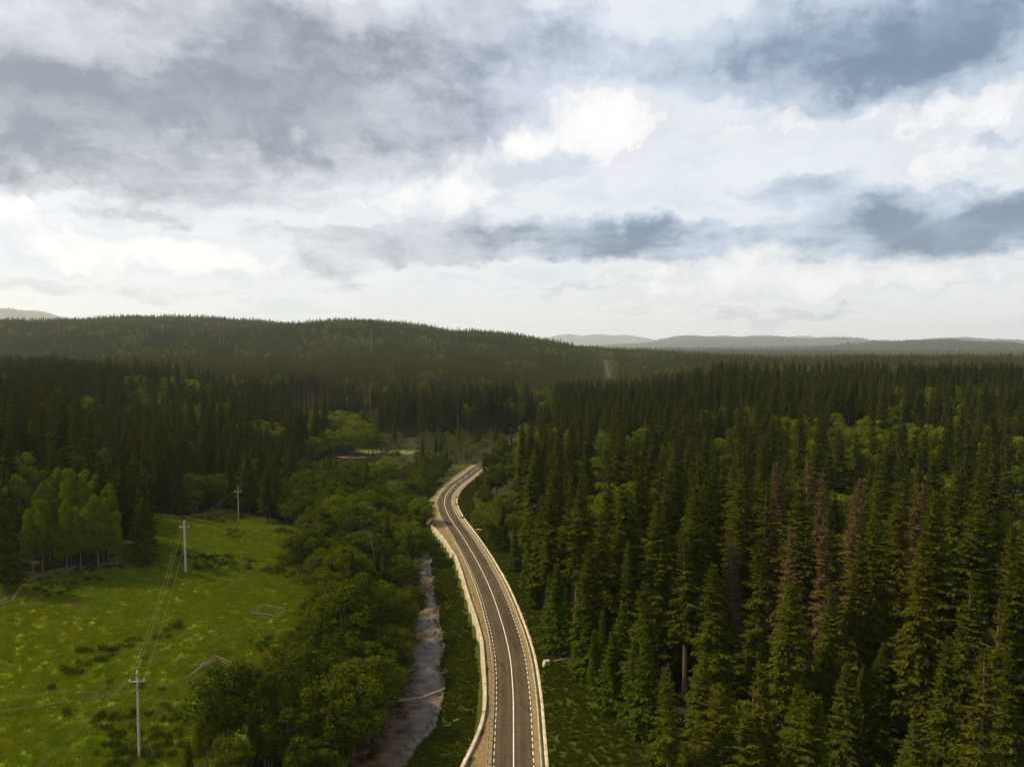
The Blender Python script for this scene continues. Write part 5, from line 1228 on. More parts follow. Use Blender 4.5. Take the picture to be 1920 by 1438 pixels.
B|-99.7|343.3|15.0|LG|round leafy tree in grove behind sandy clearing, second row, third from left
B|-5.0|346.0|14.0|R|round leafy tree beside road bend, fifth row
B|-110.2|347.9|15.0|LG|round leafy tree in grove behind sandy clearing, second row, second from left
B|-118.5|357.2|17.0|LG|round leafy tree in grove behind sandy clearing, second row, leftmost
B|-90.3|357.8|17.0|LG|round leafy tree in grove behind sandy clearing, second row, rightmost
B|-84.9|369.4|16.0|LG|round leafy tree in grove behind sandy clearing, third row, rightmost
B|-113.1|375.2|18.0|LG|round leafy tree in grove behind sandy clearing, third row, leftmost
B|-78.0|383.6|17.0|LG|round leafy tree in grove behind sandy clearing, fourth row
B|-74.5|387.4|11.0|LG|low leafy tree in grove behind sandy clearing
B|-89.7|410.7|19.0|LG|round leafy tree in grove behind sandy clearing, fifth row, rightmost
B|-111.8|412.6|20.0|LG|round leafy tree in grove behind sandy clearing, fifth row, leftmost
B|-102.2|424.2|20.0|LG|round leafy tree in grove behind sandy clearing, sixth row
"""
MORE = "S,26,287,33;S,26,126,21;S,37,69,16;S,-95,163,23;Y,-125,180,20;Y,-109,182,20;Y,-119,176,20;S,-29,202,14;S,-68,263,18;S,0,334,17;S,5,336,20;Y,-8,341,12;S,9,333,22;S,2,329,16;B,-23,108,12;B,-24,113,10;S,-30,128,15;S,-34,150,14;S,-30,166,13;S,-33,188,16;S,61,103,13;S,177,229,24;S,97,261,27;S,48,312,32;S,154,301,30;S,76,276,31;S,184,322,27;S,142,217,26;S,223,279,24;S,76,104,14;S,52,240,26;S,77,179,23;S,111,202,25;S,28,304,26;D,212,268,28;S,41,103,15;S,40,78,10;S,75,162,24;Y,37,324,12;S,199,256,24;Y,165,207,10;S,163,276,30;S,21,256,28;S,57,98,13;A,66,317,20;S,179,237,29;S,10,253,28;S,132,310,34;S,199,289,22;S,186,258,31;S,54,70,15;S,134,321,22;S,167,317,30;A,36,279,20;S,47,250,24;S,111,313,27;S,204,262,30;S,62,328,30;S,176,247,26;S,202,278,28;Y,7,175,14;A,148,294,21;S,18,327,23;S,151,192,34;Y,60,183,14;Y,196,320,17;A,233,308,19;S,166,265,25;A,239,312,23;S,87,301,24;A,229,294,24;S,184,311,24;S,137,297,23;S,143,320,24;S,188,306,24;Y,141,189,11;S,151,306,25;S,116,320,23;Y,205,307,16;S,54,166,31;S,207,322,32;S,182,303,29;Y,131,233,11;S,150,242,23;S,113,142,28;A,26,235,22;Y,179,294,16;S,72,235,28;S,78,269,29;Y,135,240,16;S,25,190,23;S,59,320,31;S,97,253,25;S,68,295,29;S,219,288,31;S,24,315,26;S,129,196,25;Y,20,302,12;S,124,156,31;S,70,195,27;A,133,286,21;A,62,255,21;S,135,165,26;S,64,198,25;S,73,317,25;Y,105,302,13;B,30,293,21;A,55,303,22;A,10,314,21;S,242,301,26;A,88,188,21;S,52,264,30;S,94,283,25;Y,71,189,16;S,50,220,23;S,43,185,32;S,65,171,30;Y,17,305,13;B,212,281,21;S,12,287,23;S,147,183,25;S,56,290,32;S,104,329,28;S,49,291,31;A,263,328,20;S,160,246,27;A,35,258,22;B,227,284,25;S,82,325,23;Y,131,268,18;S,203,286,25;S,175,312,25;A,221,300,24;S,195,253,23;A,246,315,19;S,174,304,28;S,208,314,34;A,249,321,22;S,45,318,30;S,184,277,34;Y,24,159,14;S,257,326,25;S,40,196,23;S,194,302,31;S,64,234,26;Y,48,215,11;S,47,196,27;A,52,278,26;S,24,251,33;A,18,292,19;S,57,238,26;S,66,306,25;S,44,305,25;S,33,300,31;S,126,239,25;S,148,227,24;S,191,243,25;S,150,215,26;S,57,298,25;S,221,315,30;S,58,273,32;S,142,301,22;S,175,283,26;S,158,202,29;S,82,107,12;S,91,317,25;S,97,121,24;S,100,188,31;Y,27,223,17;S,190,272,26;A,44,275,23;A,125,162,24;S,101,230,23;S,84,250,28;A,226,306,26;S,9,223,25;S,66,133,25;S,78,95,10;S,103,282,25;S,160,320,23;S,159,314,30;S,108,234,23;Y,94,196,15;A,230,314,19;S,8,212,29;Y,100,246,12;A,192,248,22;S,212,302,34;S,169,306,24;S,50,210,24;S,97,279,29;Y,161,304,15;S,18,204,23;A,183,248,24;S,79,307,26;S,108,166,28;Y,73,256,11;S,38,141,21;S,105,204,24;S,202,317,29;S,171,211,30;S,52,125,25;S,118,157,27;Y,103,186,17;Y,95,242,13;S,54,149,23;S,32,328,26;Y,73,232,13;S,97,149,21;S,55,253,26;S,77,143,27;S,142,312,34;S,224,330,24;Y,25,226,11;S,14,224,33;Y,41,192,11;Y,144,244,15;Y,116,272,15;Y,51,141,9;S,176,265,23;S,120,152,33;S,155,283,22;S,146,198,33;D,66,203,24;A,114,288,20;S,45,326,34;S,57,312,30;A,217,280,25;S,110,240,25;S,8,203,25;B,96,304,20;S,148,209,22;Y,123,173,13;B,221,273,24;S,77,285,24;S,71,324,30;S,24,151,27;S,166,221,30;S,151,221,25;S,142,328,25;S,140,236,27;Y,46,172,13;S,39,302,26;S,65,278,30;Y,212,327,13;S,178,322,31;S,139,207,24;A,238,321,25;S,160,288,33;Y,80,207,12;S,194,268,34;Y,96,155,13;S,167,287,23;S,203,295,31;S,126,227,32;S,191,278,26;Y,31,203,16;Y,170,325,16;S,122,316,23;S,193,261,24;S,150,320,30;S,92,220,24;S,85,296,23;Y,66,324,16;A,39,276,21;S,101,194,27;S,71,86,11;S,105,142,28;S,90,126,20;B,10,264,20;S,186,301,26;A,140,250,20;S,164,297,30;S,119,186,32;S,234,317,32;S,181,318,26;S,65,300,27;S,128,303,34;S,20,186,24;S,144,307,30;S,184,227,30;A,247,304,22;S,64,227,29;S,159,326,24;S,33,308,26;S,36,315,33;A,148,262,21;S,86,150,27;S,122,304,32;S,102,125,32;Y,190,284,16;S,31,322,29;S,20,226,27;S,205,271,29;S,174,296,27;A,223,291,21;A,110,138,24;S,103,136,30;S,108,189,26;S,209,276,28;S,60,308,25;S,231,322,31;Y,8,236,16;B,91,114,12;S,156,214,34;S,56,213,29;S,13,328,31;S,151,234,24;S,128,212,23;Y,127,175,13;S,105,243,31;S,113,305,32;Y,150,329,17;S,50,203,25;S,24,328,30;A,230,300,20;S,188,317,30;Y,119,191,17;S,118,298,26;S,72,283,24;S,171,270,24;S,75,302,26;S,23,210,24;A,243,308,22;S,59,232,27;S,63,263,30;S,41,314,23;S,60,192,24;S,118,242,23;S,134,198,25;S,102,171,23;S,167,248,22;S,82,278,29;Y,133,170,18;S,73,330,29;Y,234,328,14;Y,26,276,10;S,168,232,30;S,155,296,31;S,98,200,22;S,78,256,22;D,78,184,23;S,118,324,29;S,20,320,25;S,30,107,10;S,164,271,26;S,152,252,22;Y,39,330,15;S,138,175,27;S,177,328,22;S,214,312,30;Y,87,161,10;S,197,284,31;S,175,221,22;S,134,210,34;A,170,282,20;S,18,133,22;S,165,242,30;S,210,259,25;A,106,317,22;S,189,237,28;A,256,316,20;S,34,197,24;S,198,243,25;A,243,327,21;S,199,324,23;S,19,270,27;S,124,326,26;S,89,168,28;S,79,313,24;S,134,179,30;S,129,322,25;S,218,327,24;Y,198,266,11;S,109,210,28;A,164,226,20;S,62,292,26;Y,142,288,18;S,94,323,27;Y,51,329,11;S,162,212,30;S,72,289,24;S,42,244,23;S,48,190,33;S,68,259,27;S,36,185,27;A,18,276,23;A,16,284,19;S,164,202,30;Y,7,329,13;S,35,241,27;S,82,300,25;S,20,194,23;S,30,314,30;Y,72,312,13;S,51,320,34;S,129,158,25;Y,145,214,13;Y,78,263,13;S,204,252,32;Y,9,138,8;S,83,232,30;Y,82,219,15;S,86,266,30;A,158,279,21;S,186,232,34;A,77,248,24;S,154,266,28;S,171,227,31;S,44,73,12;Y,34,219,18;S,53,225,26;A,184,240,22;Y,26,262,17;A,21,311,21;Y,7,303,11;S,27,195,26;Y,68,244,17;S,116,212,25;S,197,276,28;Y,33,291,17;Y,139,170,12;Y,58,204,12;S,90,247,31;Y,127,309,11;S,41,269,35;Y,81,161,14;Y,111,258,11;Y,114,328,16;S,192,326,24;Y,113,280,15;Y,48,237,13;A,240,296,21;Y,199,262,15;S,8,241,25;S,27,163,23;Y,146,218,16;A,23,291,21;S,82,196,26;Y,8,324,15;Y,24,319,14;Y,76,187,13;Y,158,208,15;S,131,223,23;B,88,110,14;Y,223,284,18;A,213,292,21;A,88,324,19;S,93,191,24;S,63,77,14;Y,103,212,16;Y,121,164,14;Y,95,308,10;S,64,286,24;S,20,88,10;Y,59,127,14;S,68,108,10;S,122,293,31;A,109,309,20;Y,218,322,16;S,151,201,22;S,141,180,33;Y,61,316,15;S,95,234,26;Y,216,299,11;S,117,146,30;S,136,328,29;Y,48,302,14;Y,14,132,10;B,-50,214,12;B,-29,150,11;B,-44,210,8;B,-28,157,8;B,-49,201,8;B,-43,187,8;B,-40,79,9;B,-42,205,8;B,-30,122,7;B,-37,183,8;B,-46,190,7;B,-29,140,10;B,-41,168,10;B,-31,136,10;B,-58,212,10;B,-23,129,9;B,-26,119,6;B,-25,145,8;B,-29,184,7;B,-42,162,10;B,-42,260,7;S,-83,312,7;S,-70,281,12;B,-56,313,7;B,-75,319,6;S,-55,238,10;B,-35,230,8;S,-103,248,14;S,-85,260,14;S,-100,324,17;B,-33,225,6;B,-76,306,8;S,-90,284,14;Y,-52,330,4;B,-51,220,11;S,-51,259,13;S,-93,326,5;S,-76,258,10;S,-97,305,17;S,-90,315,6;Y,-40,257,7;S,-102,291,18;S,-47,254,10;S,-106,277,17;Y,-71,231,13;S,-100,285,13;S,-65,306,8;Y,-37,247,6;Y,-35,287,4;B,-56,273,11;B,-64,291,10;S,-99,270,21;B,-74,325,5;S,-80,238,16;S,-100,330,14;Y,-54,296,10;Y,-69,250,9;Y,-43,308,4;Y,-46,297,6;Y,-39,237,7;B,-96,274,11;Y,-45,282,6;S,-100,315,18;S,-79,273,13;Y,-32,217,4;S,-87,294,10;B,-46,230,10;S,-84,328,4;B,-51,234,12;S,-58,234,14;Y,-46,322,6;Y,-41,286,6;S,-90,271,20;B,-70,316,6;Y,-39,268,5;S,-94,296,18;S,-110,271,14;B,-59,309,8;S,-110,282,14;S,-106,297,20;B,-50,294,6;S,-83,323,5;S,-110,326,20;S,-101,309,14;B,-75,312,7;S,-81,284,12;B,-47,265,4;B,-57,328,4;B,-36,320,6;S,-112,256,14;Y,-66,230,10;Y,-63,227,11;B,-62,326,5;S,-87,304,8;Y,-38,233,4;S,-63,254,14;B,-42,234,10;S,-108,239,18;S,-62,274,9;S,-85,317,6;S,-90,264,19;Y,-47,273,4;B,-58,321,6;S,-112,306,20;B,-70,311,7;S,-110,291,16;S,-49,240,10;Y,-44,328,5;Y,-40,245,7;S,-92,302,14;S,-99,256,19;B,-47,316,4;S,-108,314,16;B,-66,323,5;S,-58,284,11;S,-81,298,9;B,-94,321,6;Y,-40,272,8;B,-66,298,9;Y,-53,253,10;S,-67,269,14;B,-41,252,5;B,-42,275,5;S,-60,292,10;S,-48,250,11;S,-71,321,6;B,-50,228,11;S,-96,310,15;S,-78,244,10;Y,-57,258,11;S,-110,247,19;S,-107,306,19;S,-79,267,14;S,-88,324,5;B,-72,330,4;B,-112,276,9;S,-59,296,10;S,-102,301,16;B,-32,239,4;S,-65,317,6;S,-106,286,15;B,-56,230,11;Y,-37,252,7;S,-67,286,11;S,-74,278,12;B,-33,244,7;S,-106,265,19;Y,-61,315,7;Y,-34,235,6;Y,-35,258,7;S,-90,310,7;B,-75,263,10;S,-72,256,12;S,-111,235,20;Y,-45,268,7;B,-93,288,10;S,-88,276,17;Y,-49,306,4;S,-86,247,16;Y,-49,289,7;S,-80,255,17;S,-59,269,14;S,-87,299,9;B,-42,242,4;B,-98,261,9;B,-75,302,9;B,-47,286,6;S,-103,273,15;B,-67,327,5;Y,-43,311,4;B,-72,237,11;S,-82,306,8;B,-34,303,4;B,-42,265,6;Y,-53,313,6;S,-78,329,4;Y,-38,290,7;B,-35,220,8;S,-85,266,14;B,-61,250,11;S,-106,330,20;S,-87,288,14;B,-46,237,10;B,-74,287,10;B,-73,298,9;B,-71,306,8;S,-110,301,14;Y,-41,304,5;S,-176,301,27;S,-158,298,29;S,-138,269,22;S,-190,318,24;S,-256,317,24;S,-182,256,27;S,-235,299,25;S,-124,312,21;S,-189,234,25;S,-147,299,25;S,-125,288,23;Y,-208,293,19;S,-201,272,24;S,-222,290,23;S,-227,296,22;S,-153,244,24;S,-182,228,26;S,-152,239,28;Y,-135,264,14;S,-186,243,23;S,-186,321,23;Y,-214,285,14;S,-252,329,22;S,-136,208,23;S,-152,320,20;S,-128,248,25;S,-174,327,26;S,-195,284,20;S,-211,269,24;S,-124,212,21;S,-110,174,21;Y,-118,144,12;S,-154,258,23;A,-111,145,11;S,-127,157,25;S,-155,249,24;S,-159,266,27;S,-158,315,20;S,-132,233,23;S,-137,185,25;Y,-148,314,20;S,-141,251,23;S,-161,206,25;S,-215,296,30;S,-162,257,27;S,-141,244,29;S,-137,294,21;S,-152,199,26;Y,-113,203,9;S,-174,263,25;S,-119,313,22;S,-130,214,20;S,-187,300,26;S,-163,325,21;S,-169,217,26;S,-217,327,21;S,-186,315,22;S,-242,312,31;S,-197,256,24;Y,-150,260,14;S,-154,306,29;S,-219,273,22;S,-204,316,21;S,-226,282,25;S,-144,258,23;S,-133,170,22;S,-169,226,25;S,-187,267,24;S,-142,271,20;S,-200,327,20;S,-224,309,21;S,-127,317,22;S,-171,268,31;Y,-127,218,18;S,-211,328,27;Y,-191,248,13;S,-225,326,23;S,-177,277,21;S,-151,289,23;A,-185,250,20;A,-136,179,20;S,-206,281,31;S,-127,304,21;S,-142,182,20;S,-148,248,27;S,-147,184,21;S,-249,312,25;S,-140,234,22;A,-151,192,17;S,-219,303,26;S,-170,323,26;S,-199,317,25;S,-238,307,29;Y,-98,173,10;S,-204,328,27;S,-227,321,24;A,-162,214,19;S,-185,326,22;S,-168,305,20;S,-166,273,26;S,-162,220,20;S,-133,317,26;A,-163,250,17;S,-202,303,27;S,-202,309,29;S,-168,287,23;Y,-105,192,8;S,-205,265,20;Y,-189,238,20;Y,-209,306,15;S,-233,289,30;S,-193,267,30;S,-179,261,23;S,-136,256,26;S,-146,285,26;S,-203,252,24;S,-174,234,28;S,-142,313,23;S,-121,278,20;Y,-176,216,19;S,-142,195,28;S,-140,327,25;S,-191,328,30;S,-120,216,21;A,-167,264,20;S,-195,308,21;S,-177,241,24;S,-169,281,24;S,-130,264,26;S,-102,169,23;S,-200,281,28;S,-149,307,22;S,-175,321,23;Y,-227,300,19;S,-213,309,28;S,-163,294,26;S,-245,324,26;S,-196,262,31;S,-126,206,21;S,-193,274,30;S,-262,327,29;S,-218,316,23;S,-155,222,21;Y,-136,220,14;S,-158,227,27;S,-210,300,25;S,-175,255,24;S,-125,330,24;S,-184,277,25;S,-158,237,26;S,-126,168,28;S,-220,281,28;S,-181,293,28;S,-170,240,22;S,-207,258,27;S,-137,323,21;S,-257,324,26;S,-175,291,22;S,-109,167,25;S,-134,282,28;S,-131,176,25;S,-143,189,31;S,-184,235,23;S,-140,286,23;S,-174,316,29;S,-115,221,23;S,-212,274,28;Y,-134,165,18;S,-177,224,24;S,-230,305,27;S,-185,289,25;S,-145,222,24;Y,-145,289,13;S,-234,326,23;S,-135,238,25;S,-215,304,23;S,-195,313,23;S,-214,322,21;S,-214,290,24;S,-195,242,21;S,-117,249,24;S,-171,276,27;S,-147,199,26;S,-196,249,23;S,-133,309,22;S,-201,291,26;S,-161,302,28;S,-245,308,29;S,-207,312,24;S,-193,291,24;S,-228,312,22;S,-119,154,23;S,-156,196,27;S,-190,255,29;S,-141,266,25;S,-207,275,25;S,-154,301,21;S,-122,162,20;S,-243,303,24;S,-149,325,21;S,-235,316,26;S,-178,268,29;S,-139,278,25;S,-179,248,31;S,-235,294,28;S,-158,326,21;A,-99,165,8;S,-159,246,29;Y,-181,272,13;S,-148,294,28;S,-172,212,26;S,-240,320,27;S,-127,190,23;S,-149,234,25;A,-102,183,7;S,-248,319,25;S,-128,325,26;S,-201,260,27;A,-239,328,20;Y,-128,180,20;S,-209,316,24;S,-157,289,20;Y,-169,255,17;Y,-144,248,17;S,-227,289,25;A,-153,208,21;S,-142,300,27;S,-150,254,24;S,-154,312,27;S,-116,149,26;S,-128,298,22;S,-172,297,23;Y,-194,280,15;S,-164,237,24;Y,-199,266,13;S,-141,176,27;S,-127,275,22;S,-159,200,24;S,-180,282,28;S,-160,278,22;A,-192,259,18;S,-187,282,26;Y,-162,269,12;Y,-246,329,14;S,-129,282,20;Y,-211,263,14;S,-146,277,26;S,-216,266,30;S,-221,321,26;S,-128,163,24;Y,-97,169,10;Y,-113,216,15;Y,-144,241,18"
# ---------------------------------------------------------------- tree builders (each returns trunk quads, crown quads, crown triangles)
def rot_out(az): return np.stack([np.cos(az), np.sin(az), np.zeros_like(az)], -1)
UPV = np.array([0, 0, 1.0])
def diamonds(base, dirv, length, width, wdir):
    """narrow leaf-shaped quads"""
    L = length[:, None]; W = width[:, None] * .5; mid = base + dirv * L * .45
    return np.stack([base, mid + wdir * W, base + dirv * L, mid - wdir * W], 1)
def nrm(v): return v / np.maximum(np.linalg.norm(v, axis=-1, keepdims=True), 1e-9)
def trunk_quads(rng, H, r0, n=8, rings=7, lean=0.012, top=.06):
    t = np.linspace(0, 1, rings); a = rng.uniform(0, 6.28)
    pts = [(H * lean * math.sin(3 * q + a) * q, H * lean * math.cos(2.3 * q + a) * q, H * q - (.6 if q == 0 else 0)) for q in t]
    rad = [r0 * ((1 - q) ** .85 * (1 - top) + top) * (1.25 if q == 0 else 1) for q in t]
    return tube_quads(pts, rad, n)
def spruce(seed, H=30., Rm=3.0, base=.18, dz=.46, nb=7, m=5, gap=.08, droop=.32, fine=True, dead=False, young=False, tw=.42):
    rng = np.random.default_rng(seed)
    tq = trunk_quads(rng, H, .0125 * H + .03, 8 if fine else 5, 8 if fine else 4)
    zs = np.arange(base * H, H - .25, dz); zs = zs + rng.uniform(-.3, .3, len(zs)) * dz
    Zb = np.repeat(zs, nb); n = len(Zb)
    az = np.tile(np.arange(nb) * 2 * math.pi / nb, len(zs)) + np.repeat(rng.uniform(0, 6.28, len(zs)), nb) + rng.uniform(-.35, .35, n)
    t = np.clip((Zb - base * H) / (H * (1 - base)), 0, 1)
    lop = 1 + .22 * np.sin(az + seed) + .16 * np.sin(2 * az + 5 * t + seed * 1.7)          # uneven sides
    L = (Rm * (1 - t) ** (.72 if not young else .9) * np.clip(.55 + t * 4, 0, 1) * lop + .22) * rng.uniform(.62, 1.18, n)
    keep = rng.random(n) > gap * (1 + 1.6 * (1 - t)); Zb, az, t, L = Zb[keep], az[keep], t[keep], L[keep]; n = len(L)
    e = -.22 + .95 * t ** 1.6 + rng.normal(0, .09, n) + (.18 if young else 0)
    o = rot_out(az); s_ = np.stack([-np.sin(az), np.cos(az), np.zeros(n)], -1)
    dr = droop * rng.uniform(.7, 1.3, n) * (1 - .6 * t)
    def P(s): return np.c_[np.zeros(n), np.zeros(n), Zb] + o * (L * s)[:, None] + UPV * (L * (np.tan(e) * s - dr * s * s + .55 * dr * s ** 4))[:, None]
    quads = []; tris = []
    S = np.linspace(.06, 1, m + 1)
    pts = [P(s) for s in S]
    wf = .035 if dead else .10
    for i in range(m):
        w0 = (wf * L * (1 - .7 * S[i]) + .03)[:, None] * (.35 if dead else 1); w1 = (wf * L * (1 - .7 * S[i + 1]) + .02)[:, None] * (.35 if dead else 1)
        quads.append(np.stack([pts[i] - s_ * w0, pts[i] + s_ * w0, pts[i + 1] + s_ * w1, pts[i + 1] - s_ * w1], 1))
        if not fine: continue
        for side in (-1, 1):
            reps = 1 if dead else 2
            for q in range(reps):
                f = rng.uniform(0, 1, n)[:, None]; b = pts[i] * (1 - f) + pts[i + 1] * f
                ln = L * (.46 - .30 * S[i]) * rng.uniform(.6, 1.25, n) + .12
                d = nrm(o * rng.uniform(.25, .9, n)[:, None] + s_ * side * rng.uniform(.5, 1., n)[:, None] - UPV * (rng.uniform(.15, .75, n) * (1 - .7 * t))[:, None])
                wd = nrm(np.cross(d, UPV + rng.normal(0, .45, (n, 3))))
                kq = rng.random(n) < (.85 if dead else 1)
                quads.append(diamonds(b, d, ln, np.maximum(ln * (.13 if dead else tw), .055 if dead else .12), wd)[kq])
        if not dead:
            f = rng.uniform(0, 1, n)[:, None]; b = pts[i] * (1 - f) + pts[i + 1] * f
            ln = (.22 + .30 * L * .35) * rng.uniform(.5, 1.4, n) * (1 - .6 * t)
            d = nrm(-UPV + o * rng.uniform(-.1, .5, n)[:, None] + rng.normal(0, .2, (n, 3)))
            tris.append(np.stack([b + s_ * .09, b - s_ * .09, b + d * ln[:, None]], 1))
    if not fine:
        for i in (1, 2):
            for side in (-1, 1):
                i2 = min(i, m - 1); d = nrm(o * .6 + s_ * side * .8 - UPV * (.45 * (1 - t))[:, None]); ln = L * (.62 - .2 * i)
                quads.append(diamonds(pts[i2], d, ln, ln * .5, nrm(np.cross(d, UPV + rng.normal(0, .4, (n, 3))))))
    if not dead:                                    # leader shoot
        k_ = 5; a = rng.uniform(0, 6.28, k_); d = nrm(rot_out(a) * .35 + UPV)
        quads.append(diamonds(np.tile([0, 0, H - .8], (k_, 1)), d, np.full(k_, .95), np.full(k_, .2), nrm(np.cross(d, rot_out(a + 1)))))
    return tq, np.concatenate(quads), (np.concatenate(tris) if tris else np.zeros((0, 3, 3)))
def spruce_far(seed, H=26., Rm=3.2, tiers=13, nb=6, base=.05):
    rng = np.random.default_rng(seed); tr = []
    for i in range(tiers):
        t = i / tiers; z = H * (base + (1 - base) * t); r = Rm * (1 - t) ** .8 * rng.uniform(.85, 1.15) + .15
        a = np.arange(nb) * 6.283 / nb + rng.uniform(0, 6.28); top = z + H * (1 - base) / tiers * .7; ri = .22 * r
        for q in a:
            rr = r * rng.uniform(.75, 1.25); w_ = 6.283 / nb * .62
            tr.append([(ri * math.cos(q + .5), ri * math.sin(q + .5), top), (rr * math.cos(q - w_), rr * math.sin(q - w_), z - .1 * rr + rng.uniform(-.2, .2)), (rr * 1.1 * math.cos(q + w_), rr * 1.1 * math.sin(q + w_), z - .25 * rr + rng.uniform(-.3, .2))])
    tr.append([(-.16, 0, H - 2.4), (.16, 0, H - 2.4), (0, 0, H)]); tr.append([(0, -.16, H - 2.4), (0, .16, H - 2.4), (0, 0, H)])
    return tube_quads([(0, 0, -.5), (0, 0, H * .5)], [.2, .14], 3), np.zeros((0, 4, 3)), np.array(tr)
def leafy(seed, H=14., rx=.30, cz=.60, rz=.40, clumps=46, leaves=150, size=.38, crad=.125, trunk_r=.014, trunks=1, flat=.8):
    rng = np.random.default_rng(seed)
    c = nrm(rng.normal(0, 1, (clumps, 3))) * (rng.uniform(.25, 1, clumps) ** .45)[:, None]
    c[:, 2] = np.where(c[:, 2] < -.6, c[:, 2] * .6, c[:, 2])
    lop = 1 + .2 * np.sin(np.arctan2(c[:, 1], c[:, 0]) * 2 + seed)
    ctr = np.c_[c[:, 0] * rx * H * lop, c[:, 1] * rx * H * lop, H * cz + c[:, 2] * rz * H * .9]
    rc = crad * H * rng.uniform(.65, 1.25, clumps) * (1 - .25 * np.abs(c[:, 2]))
    N = clumps * leaves; ci = np.repeat(np.arange(clumps), leaves)
    d = rng.normal(0, 1, (N, 3)); d[:, 2] += .35; d = nrm(d)
    p = ctr[ci] + d * (rc[ci] * rng.uniform(.45, 1.08, N) ** .7)[:, None] * np.array([1, 1, flat])
    nn = nrm(d + rng.normal(0, .55, (N, 3))); a = nrm(np.cross(nn, rng.normal(0, 1, (N, 3))))
    sz = size * rng.uniform(.6, 1.4, N)
    q = diamonds(p - a * (sz * .5)[:, None], a, sz, sz * .75, nrm(np.cross(nn, a)))
    tq = []
    for k_ in range(trunks):
        off = np.array([0, 0, 0]) if trunks == 1 else np.r_[rng.uniform(-.5, .5, 2), 0]
        tip = np.array([rng.uniform(-.06, .06) * H, rng.uniform(-.06, .06) * H, H * (cz + .15)]) + off * 2.5
        pts = [off + np.array([0, 0, -.5]), off * 1.3 + tip * .35, off + tip * .7, tip]
        tq.append(tube_quads(pts, [trunk_r * H * 1.2, trunk_r * H * .85, trunk_r * H * .5, .02], 7))
    for i in rng.choice(clumps, min(12, clumps), replace=False):
        z0 = rng.uniform(.3, .85) * ctr[i, 2]; b = np.array([0, 0, min(z0, H * .6)])
        tq.append(tube_quads([b, (b + ctr[i]) / 2 + np.array([0, 0, -.03 * H]), ctr[i]], [trunk_r * H * .38, trunk_r * H * .25, .02], 4))
    return np.concatenate(tq), q, np.zeros((0, 3, 3))

NEAR = {}      # kind -> list of (trunk mesh, crown mesh, height)
def near_proto(kind, names, mats, made, H):
    tq, q, t = made
    NEAR.setdefault(kind, []).append((poly_mesh('trunk', tq, None, [M[mats[0]]]), poly_mesh('crown', q, t, [M[mats[1]]]), H))
for i, (Rm, bs, gp, dp, tw_) in enumerate([(3.9, .16, .08, .32, .42), (3.3, .28, .16, .45, .40), (4.4, .10, .06, .30, .42), (3.6, .22, .12, .40, .38), (4.1, .08, .10, .50, .44), (3.0, .34, .22, .38, .36), (2.5, .14, .10, .42, .40), (3.7, .30, .36, .46, .34), (4.8, .12, .14, .36, .40)]):
    near_proto('S', 0, ('bark', 'needle2' if i in (1, 7) else 'needle'), spruce(100 + i, 30, Rm, bs, gap=gp, droop=dp, tw=tw_), 30)
for i in range(3): near_proto('Y', 0, ('bark', 'young'), spruce(200 + i, 13, [2.3, 1.9, 2.1][i], .03, .34, 8, 4, .05, .12, young=True), 13)
for i in range(5): near_proto('B', 0, ('alderbark', 'leaf'), leafy(300 + i, 14, [.30, .34, .27, .31, .36][i], [.56, .54, .58, .55, .52][i], [.42, .40, .43, .42, .40][i], 60, 125, .37, .105, trunks=[1, 2, 1, 3, 2][i]), 14)
for i in range(3): near_proto('G', 0, ('alderbark', 'aspen'), leafy(350 + i, 14, [.34, .37, .31][i], .54, .42, 60, 125, .40, .11, trunks=[1, 2, 2][i]), 14)
for i in range(4): near_proto('A', 0, ('palebark', 'aspen'), leafy(400 + i, 22, [.16, .20, .15, .18][i], [.53, .55, .52, .50][i], [.46, .44, .47, .48][i], 64, 170, .40, .078, .0062), 22)
for i in range(3): near_proto('D', 0, ('deadbark', 'deadtwig'), spruce(500 + i, 32, [3.0, 2.5, 3.3][i], [.08, .12, .06][i], .44, 7, 5, .20, .42, tw=.26), 32)
print('near protos', {k_: [(len(a.polygons), len(b.polygons)) for a, b, h in v][:2] for k_, v in NEAR.items()})

# ---------------------------------------------------------------- single trees
NAMES = {'S': ('spruce_tree', 'spruce'), 'Y': ('young_spruce_tree', 'spruce'), 'B': ('broadleaf_tree', 'tree'), 'A': ('aspen_tree', 'tree'), 'D': ('dead_spruce_tree', 'dead tree')}
ZONES = {'R': 'right of the road', 'LB': 'left of the meadow', 'LS': 'along the stream', 'LM': 'between meadow and bend', 'LG': 'in the grove'}
KINDS = {'S': 'dark spruces', 'Y': 'young spruces', 'B': 'leafy trees', 'A': 'pale-trunked trees', 'D': 'dead spruces'}
rt = np.random.default_rng(11)
for i, line in enumerate(TREES.strip().split('\n')):
    kd, x, y, h, zn, lab = line.split('|'); x, y, h = float(x), float(y), float(h)
    var = NEAR['G'] if kd == 'B' and (zn == 'LG' or (zn == 'LS' and y > 190 and i % 2)) else NEAR[kd]
    if kd == 'S' and h < 22: var = [NEAR['S'][j] for j in (0, 2, 4, 8)]
    tm, cm, H = var[int(rt.integers(len(var)))]
    root = empty(NAMES[kd][0], (x, y, float(height(x, y)) - .05), float(rt.uniform(0, 6.283)))
    s = h / H; wdt = s * float(rt.uniform(.92, 1.28)) * (1.2 if (kd == 'S' and h < 24) or zn == 'LG' else 1)
    if kd == 'A' and zn == 'LB': wdt *= .74; s *= 1.08
    root.scale = (wdt, wdt, s); root.rotation_euler.x, root.rotation_euler.y = float(rt.normal(0, .022)), float(rt.normal(0, .022))
    tag(root, lab, NAMES[kd][1], KINDS[kd] + ' ' + ZONES[zn])
    obj('trunk', tm, root); obj('crown', cm, root)

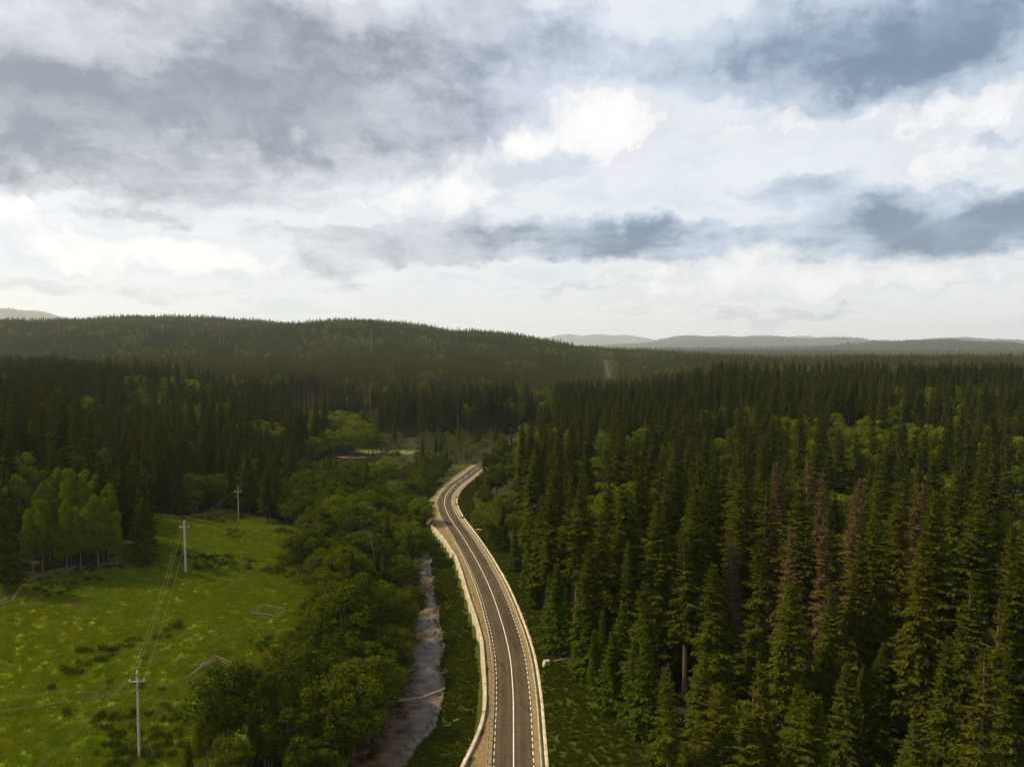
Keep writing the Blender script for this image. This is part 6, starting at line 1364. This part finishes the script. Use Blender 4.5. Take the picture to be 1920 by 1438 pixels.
# ---------------------------------------------------------------- the mass of the forest beyond and between
HID = bpy.data.collections.new('far_tree_shapes')          # not linked to the scene: shapes for the forest mass only
def far_coll(name, items):
    c = bpy.data.collections.new(name)
    for j, (tm, q, t, mats) in enumerate(items):
        me = poly_mesh('%s_%02d' % (name, j), np.concatenate([tm, q]) if len(q) else tm, t, [M[mats[0]], M[mats[1]]], np.r_[np.zeros(len(tm)), np.ones(len(q)), np.ones(len(t))])
        o = bpy.data.objects.new('%s_%02d' % (name, j), me); c.objects.link(o)
    return c
sp = ('bark', 'needle')
COL = {
 'S': far_coll('spruce_shape', [spruce(700 + i, 26, 3.0 + .25 * i, .05 + .03 * i, .9, 6, 3, .06, .35, fine=False) + ((sp, sp, ('bark', 'needle2'), sp)[i],) for i in range(4)] + [spruce_far(720 + i) + ((sp, ('bark', 'needle2'), sp)[i],) for i in range(3)]
   + [spruce(730 + i, 30, 3.6, .14 + .06 * i) + (sp,) for i in range(2)]),
 'B': far_coll('leafy_shape', [leafy(740 + i, 16, .32, .55, .42, 34, 42, .62) + (('alderbark', 'leaf'),) for i in range(3)] + [leafy(750 + i, 16, .30, .55, .42, 14, 14, 1.4, .17) + (('alderbark', 'leaf'),) for i in range(2)]),
 'A': far_coll('aspen_shape', [leafy(760 + i, 22, .16, .62, .36, 34, 46, .68, .085, .0065) + (('palebark', 'aspen'),) for i in range(2)] + [leafy(770 + i, 22, .17, .62, .36, 12, 14, 1.5, .11, .009) + (('palebark', 'aspen'),) for i in range(2)]),
 'Y': far_coll('young_shape', [spruce(780 + i, 13, 2.1, .03, .7, 7, 3, .05, .12, fine=False, young=True) + (('bark', 'young'),) for i in range(2)]),
 'D': far_coll('dead_shape', [spruce(790 + i, 27, 2.4, .08, .8, 6, 3, .2, .4, fine=False) + (('deadbark', 'deadtwig'),) for i in range(2)]),
}
HT = {'S': [26] * 7 + [30] * 2, 'B': [16] * 5, 'A': [22] * 4, 'Y': [13] * 2, 'D': [27] * 2}
def scatter(name, coll, pts, idx, rot, scl, label, align=None):
    """one object: a point for each plant, the plant's shape instanced on it"""
    me = bpy.data.meshes.new(name); n = len(pts); me.vertices.add(n); me.vertices.foreach_set('co', np.asarray(pts, np.float32).ravel())
    for nm, tp, a, ky in (('shape', 'INT', np.asarray(idx, np.int32), 'value'), ('turn', 'FLOAT_VECTOR', np.asarray(rot, np.float32), 'vector'), ('size', 'FLOAT_VECTOR', np.asarray(scl, np.float32), 'vector')):
        me.attributes.new(nm, tp, 'POINT').data.foreach_set(ky, a.ravel())
    o = obj(name, me); tag(o, label, kind='stuff')
    g = bpy.data.node_groups.new(name, 'GeometryNodeTree')
    g.interface.new_socket('Geometry', in_out='INPUT', socket_type='NodeSocketGeometry'); g.interface.new_socket('Geometry', in_out='OUTPUT', socket_type='NodeSocketGeometry')
    gi_ = g.nodes.new('NodeGroupInput'); go = g.nodes.new('NodeGroupOutput')
    ci = g.nodes.new('GeometryNodeCollectionInfo'); ci.inputs[0].default_value = coll; ci.inputs['Separate Children'].default_value = True; ci.inputs['Reset Children'].default_value = True
    ip = g.nodes.new('GeometryNodeInstanceOnPoints'); ip.inputs['Pick Instance'].default_value = True
    def attr(nm, tp):
        a = g.nodes.new('GeometryNodeInputNamedAttribute'); a.data_type = tp; a.inputs[0].default_value = nm; return a.outputs[0]
    er = g.nodes.new('FunctionNodeEulerToRotation'); g.links.new(attr('turn', 'FLOAT_VECTOR'), er.inputs[0])
    g.links.new(gi_.outputs[0], ip.inputs['Points']); g.links.new(ci.outputs[0], ip.inputs['Instance'])
    g.links.new(attr('shape', 'INT'), ip.inputs['Instance Index']); g.links.new(er.outputs[0], ip.inputs['Rotation']); g.links.new(attr('size', 'FLOAT_VECTOR'), ip.inputs['Scale'])
    g.links.new(ip.outputs[0], go.inputs[0])
    o.modifiers.new('plants', 'NODES').node_group = g
    return o
F_ = {q: [] for q in 'SBAYD'}           # kind -> (x, y, h, lod)
for rec in MORE.split(';'):
    kd, x, y, h = rec.split(','); F_[kd].append((float(x), float(y), float(h), 0))
rf = np.random.default_rng(21)
SINGLES = np.array([[float(v) for v in l.split('|')[1:3]] for l in TREES.strip().split('\n')])
def band(y0, y1, cell, lod):
    xs = np.arange(-.86 * y1 - 80, .86 * y1 + 80, cell); ys = np.arange(y0, y1, cell)
    x, y = np.meshgrid(xs, ys); x = (x + rf.uniform(-.45, .45, x.shape) * cell).ravel(); y = (y + rf.uniform(-.45, .45, y.shape) * cell).ravel()
    k_ = np.abs(x) < .80 * y + 60; x, y = x[k_], y[k_]
    d = np.abs(x - road_x(y)) * road_cos(y); k_ = d > np.where(y < 600, 8.5, np.where(y < 900, 10, 15)); x, y = x[k_], y[k_]
    k_ = np.abs(x - stream_x(y)) > np.where(y < 520, 4, 0); x, y = x[k_], y[k_]
    op = ((x + 83) / 13) ** 2 + ((y - 367) / 9) ** 2 < 1; op |= ((x + 66) / 22) ** 2 + ((y - 389) / 7) ** 2 < 1
    op |= ((x - 118) / 48) ** 2 + ((y - 1180) / 190) ** 2 < 1; op |= ((x - 100) / 60) ** 2 + ((y - 1450) / 45) ** 2 < 1
    op |= (np.abs(x + 560 + .2 * (y - 850)) < 110 + 30 * vnoise(x, y, 60, 60)) & (np.abs(y - 850) < 45)
    op |= ((x - 4750) / 380) ** 2 + ((y - 15300) / 240) ** 2 < 1; op |= ((x - 4480) / 310) ** 2 + ((y - 6700) / 100) ** 2 < 1
    x, y = x[~op], y[~op]
    if y0 < 480:
        k_ = np.ones(len(x), bool)
        for a, b in SINGLES[SINGLES[:, 1] > 320]: k_ &= (x - a) ** 2 + (y - b) ** 2 > 22
        x, y = x[k_], y[k_]
    u = rf.random(len(x)); n_ = vnoise(x, y, 70, 61) + .6 * vnoise(x, y, 26, 62); dd = vnoise(x, y, 120, 63) + .7 * vnoise(x, y, 30, 64)
    bush = (x > -100) & (x < road_x(y) - 8) & (y < 452); bush |= (np.abs(x - road_x(y)) < 24) & (y < 470)
    grove = (x < -88) & (x > -215) & (y > 395) & (y < 480)
    rside = smooth(-60, 120, x - road_x(y))
    for i in range(len(x)):
        X_, Y_ = x[i], y[i]
        if bush[i]:
            low = min(1.0, max(.25, (58 * (1 - Y_ / 362) + 2) / 8)) if (Y_ < 362 and -.28 < X_ / Y_ < -.15) else 1.0
            if low < 1: F_['B'].append((X_, Y_, 5 * low, lod)); continue
            if u[i] < .5: F_['Y'].append((X_, Y_, rf.uniform(4.5, 11), lod))
            elif u[i] < .93: F_['B'].append((X_, Y_, rf.uniform(3.5, 7.5), lod))
            else: F_['S'].append((X_, Y_, rf.uniform(9, 14), lod))
            continue
        if grove[i]:
            F_['B' if u[i] < .85 else 'S'].append((X_, Y_, rf.uniform(11, 18), lod)); continue
        bl = .16 + .34 * (1 - rside[i]) + (.02 if Y_ > 1300 else 0)                  # broadleaf patches, more of them on the right
        if n_[i] > bl and u[i] < (.66 if Y_ < 1300 else .4):
            F_['A' if u[i] < .36 else 'B'].append((X_, Y_, rf.uniform(17, 25), lod))
        elif dd[i] > .74 + .25 * (1 - rside[i]) and u[i] < .55: F_['D'].append((X_, Y_, rf.uniform(20, 28), lod))
        elif u[i] > .972: F_['A'].append((X_, Y_, rf.uniform(18, 25), lod))
        elif u[i] > .962: F_['D'].append((X_, Y_, rf.uniform(20, 28), lod))
        else: F_['S'].append((X_, Y_, (rf.uniform(19, 34) if lod < 2 else rf.triangular(13, 24, 37)) * (.95 + .12 * vnoise(X_, Y_, 55, 65)), lod))
band(330, 540, 5.6, 0); band(540, 950, 5.9, 1); band(950, 1300, 6.6, 2); band(1300, 2500, 7.6, 2); band(2500, 4200, 15, 3); band(4200, 7400, 24, 3); band(7400, 16800, 60, 4)
LAB = {'S': ('spruce_forest', 'dense dark spruce forest covering the valley and the far hills'), 'B': ('broadleaf_wood', 'rounded lighter green trees mixed through the spruce forest'),
       'A': ('aspen_wood', 'pale-trunked yellow-green trees mixed through the spruce forest'), 'Y': ('young_spruce_thicket', 'low thicket of young spruces around the road bend'), 'D': ('dead_spruce_stand', 'brown dead spruces scattered through the far forest')}
for kd in 'SBAYD':
    A_ = np.array(F_[kd]); n = len(A_); lod = A_[:, 3]; u = rf.integers(0, 1000, n)
    if kd == 'S': idx = np.where(lod == 0, 7 + u % 2, np.where(lod == 1, u % 4, 4 + u % 3))
    elif kd == 'B': idx = np.where(lod <= 1, u % 3, 3 + u % 2)
    elif kd == 'A': idx = np.where(lod <= 1, u % 2, 2 + u % 2)
    else: idx = u % 2
    Hs = np.array(HT[kd])[idx]; z = height(A_[:, 0], A_[:, 1]); s = A_[:, 2] / Hs * np.where(lod == 4, 1.3, 1); fat = np.where(lod == 4, 7.5, np.where(lod == 3, np.where(A_[:, 1] > 4200, 3.2, 2.1), np.where(lod == 2, 1.18, 1.05))) * rf.uniform(.9, 1.15, n)
    scatter(LAB[kd][0], COL[kd], np.c_[A_[:, 0], A_[:, 1], z - .1], idx, np.c_[rf.normal(0, .02, n), rf.normal(0, .02, n), rf.uniform(0, 6.283, n)], np.c_[s * fat, s * fat, s], LAB[kd][1])
    print(kd, n)

# ---------------------------------------------------------------- grass
def blades(seed, n=26, r=.35, h=.5, w_=.05, bend=.3):
    rng = np.random.default_rng(seed); a = rng.uniform(0, 6.283, n); rr = r * np.sqrt(rng.random(n)); p = rot_out(a) * rr[:, None]
    b = rng.uniform(0, 6.283, n); d = rot_out(b); s_ = rot_out(b + 1.57) * w_; hh = h * rng.uniform(.5, 1.2, n)
    return np.stack([p - s_, p + s_, p + d * (bend * hh)[:, None] + UPV * hh[:, None]], 1)
E0 = np.zeros((0, 4, 3))
def grass_coll(name, arr, mat):
    c = bpy.data.collections.new(name)
    for j, t in enumerate(arr): c.objects.link(bpy.data.objects.new('%s_%02d' % (name, j), poly_mesh(name, None, t, [M[mat]])))
    return c
GC = grass_coll('grass_shape', [blades(900 + i, 30, .55, .38, .05) for i in range(3)], 'grassblade')
SG = grass_coll('tussock_shape', [blades(910 + i, 70, .42, .62, .06, .5) for i in range(3)], 'sedge')
FL = grass_coll('flower_shape', [np.concatenate([blades(920 + i, 24, .5, .45, .03), blades(930 + i, 16, .5, .6, .02) + np.array([0, 0, .0])]) for i in range(2)], 'flower')
rgx = np.random.default_rng(33)
def spots(n, x0, x1, y0, y1, cond):
    x = rgx.uniform(x0, x1, n); y = rgx.uniform(y0, y1, n); k_ = cond(x, y); return x[k_], y[k_]
def lay(name, coll, x, y, sz, nv, label):
    n = len(x); sv = sz * rgx.uniform(.6, 1.4, n); z = height(x, y)
    scatter(name, coll, np.c_[x, y, z - .03], rgx.integers(0, nv, n), np.c_[np.zeros(n), np.zeros(n), rgx.uniform(0, 6.28, n)], np.c_[sv, sv, sv * rgx.uniform(.7, 1.2, n)], label)
mead = lambda x, y: inside(x, y, MEADOW)
x1, y1 = spots(75000, -140, -38, 84, 236, mead)
def bankc(x, y):
    d = x - stream_x(y); hf = np.interp(y, np.arange(0, 600, 5.), STREAM_HALF)
    return (d > hf + .6) & (x < wall_x(y) - .9)
x2, y2 = spots(36000, -36, -4, 88, 300, bankc)
def vergec(x, y):
    d = (x - road_x(y)) * road_cos(y); return (d > 5.1) & (d < np.interp(y, [80, 115, 130, 330], [20, 18, 12, 10]))
x3, y3 = spots(42000, -22, 22, 88, 330, vergec)
lay('grass', GC, x1, y1, 1.0, 3, 'short green pasture grass on the sloping meadow')
lay('grass', SG, np.r_[x2, x3], np.r_[y2, y3], .62, 3, 'rough dark grass along the stream bank and road verges')
cl_ = lambda x, y: mead(x, y) & (vnoise(x, y, 13, 70) + .7 * vnoise(x, y, 4, 71) > .45)
x4, y4 = spots(6500, -140, -38, 84, 236, cl_)
lay('tussock_grass', SG, x4, y4, 1.2, 3, 'dark grass tussocks dotted over the meadow')
fl_ = lambda x, y: mead(x, y) & (vnoise(x, y, 16, 72) + .8 * vnoise(x, y, 5, 73) > .5)
x5, y5 = spots(14000, -140, -38, 84, 236, fl_)
lay('meadow_flowers', FL, x5, y5, .9, 2, 'pale yellow flower patches in the meadow')
# stones of the stream edge
def stone(seed):
    rng = np.random.default_rng(seed); V, F = tube([(0, 0, -.25), (0, 0, -.05), (0, 0, .16), (0, 0, .26)], [.28, .42, .32, .1], 7)
    V = np.array([tuple(v) for v in V]) * (1 + rng.normal(0, .12, (len(V), 1))); return mesh('stone', V, F, [M['stone']])
SCOL = bpy.data.collections.new('stone_shapes')
for i in range(4): SCOL.objects.link(bpy.data.objects.new('stone_%02d' % i, stone(i)))
ys_ = rgx.uniform(96, 205, 900); hf = np.interp(ys_, np.arange(0, 600, 5.), STREAM_HALF); side = np.where(rgx.random(900) < .8, 1, -1)
xs_ = stream_x(ys_) + side * (hf + rgx.normal(-.2, .7, 900)); k_ = vnoise(xs_, ys_, 3, 80) > -.2; xs_, ys_ = xs_[k_], ys_[k_]
n = len(xs_); sv = rgx.lognormal(-.55, .45, n)
scatter('stream_stones', SCOL, np.c_[xs_, ys_, np.maximum(height(xs_, ys_), -3.05)], rgx.integers(0, 4, n), rgx.uniform(0, 6.28, (n, 3)), np.c_[sv, sv, sv * .7], 'dark stones along the edge of the stream')
# ---------------------------------------------------------------- power poles and wires
def gz(x, y): return float(height(np.array(x), np.array(y)))
POLE = {}
def pole(key, x, y, H, rz, label, r=.19, bracket=False):
    z = gz(x, y) - .1; root = empty('utility_pole', (x, y, z), rz); tag(root, label, 'utility pole', 'power poles crossing the meadow')
    V, F = tube([(0, 0, -.6), (0, 0, H * .5), (0, 0, H)], [r, r * .8, r * .6], 10); obj('shaft', mesh('shaft', V, F, [M['polecon']]), root)
    za = H - 1.25
    V, F = join([box(-1.0, 1.0, -.06 - r * .6, .05 - r * .6, za - .06, za + .06), box(-.06, .06, -.07 - r * .6, -.062 - r * .6 + .0, za - .45, za - .07)])
    obj('crossarm', mesh('crossarm', V, F, [M['polecon']]), root)
    V, F = tube([(0, 0, 0), (0, 0, .10), (0, 0, .12), (0, 0, .24), (0, 0, .28)], [.035, .035, .09, .075, .03], 8); im = mesh('insulator', V, F, [M['insul']])
    tops = []
    for px_, pz in ((-.92, za + .06), (.92, za + .06), (0, H)):
        obj('insulator', im, root, loc=(px_, -r * .6 if px_ else 0, pz)); tops.append((px_, -r * .6 if px_ else 0, pz + .26))
    V, F = tube([(0, 0, H - .5), (0, 0, H - .38)], [r * .8, r * .8], 10); obj('collar', mesh('collar', V, F, [M['rust']]), root)
    if bracket:
        V, F = join([tube([(0, -r * .7, za - 1.1), (-.55, -.25, za - 1.3)], [.05, .04], 6), tube([(0, 0, za - 1.2), (0, 0, za - 1.0)], [r * .95, r * .95], 10), tube([(0, 0, za - .85), (0, 0, za - .7)], [r * .93, r * .93], 10)])
        obj('bracket', mesh('bracket', V, F, [M['rust']]), root)
    mt = Matrix.Translation((x, y, z)) @ Matrix.Rotation(rz, 4, 'Z')
    POLE[key] = [mt @ Vector(t) for t in tops] + ([mt @ Vector((-.55, -.25, za - 1.3)), mt @ Vector((0, -r, za - 1.0))] if bracket else [])
pole(1, -51.2, 94.9, 12.0, R(8), 'pale concrete pole with crossarm at the bottom of the meadow', .2, True)
pole(2, -74.1, 159.0, 12.0, R(12), 'thick pale concrete pole with crossarm on the meadow crest', .30)
pole(3, -87.5, 225.0, 10.3, R(15), 'thin pole at the dark far end of the meadow', .17)
pole(4, -94.6, 383.0, 9.4, R(5), 'distant white pole beside the sandy clearing', .24)
pole(5, -38.4, 470.0, 9.0, R(20), 'small far pole among bushes left of the road bend', .22)
def wire(a, b, sag, label, group):
    a, b = Vector(a), Vector(b); n = 14; pts = []
    for i in range(n + 1):
        t = i / n; p = a.lerp(b, t); p.z -= sag * 4 * t * (1 - t); pts.append(p)
    V, F = tube(pts, [.016] * (n + 1), 4)
    tag(obj('power_wire', mesh('power_wire', V, F, [M['wire']])), label, 'wire', group)
side = ('left wire', 'right wire', 'top wire')
for j in range(3): wire(POLE[1][j], POLE[2][j], 1.6, side[j] + ' between bottom pole and crest pole', 'wires from bottom pole to crest pole')
for j in range(3): wire(POLE[2][j], POLE[3][j], 1.3, side[j] + ' between crest pole and dark far pole', 'wires from crest pole to far pole')
for j in range(3): wire(POLE[1][j], (-47.2 + (-.95, .95, 0)[j] - 5, 48, 12.2 + (0, 0, 1.2)[j]), 1.2, side[j] + ' running from bottom pole out of the lower photo edge', 'wires leaving at the lower edge')
for j, (dz, q) in enumerate(((0, 0), (-.9, 3), (-1.5, 4))): wire(POLE[1][q], (-112, 75, 16.5 + dz), 1.8, ('upper', 'middle', 'lower')[j] + ' wire running from bottom pole out of the left photo edge', 'wires leaving at the left edge')
for j in range(3): wire(POLE[3][j], POLE[4][j], 2.4, side[j] + ' between dark far pole and clearing pole', 'wires to the clearing pole')
for j in range(3): wire(POLE[4][j], POLE[5][j], 1.5, side[j] + ' between clearing pole and bush pole', 'wires to the bush pole')

# ---------------------------------------------------------------- fences
rgf = np.random.default_rng(5)
def rail(root, a, b, za, zb, r=.06):
    a = Vector((a[0], a[1], gz(*a) + za)); b = Vector((b[0], b[1], gz(*b) + zb)); m_ = a.lerp(b, .5) + Vector((0, 0, rgf.normal(0, .04)))
    V, F = tube([a, m_, b], [r, r * .9, r * .75], 6); obj('rail', mesh('rail', V, F, [M['rail']]), root)
def post(root, p, h, r=.075, lean=(0, 0)):
    z = gz(*p); V, F = tube([(p[0], p[1], z - .3), (p[0] + lean[0], p[1] + lean[1], z + h)], [r, r * .8], 7); obj('post', mesh('post', V, F, [M['rail']]), root)
def fence(pts, zs, label, h=1.25, post_h=1.45, r=.06):
    root = empty('wooden_fence', (0, 0, 0)); tag(root, label, 'fence', 'wooden rail fences on the meadow')
    for i, p in enumerate(pts): post(root, p, post_h, lean=tuple(rgf.normal(0, .12, 2)))
    for a, b in zip(pts[:-1], pts[1:]):
        for z_ in zs: rail(root, a, b, z_ + rgf.normal(0, .05), z_ + rgf.normal(0, .05), r)
    return root
fence([(-110, 136.4), (-106.6, 139.3), (-103.4, 142.2), (-100.4, 145.2), (-97.8, 148.4), (-94.6, 151.6)], (.35, .75, 1.15), 'grey wooden rail fence under the birches at the left edge', r=.085)
fence([(-100.2, 144.2), (-98.3, 139.6), (-96.6, 135.2)], (.4, 1.0), 'sagging fence branch running down from the left birch fence')
fence([(-97.4, 134.9), (-99.8, 133.4), (-102.5, 132.2)], (.35, .95), 'short low fence piece at the left photo edge')
fence([(-91, 156.6), (-89, 159.5), (-87.2, 163.2)], (.5,), 'single-rail fence scrap right of the birches')
fence([(-52.0, 139.2), (-46.8, 138.8), (-46.7, 143.7), (-51.8, 144.5), (-52.0, 139.2)], (.35, .95), 'square wooden pen standing alone in the meadow', post_h=1.2)
fence([(-98.0, 229.6), (-95.6, 230.8), (-93.2, 232), (-90.8, 233.2)], (.4, .9), 'dim fence behind the far meadow pole')
bf = empty('broken_fence', (0, 0, 0)); tag(bf, 'collapsed wooden fence leaning in a triangle near the bottom pole', 'fence', 'wooden rail fences on the meadow')
A0, A1, A2, A3 = (-54.2, 115.8), (-51.8, 121.5), (-47.9, 120.3), (-49.4, 115.0)
for p, h in ((A1, 1.7), (A2, 1.3), ((-53.1, 118.6), 1.2)): post(bf, p, h, lean=tuple(rgf.normal(0, .25, 2)))
for za, zb in ((.05, .55), (.12, .9), (.2, 1.25)): rail(bf, A0, A1, za, zb)
for za, zb in ((.7, .5), (1.15, .95)): rail(bf, A1, A2, za, zb)
for za, zb in ((.9, .05), (.6, .1), (.35, .05)): rail(bf, A2, (A3[0] + za, A3[1]), za, zb)
rail(bf, (-54.6, 119.0), (-52.4, 119.6), .5, .6); rail(bf, (-53.5, 118.0), (-52.9, 119.6), .1, 1.2)

# ---------------------------------------------------------------- logs, block, small finds
def log(name, pts, r0, r1, label, mat='log', stubs=0):
    root = empty(name, (0, 0, 0)); tag(root, label, 'log')
    n = len(pts); V, F = tube(pts, list(np.linspace(r0, r1, n)), 8); obj('stem', mesh('stem', V, F, [M[mat]]), root)
    for i in range(stubs):
        t = rgf.uniform(.15, .95) * (n - 1); a = int(t); p = Vector(pts[a]).lerp(Vector(pts[min(a + 1, n - 1)]), t - a)
        V, F = tube([p, p + Vector((rgf.normal(0, .3), rgf.normal(0, .3), rgf.uniform(.2, .6)))], [.05, .015], 5); obj('branch_stub', mesh('branch_stub', V, F, [M[mat]]), root)
log('fallen_log', [(-23.2, 117.3, -2.15), (-19.5, 118.1, -2.25), (-15.5, 119.1, -2.2), (-12.6, 120.6, -1.75), (-11.7, 121.3, -1.6)], .20, .11, 'long bare tree trunk fallen across the stream', stubs=4)
log('fallen_log', [(7.6, 127.9, .25), (10.2, 128.6, .45), (13.4, 129.6, .8), (16, 130.3, 1.2)], .11, .06, 'thin grey log beside the pale block on the right verge', stubs=3)
log('fallen_branch', [(-9.4, 110.6, -1.75), (-8.5, 111.1, -1.65)], .09, .07, 'short pale log on the grass bank, nearer the wall')
log('fallen_branch', [(-10.7, 109.2, -1.8), (-9.9, 109.3, -1.72)], .08, .06, 'short pale log on the grass bank, nearer the stream')
log('fallen_branch', [(-8.0, 126.0, -1.7), (-6.6, 126.6, -1.6)], .05, .04, 'thin stick lying on the bank below the wall')
log('fallen_branch', [(-45.2, 165.5, gz(-45.2, 165.5) + .15), (-43.0, 170.5, gz(-43, 170.5) + .3), (-41.6, 173.5, gz(-41.6, 173.5) + 1.2)], .09, .05, 'grey pole leaning at the edge of the streamside trees')
log('bare_trunk', [(-33.2, 172, gz(-33.2, 172)), (-33.8, 172.4, 6), (-35.2, 172.8, 12.5)], .22, .07, 'bare forked trunk rising between streamside tree crowns', 'deadbark', 6)
V, F = join([box(-.62, .62, -.5, .5, -.2, .95)])
V = [(x * (1 - .22 * (z > .5)) + .18 * (z > .5), y * (1 - .15 * (z > .5)), z) for x, y, z in V]
blk = empty('concrete_block', (6.15, 126.6, gz(6.15, 126.6)), R(18)); tag(blk, 'pale concrete culvert block on the grass right of the road', 'block')
obj('body', mesh('body', V, F, [M['concrete']]), blk)
V, F = box(-.36, .70, -.28, .28, .953, 1.03); obj('lid', mesh('lid', V, F, [M['concrete']]), blk)
V, F = box(-.20, .55, -.46, -.415, .62, .78); obj('slot', mesh('slot', V, F, [M['rust']]), blk)
cu = empty('culvert_headwall', (-10.6, 221.4, gz(-10.6, 221.4)), R(-25)); tag(cu, 'small pale headwall in the grass right of the bend', 'culvert')
V, F = join([box(-.9, .9, -.15, .15, -.3, .55), box(-.9, -.7, .15, .9, -.3, .4), box(.7, .9, .15, .9, -.3, .4)]); obj('body', mesh('body', V, F, [M['concrete']]), cu)
V, F = tube([(0, -.16, .1), (0, -.2, .1)], [.3, .3], 10); obj('pipe_mouth', mesh('pipe_mouth', V, F, [M['rust']]), cu)

mz = gz(-237, 1200); mast = empty('radio_mast', (-237, 1200, mz)); tag(mast, 'thin dark mast standing on the forested left hillside', 'mast')
for q in range(3):
    a = q * 2.094 + .4; V, F = tube([(1.7 * math.cos(a), 1.7 * math.sin(a), -1), (.9 * math.cos(a), .9 * math.sin(a), 66)], [.34, .26], 5); obj('leg', mesh('leg', V, F, [M['rust']]), mast)
for q in range(16):
    z0 = q * 4.1; r_ = 1.7 - .8 * z0 / 66; c_ = [(r_ * math.cos(b * 2.094 + .4), r_ * math.sin(b * 2.094 + .4), z0) for b in range(3)]; d_ = [(x * .97, y * .97, z + 4.1) for x, y, z in c_]
    V, F = join([tube([c_[b], d_[(b + 1) % 3]], [.17, .17], 4) for b in range(3)]); obj('brace', mesh('brace', V, F, [M['rust']]), mast)

# ---------------------------------------------------------------- air
V, F = box(-26500, 26500, -1000, 30500, -80, 800)
m = bpy.data.materials.new('haze air'); m.use_nodes = True; kt = NT(m.node_tree)
pv = kt.n('ShaderNodeVolumePrincipled', {'Color': (0.86, 0.92, 1.0, 1), 'Density': 4.0e-5, 'Anisotropy': 0.35})
for s_ in ('Density Attribute', 'Color Attribute', 'Temperature Attribute'):
    if s_ in pv.inputs: pv.inputs[s_].default_value = ''
kt.n('ShaderNodeOutputMaterial', {'Volume': pv.outputs[0]})
try: m.cycles.homogeneous_volume = True
except Exception: pass
tag(obj('haze', mesh('haze', V, F, [m])), 'pale valley haze', kind='stuff')
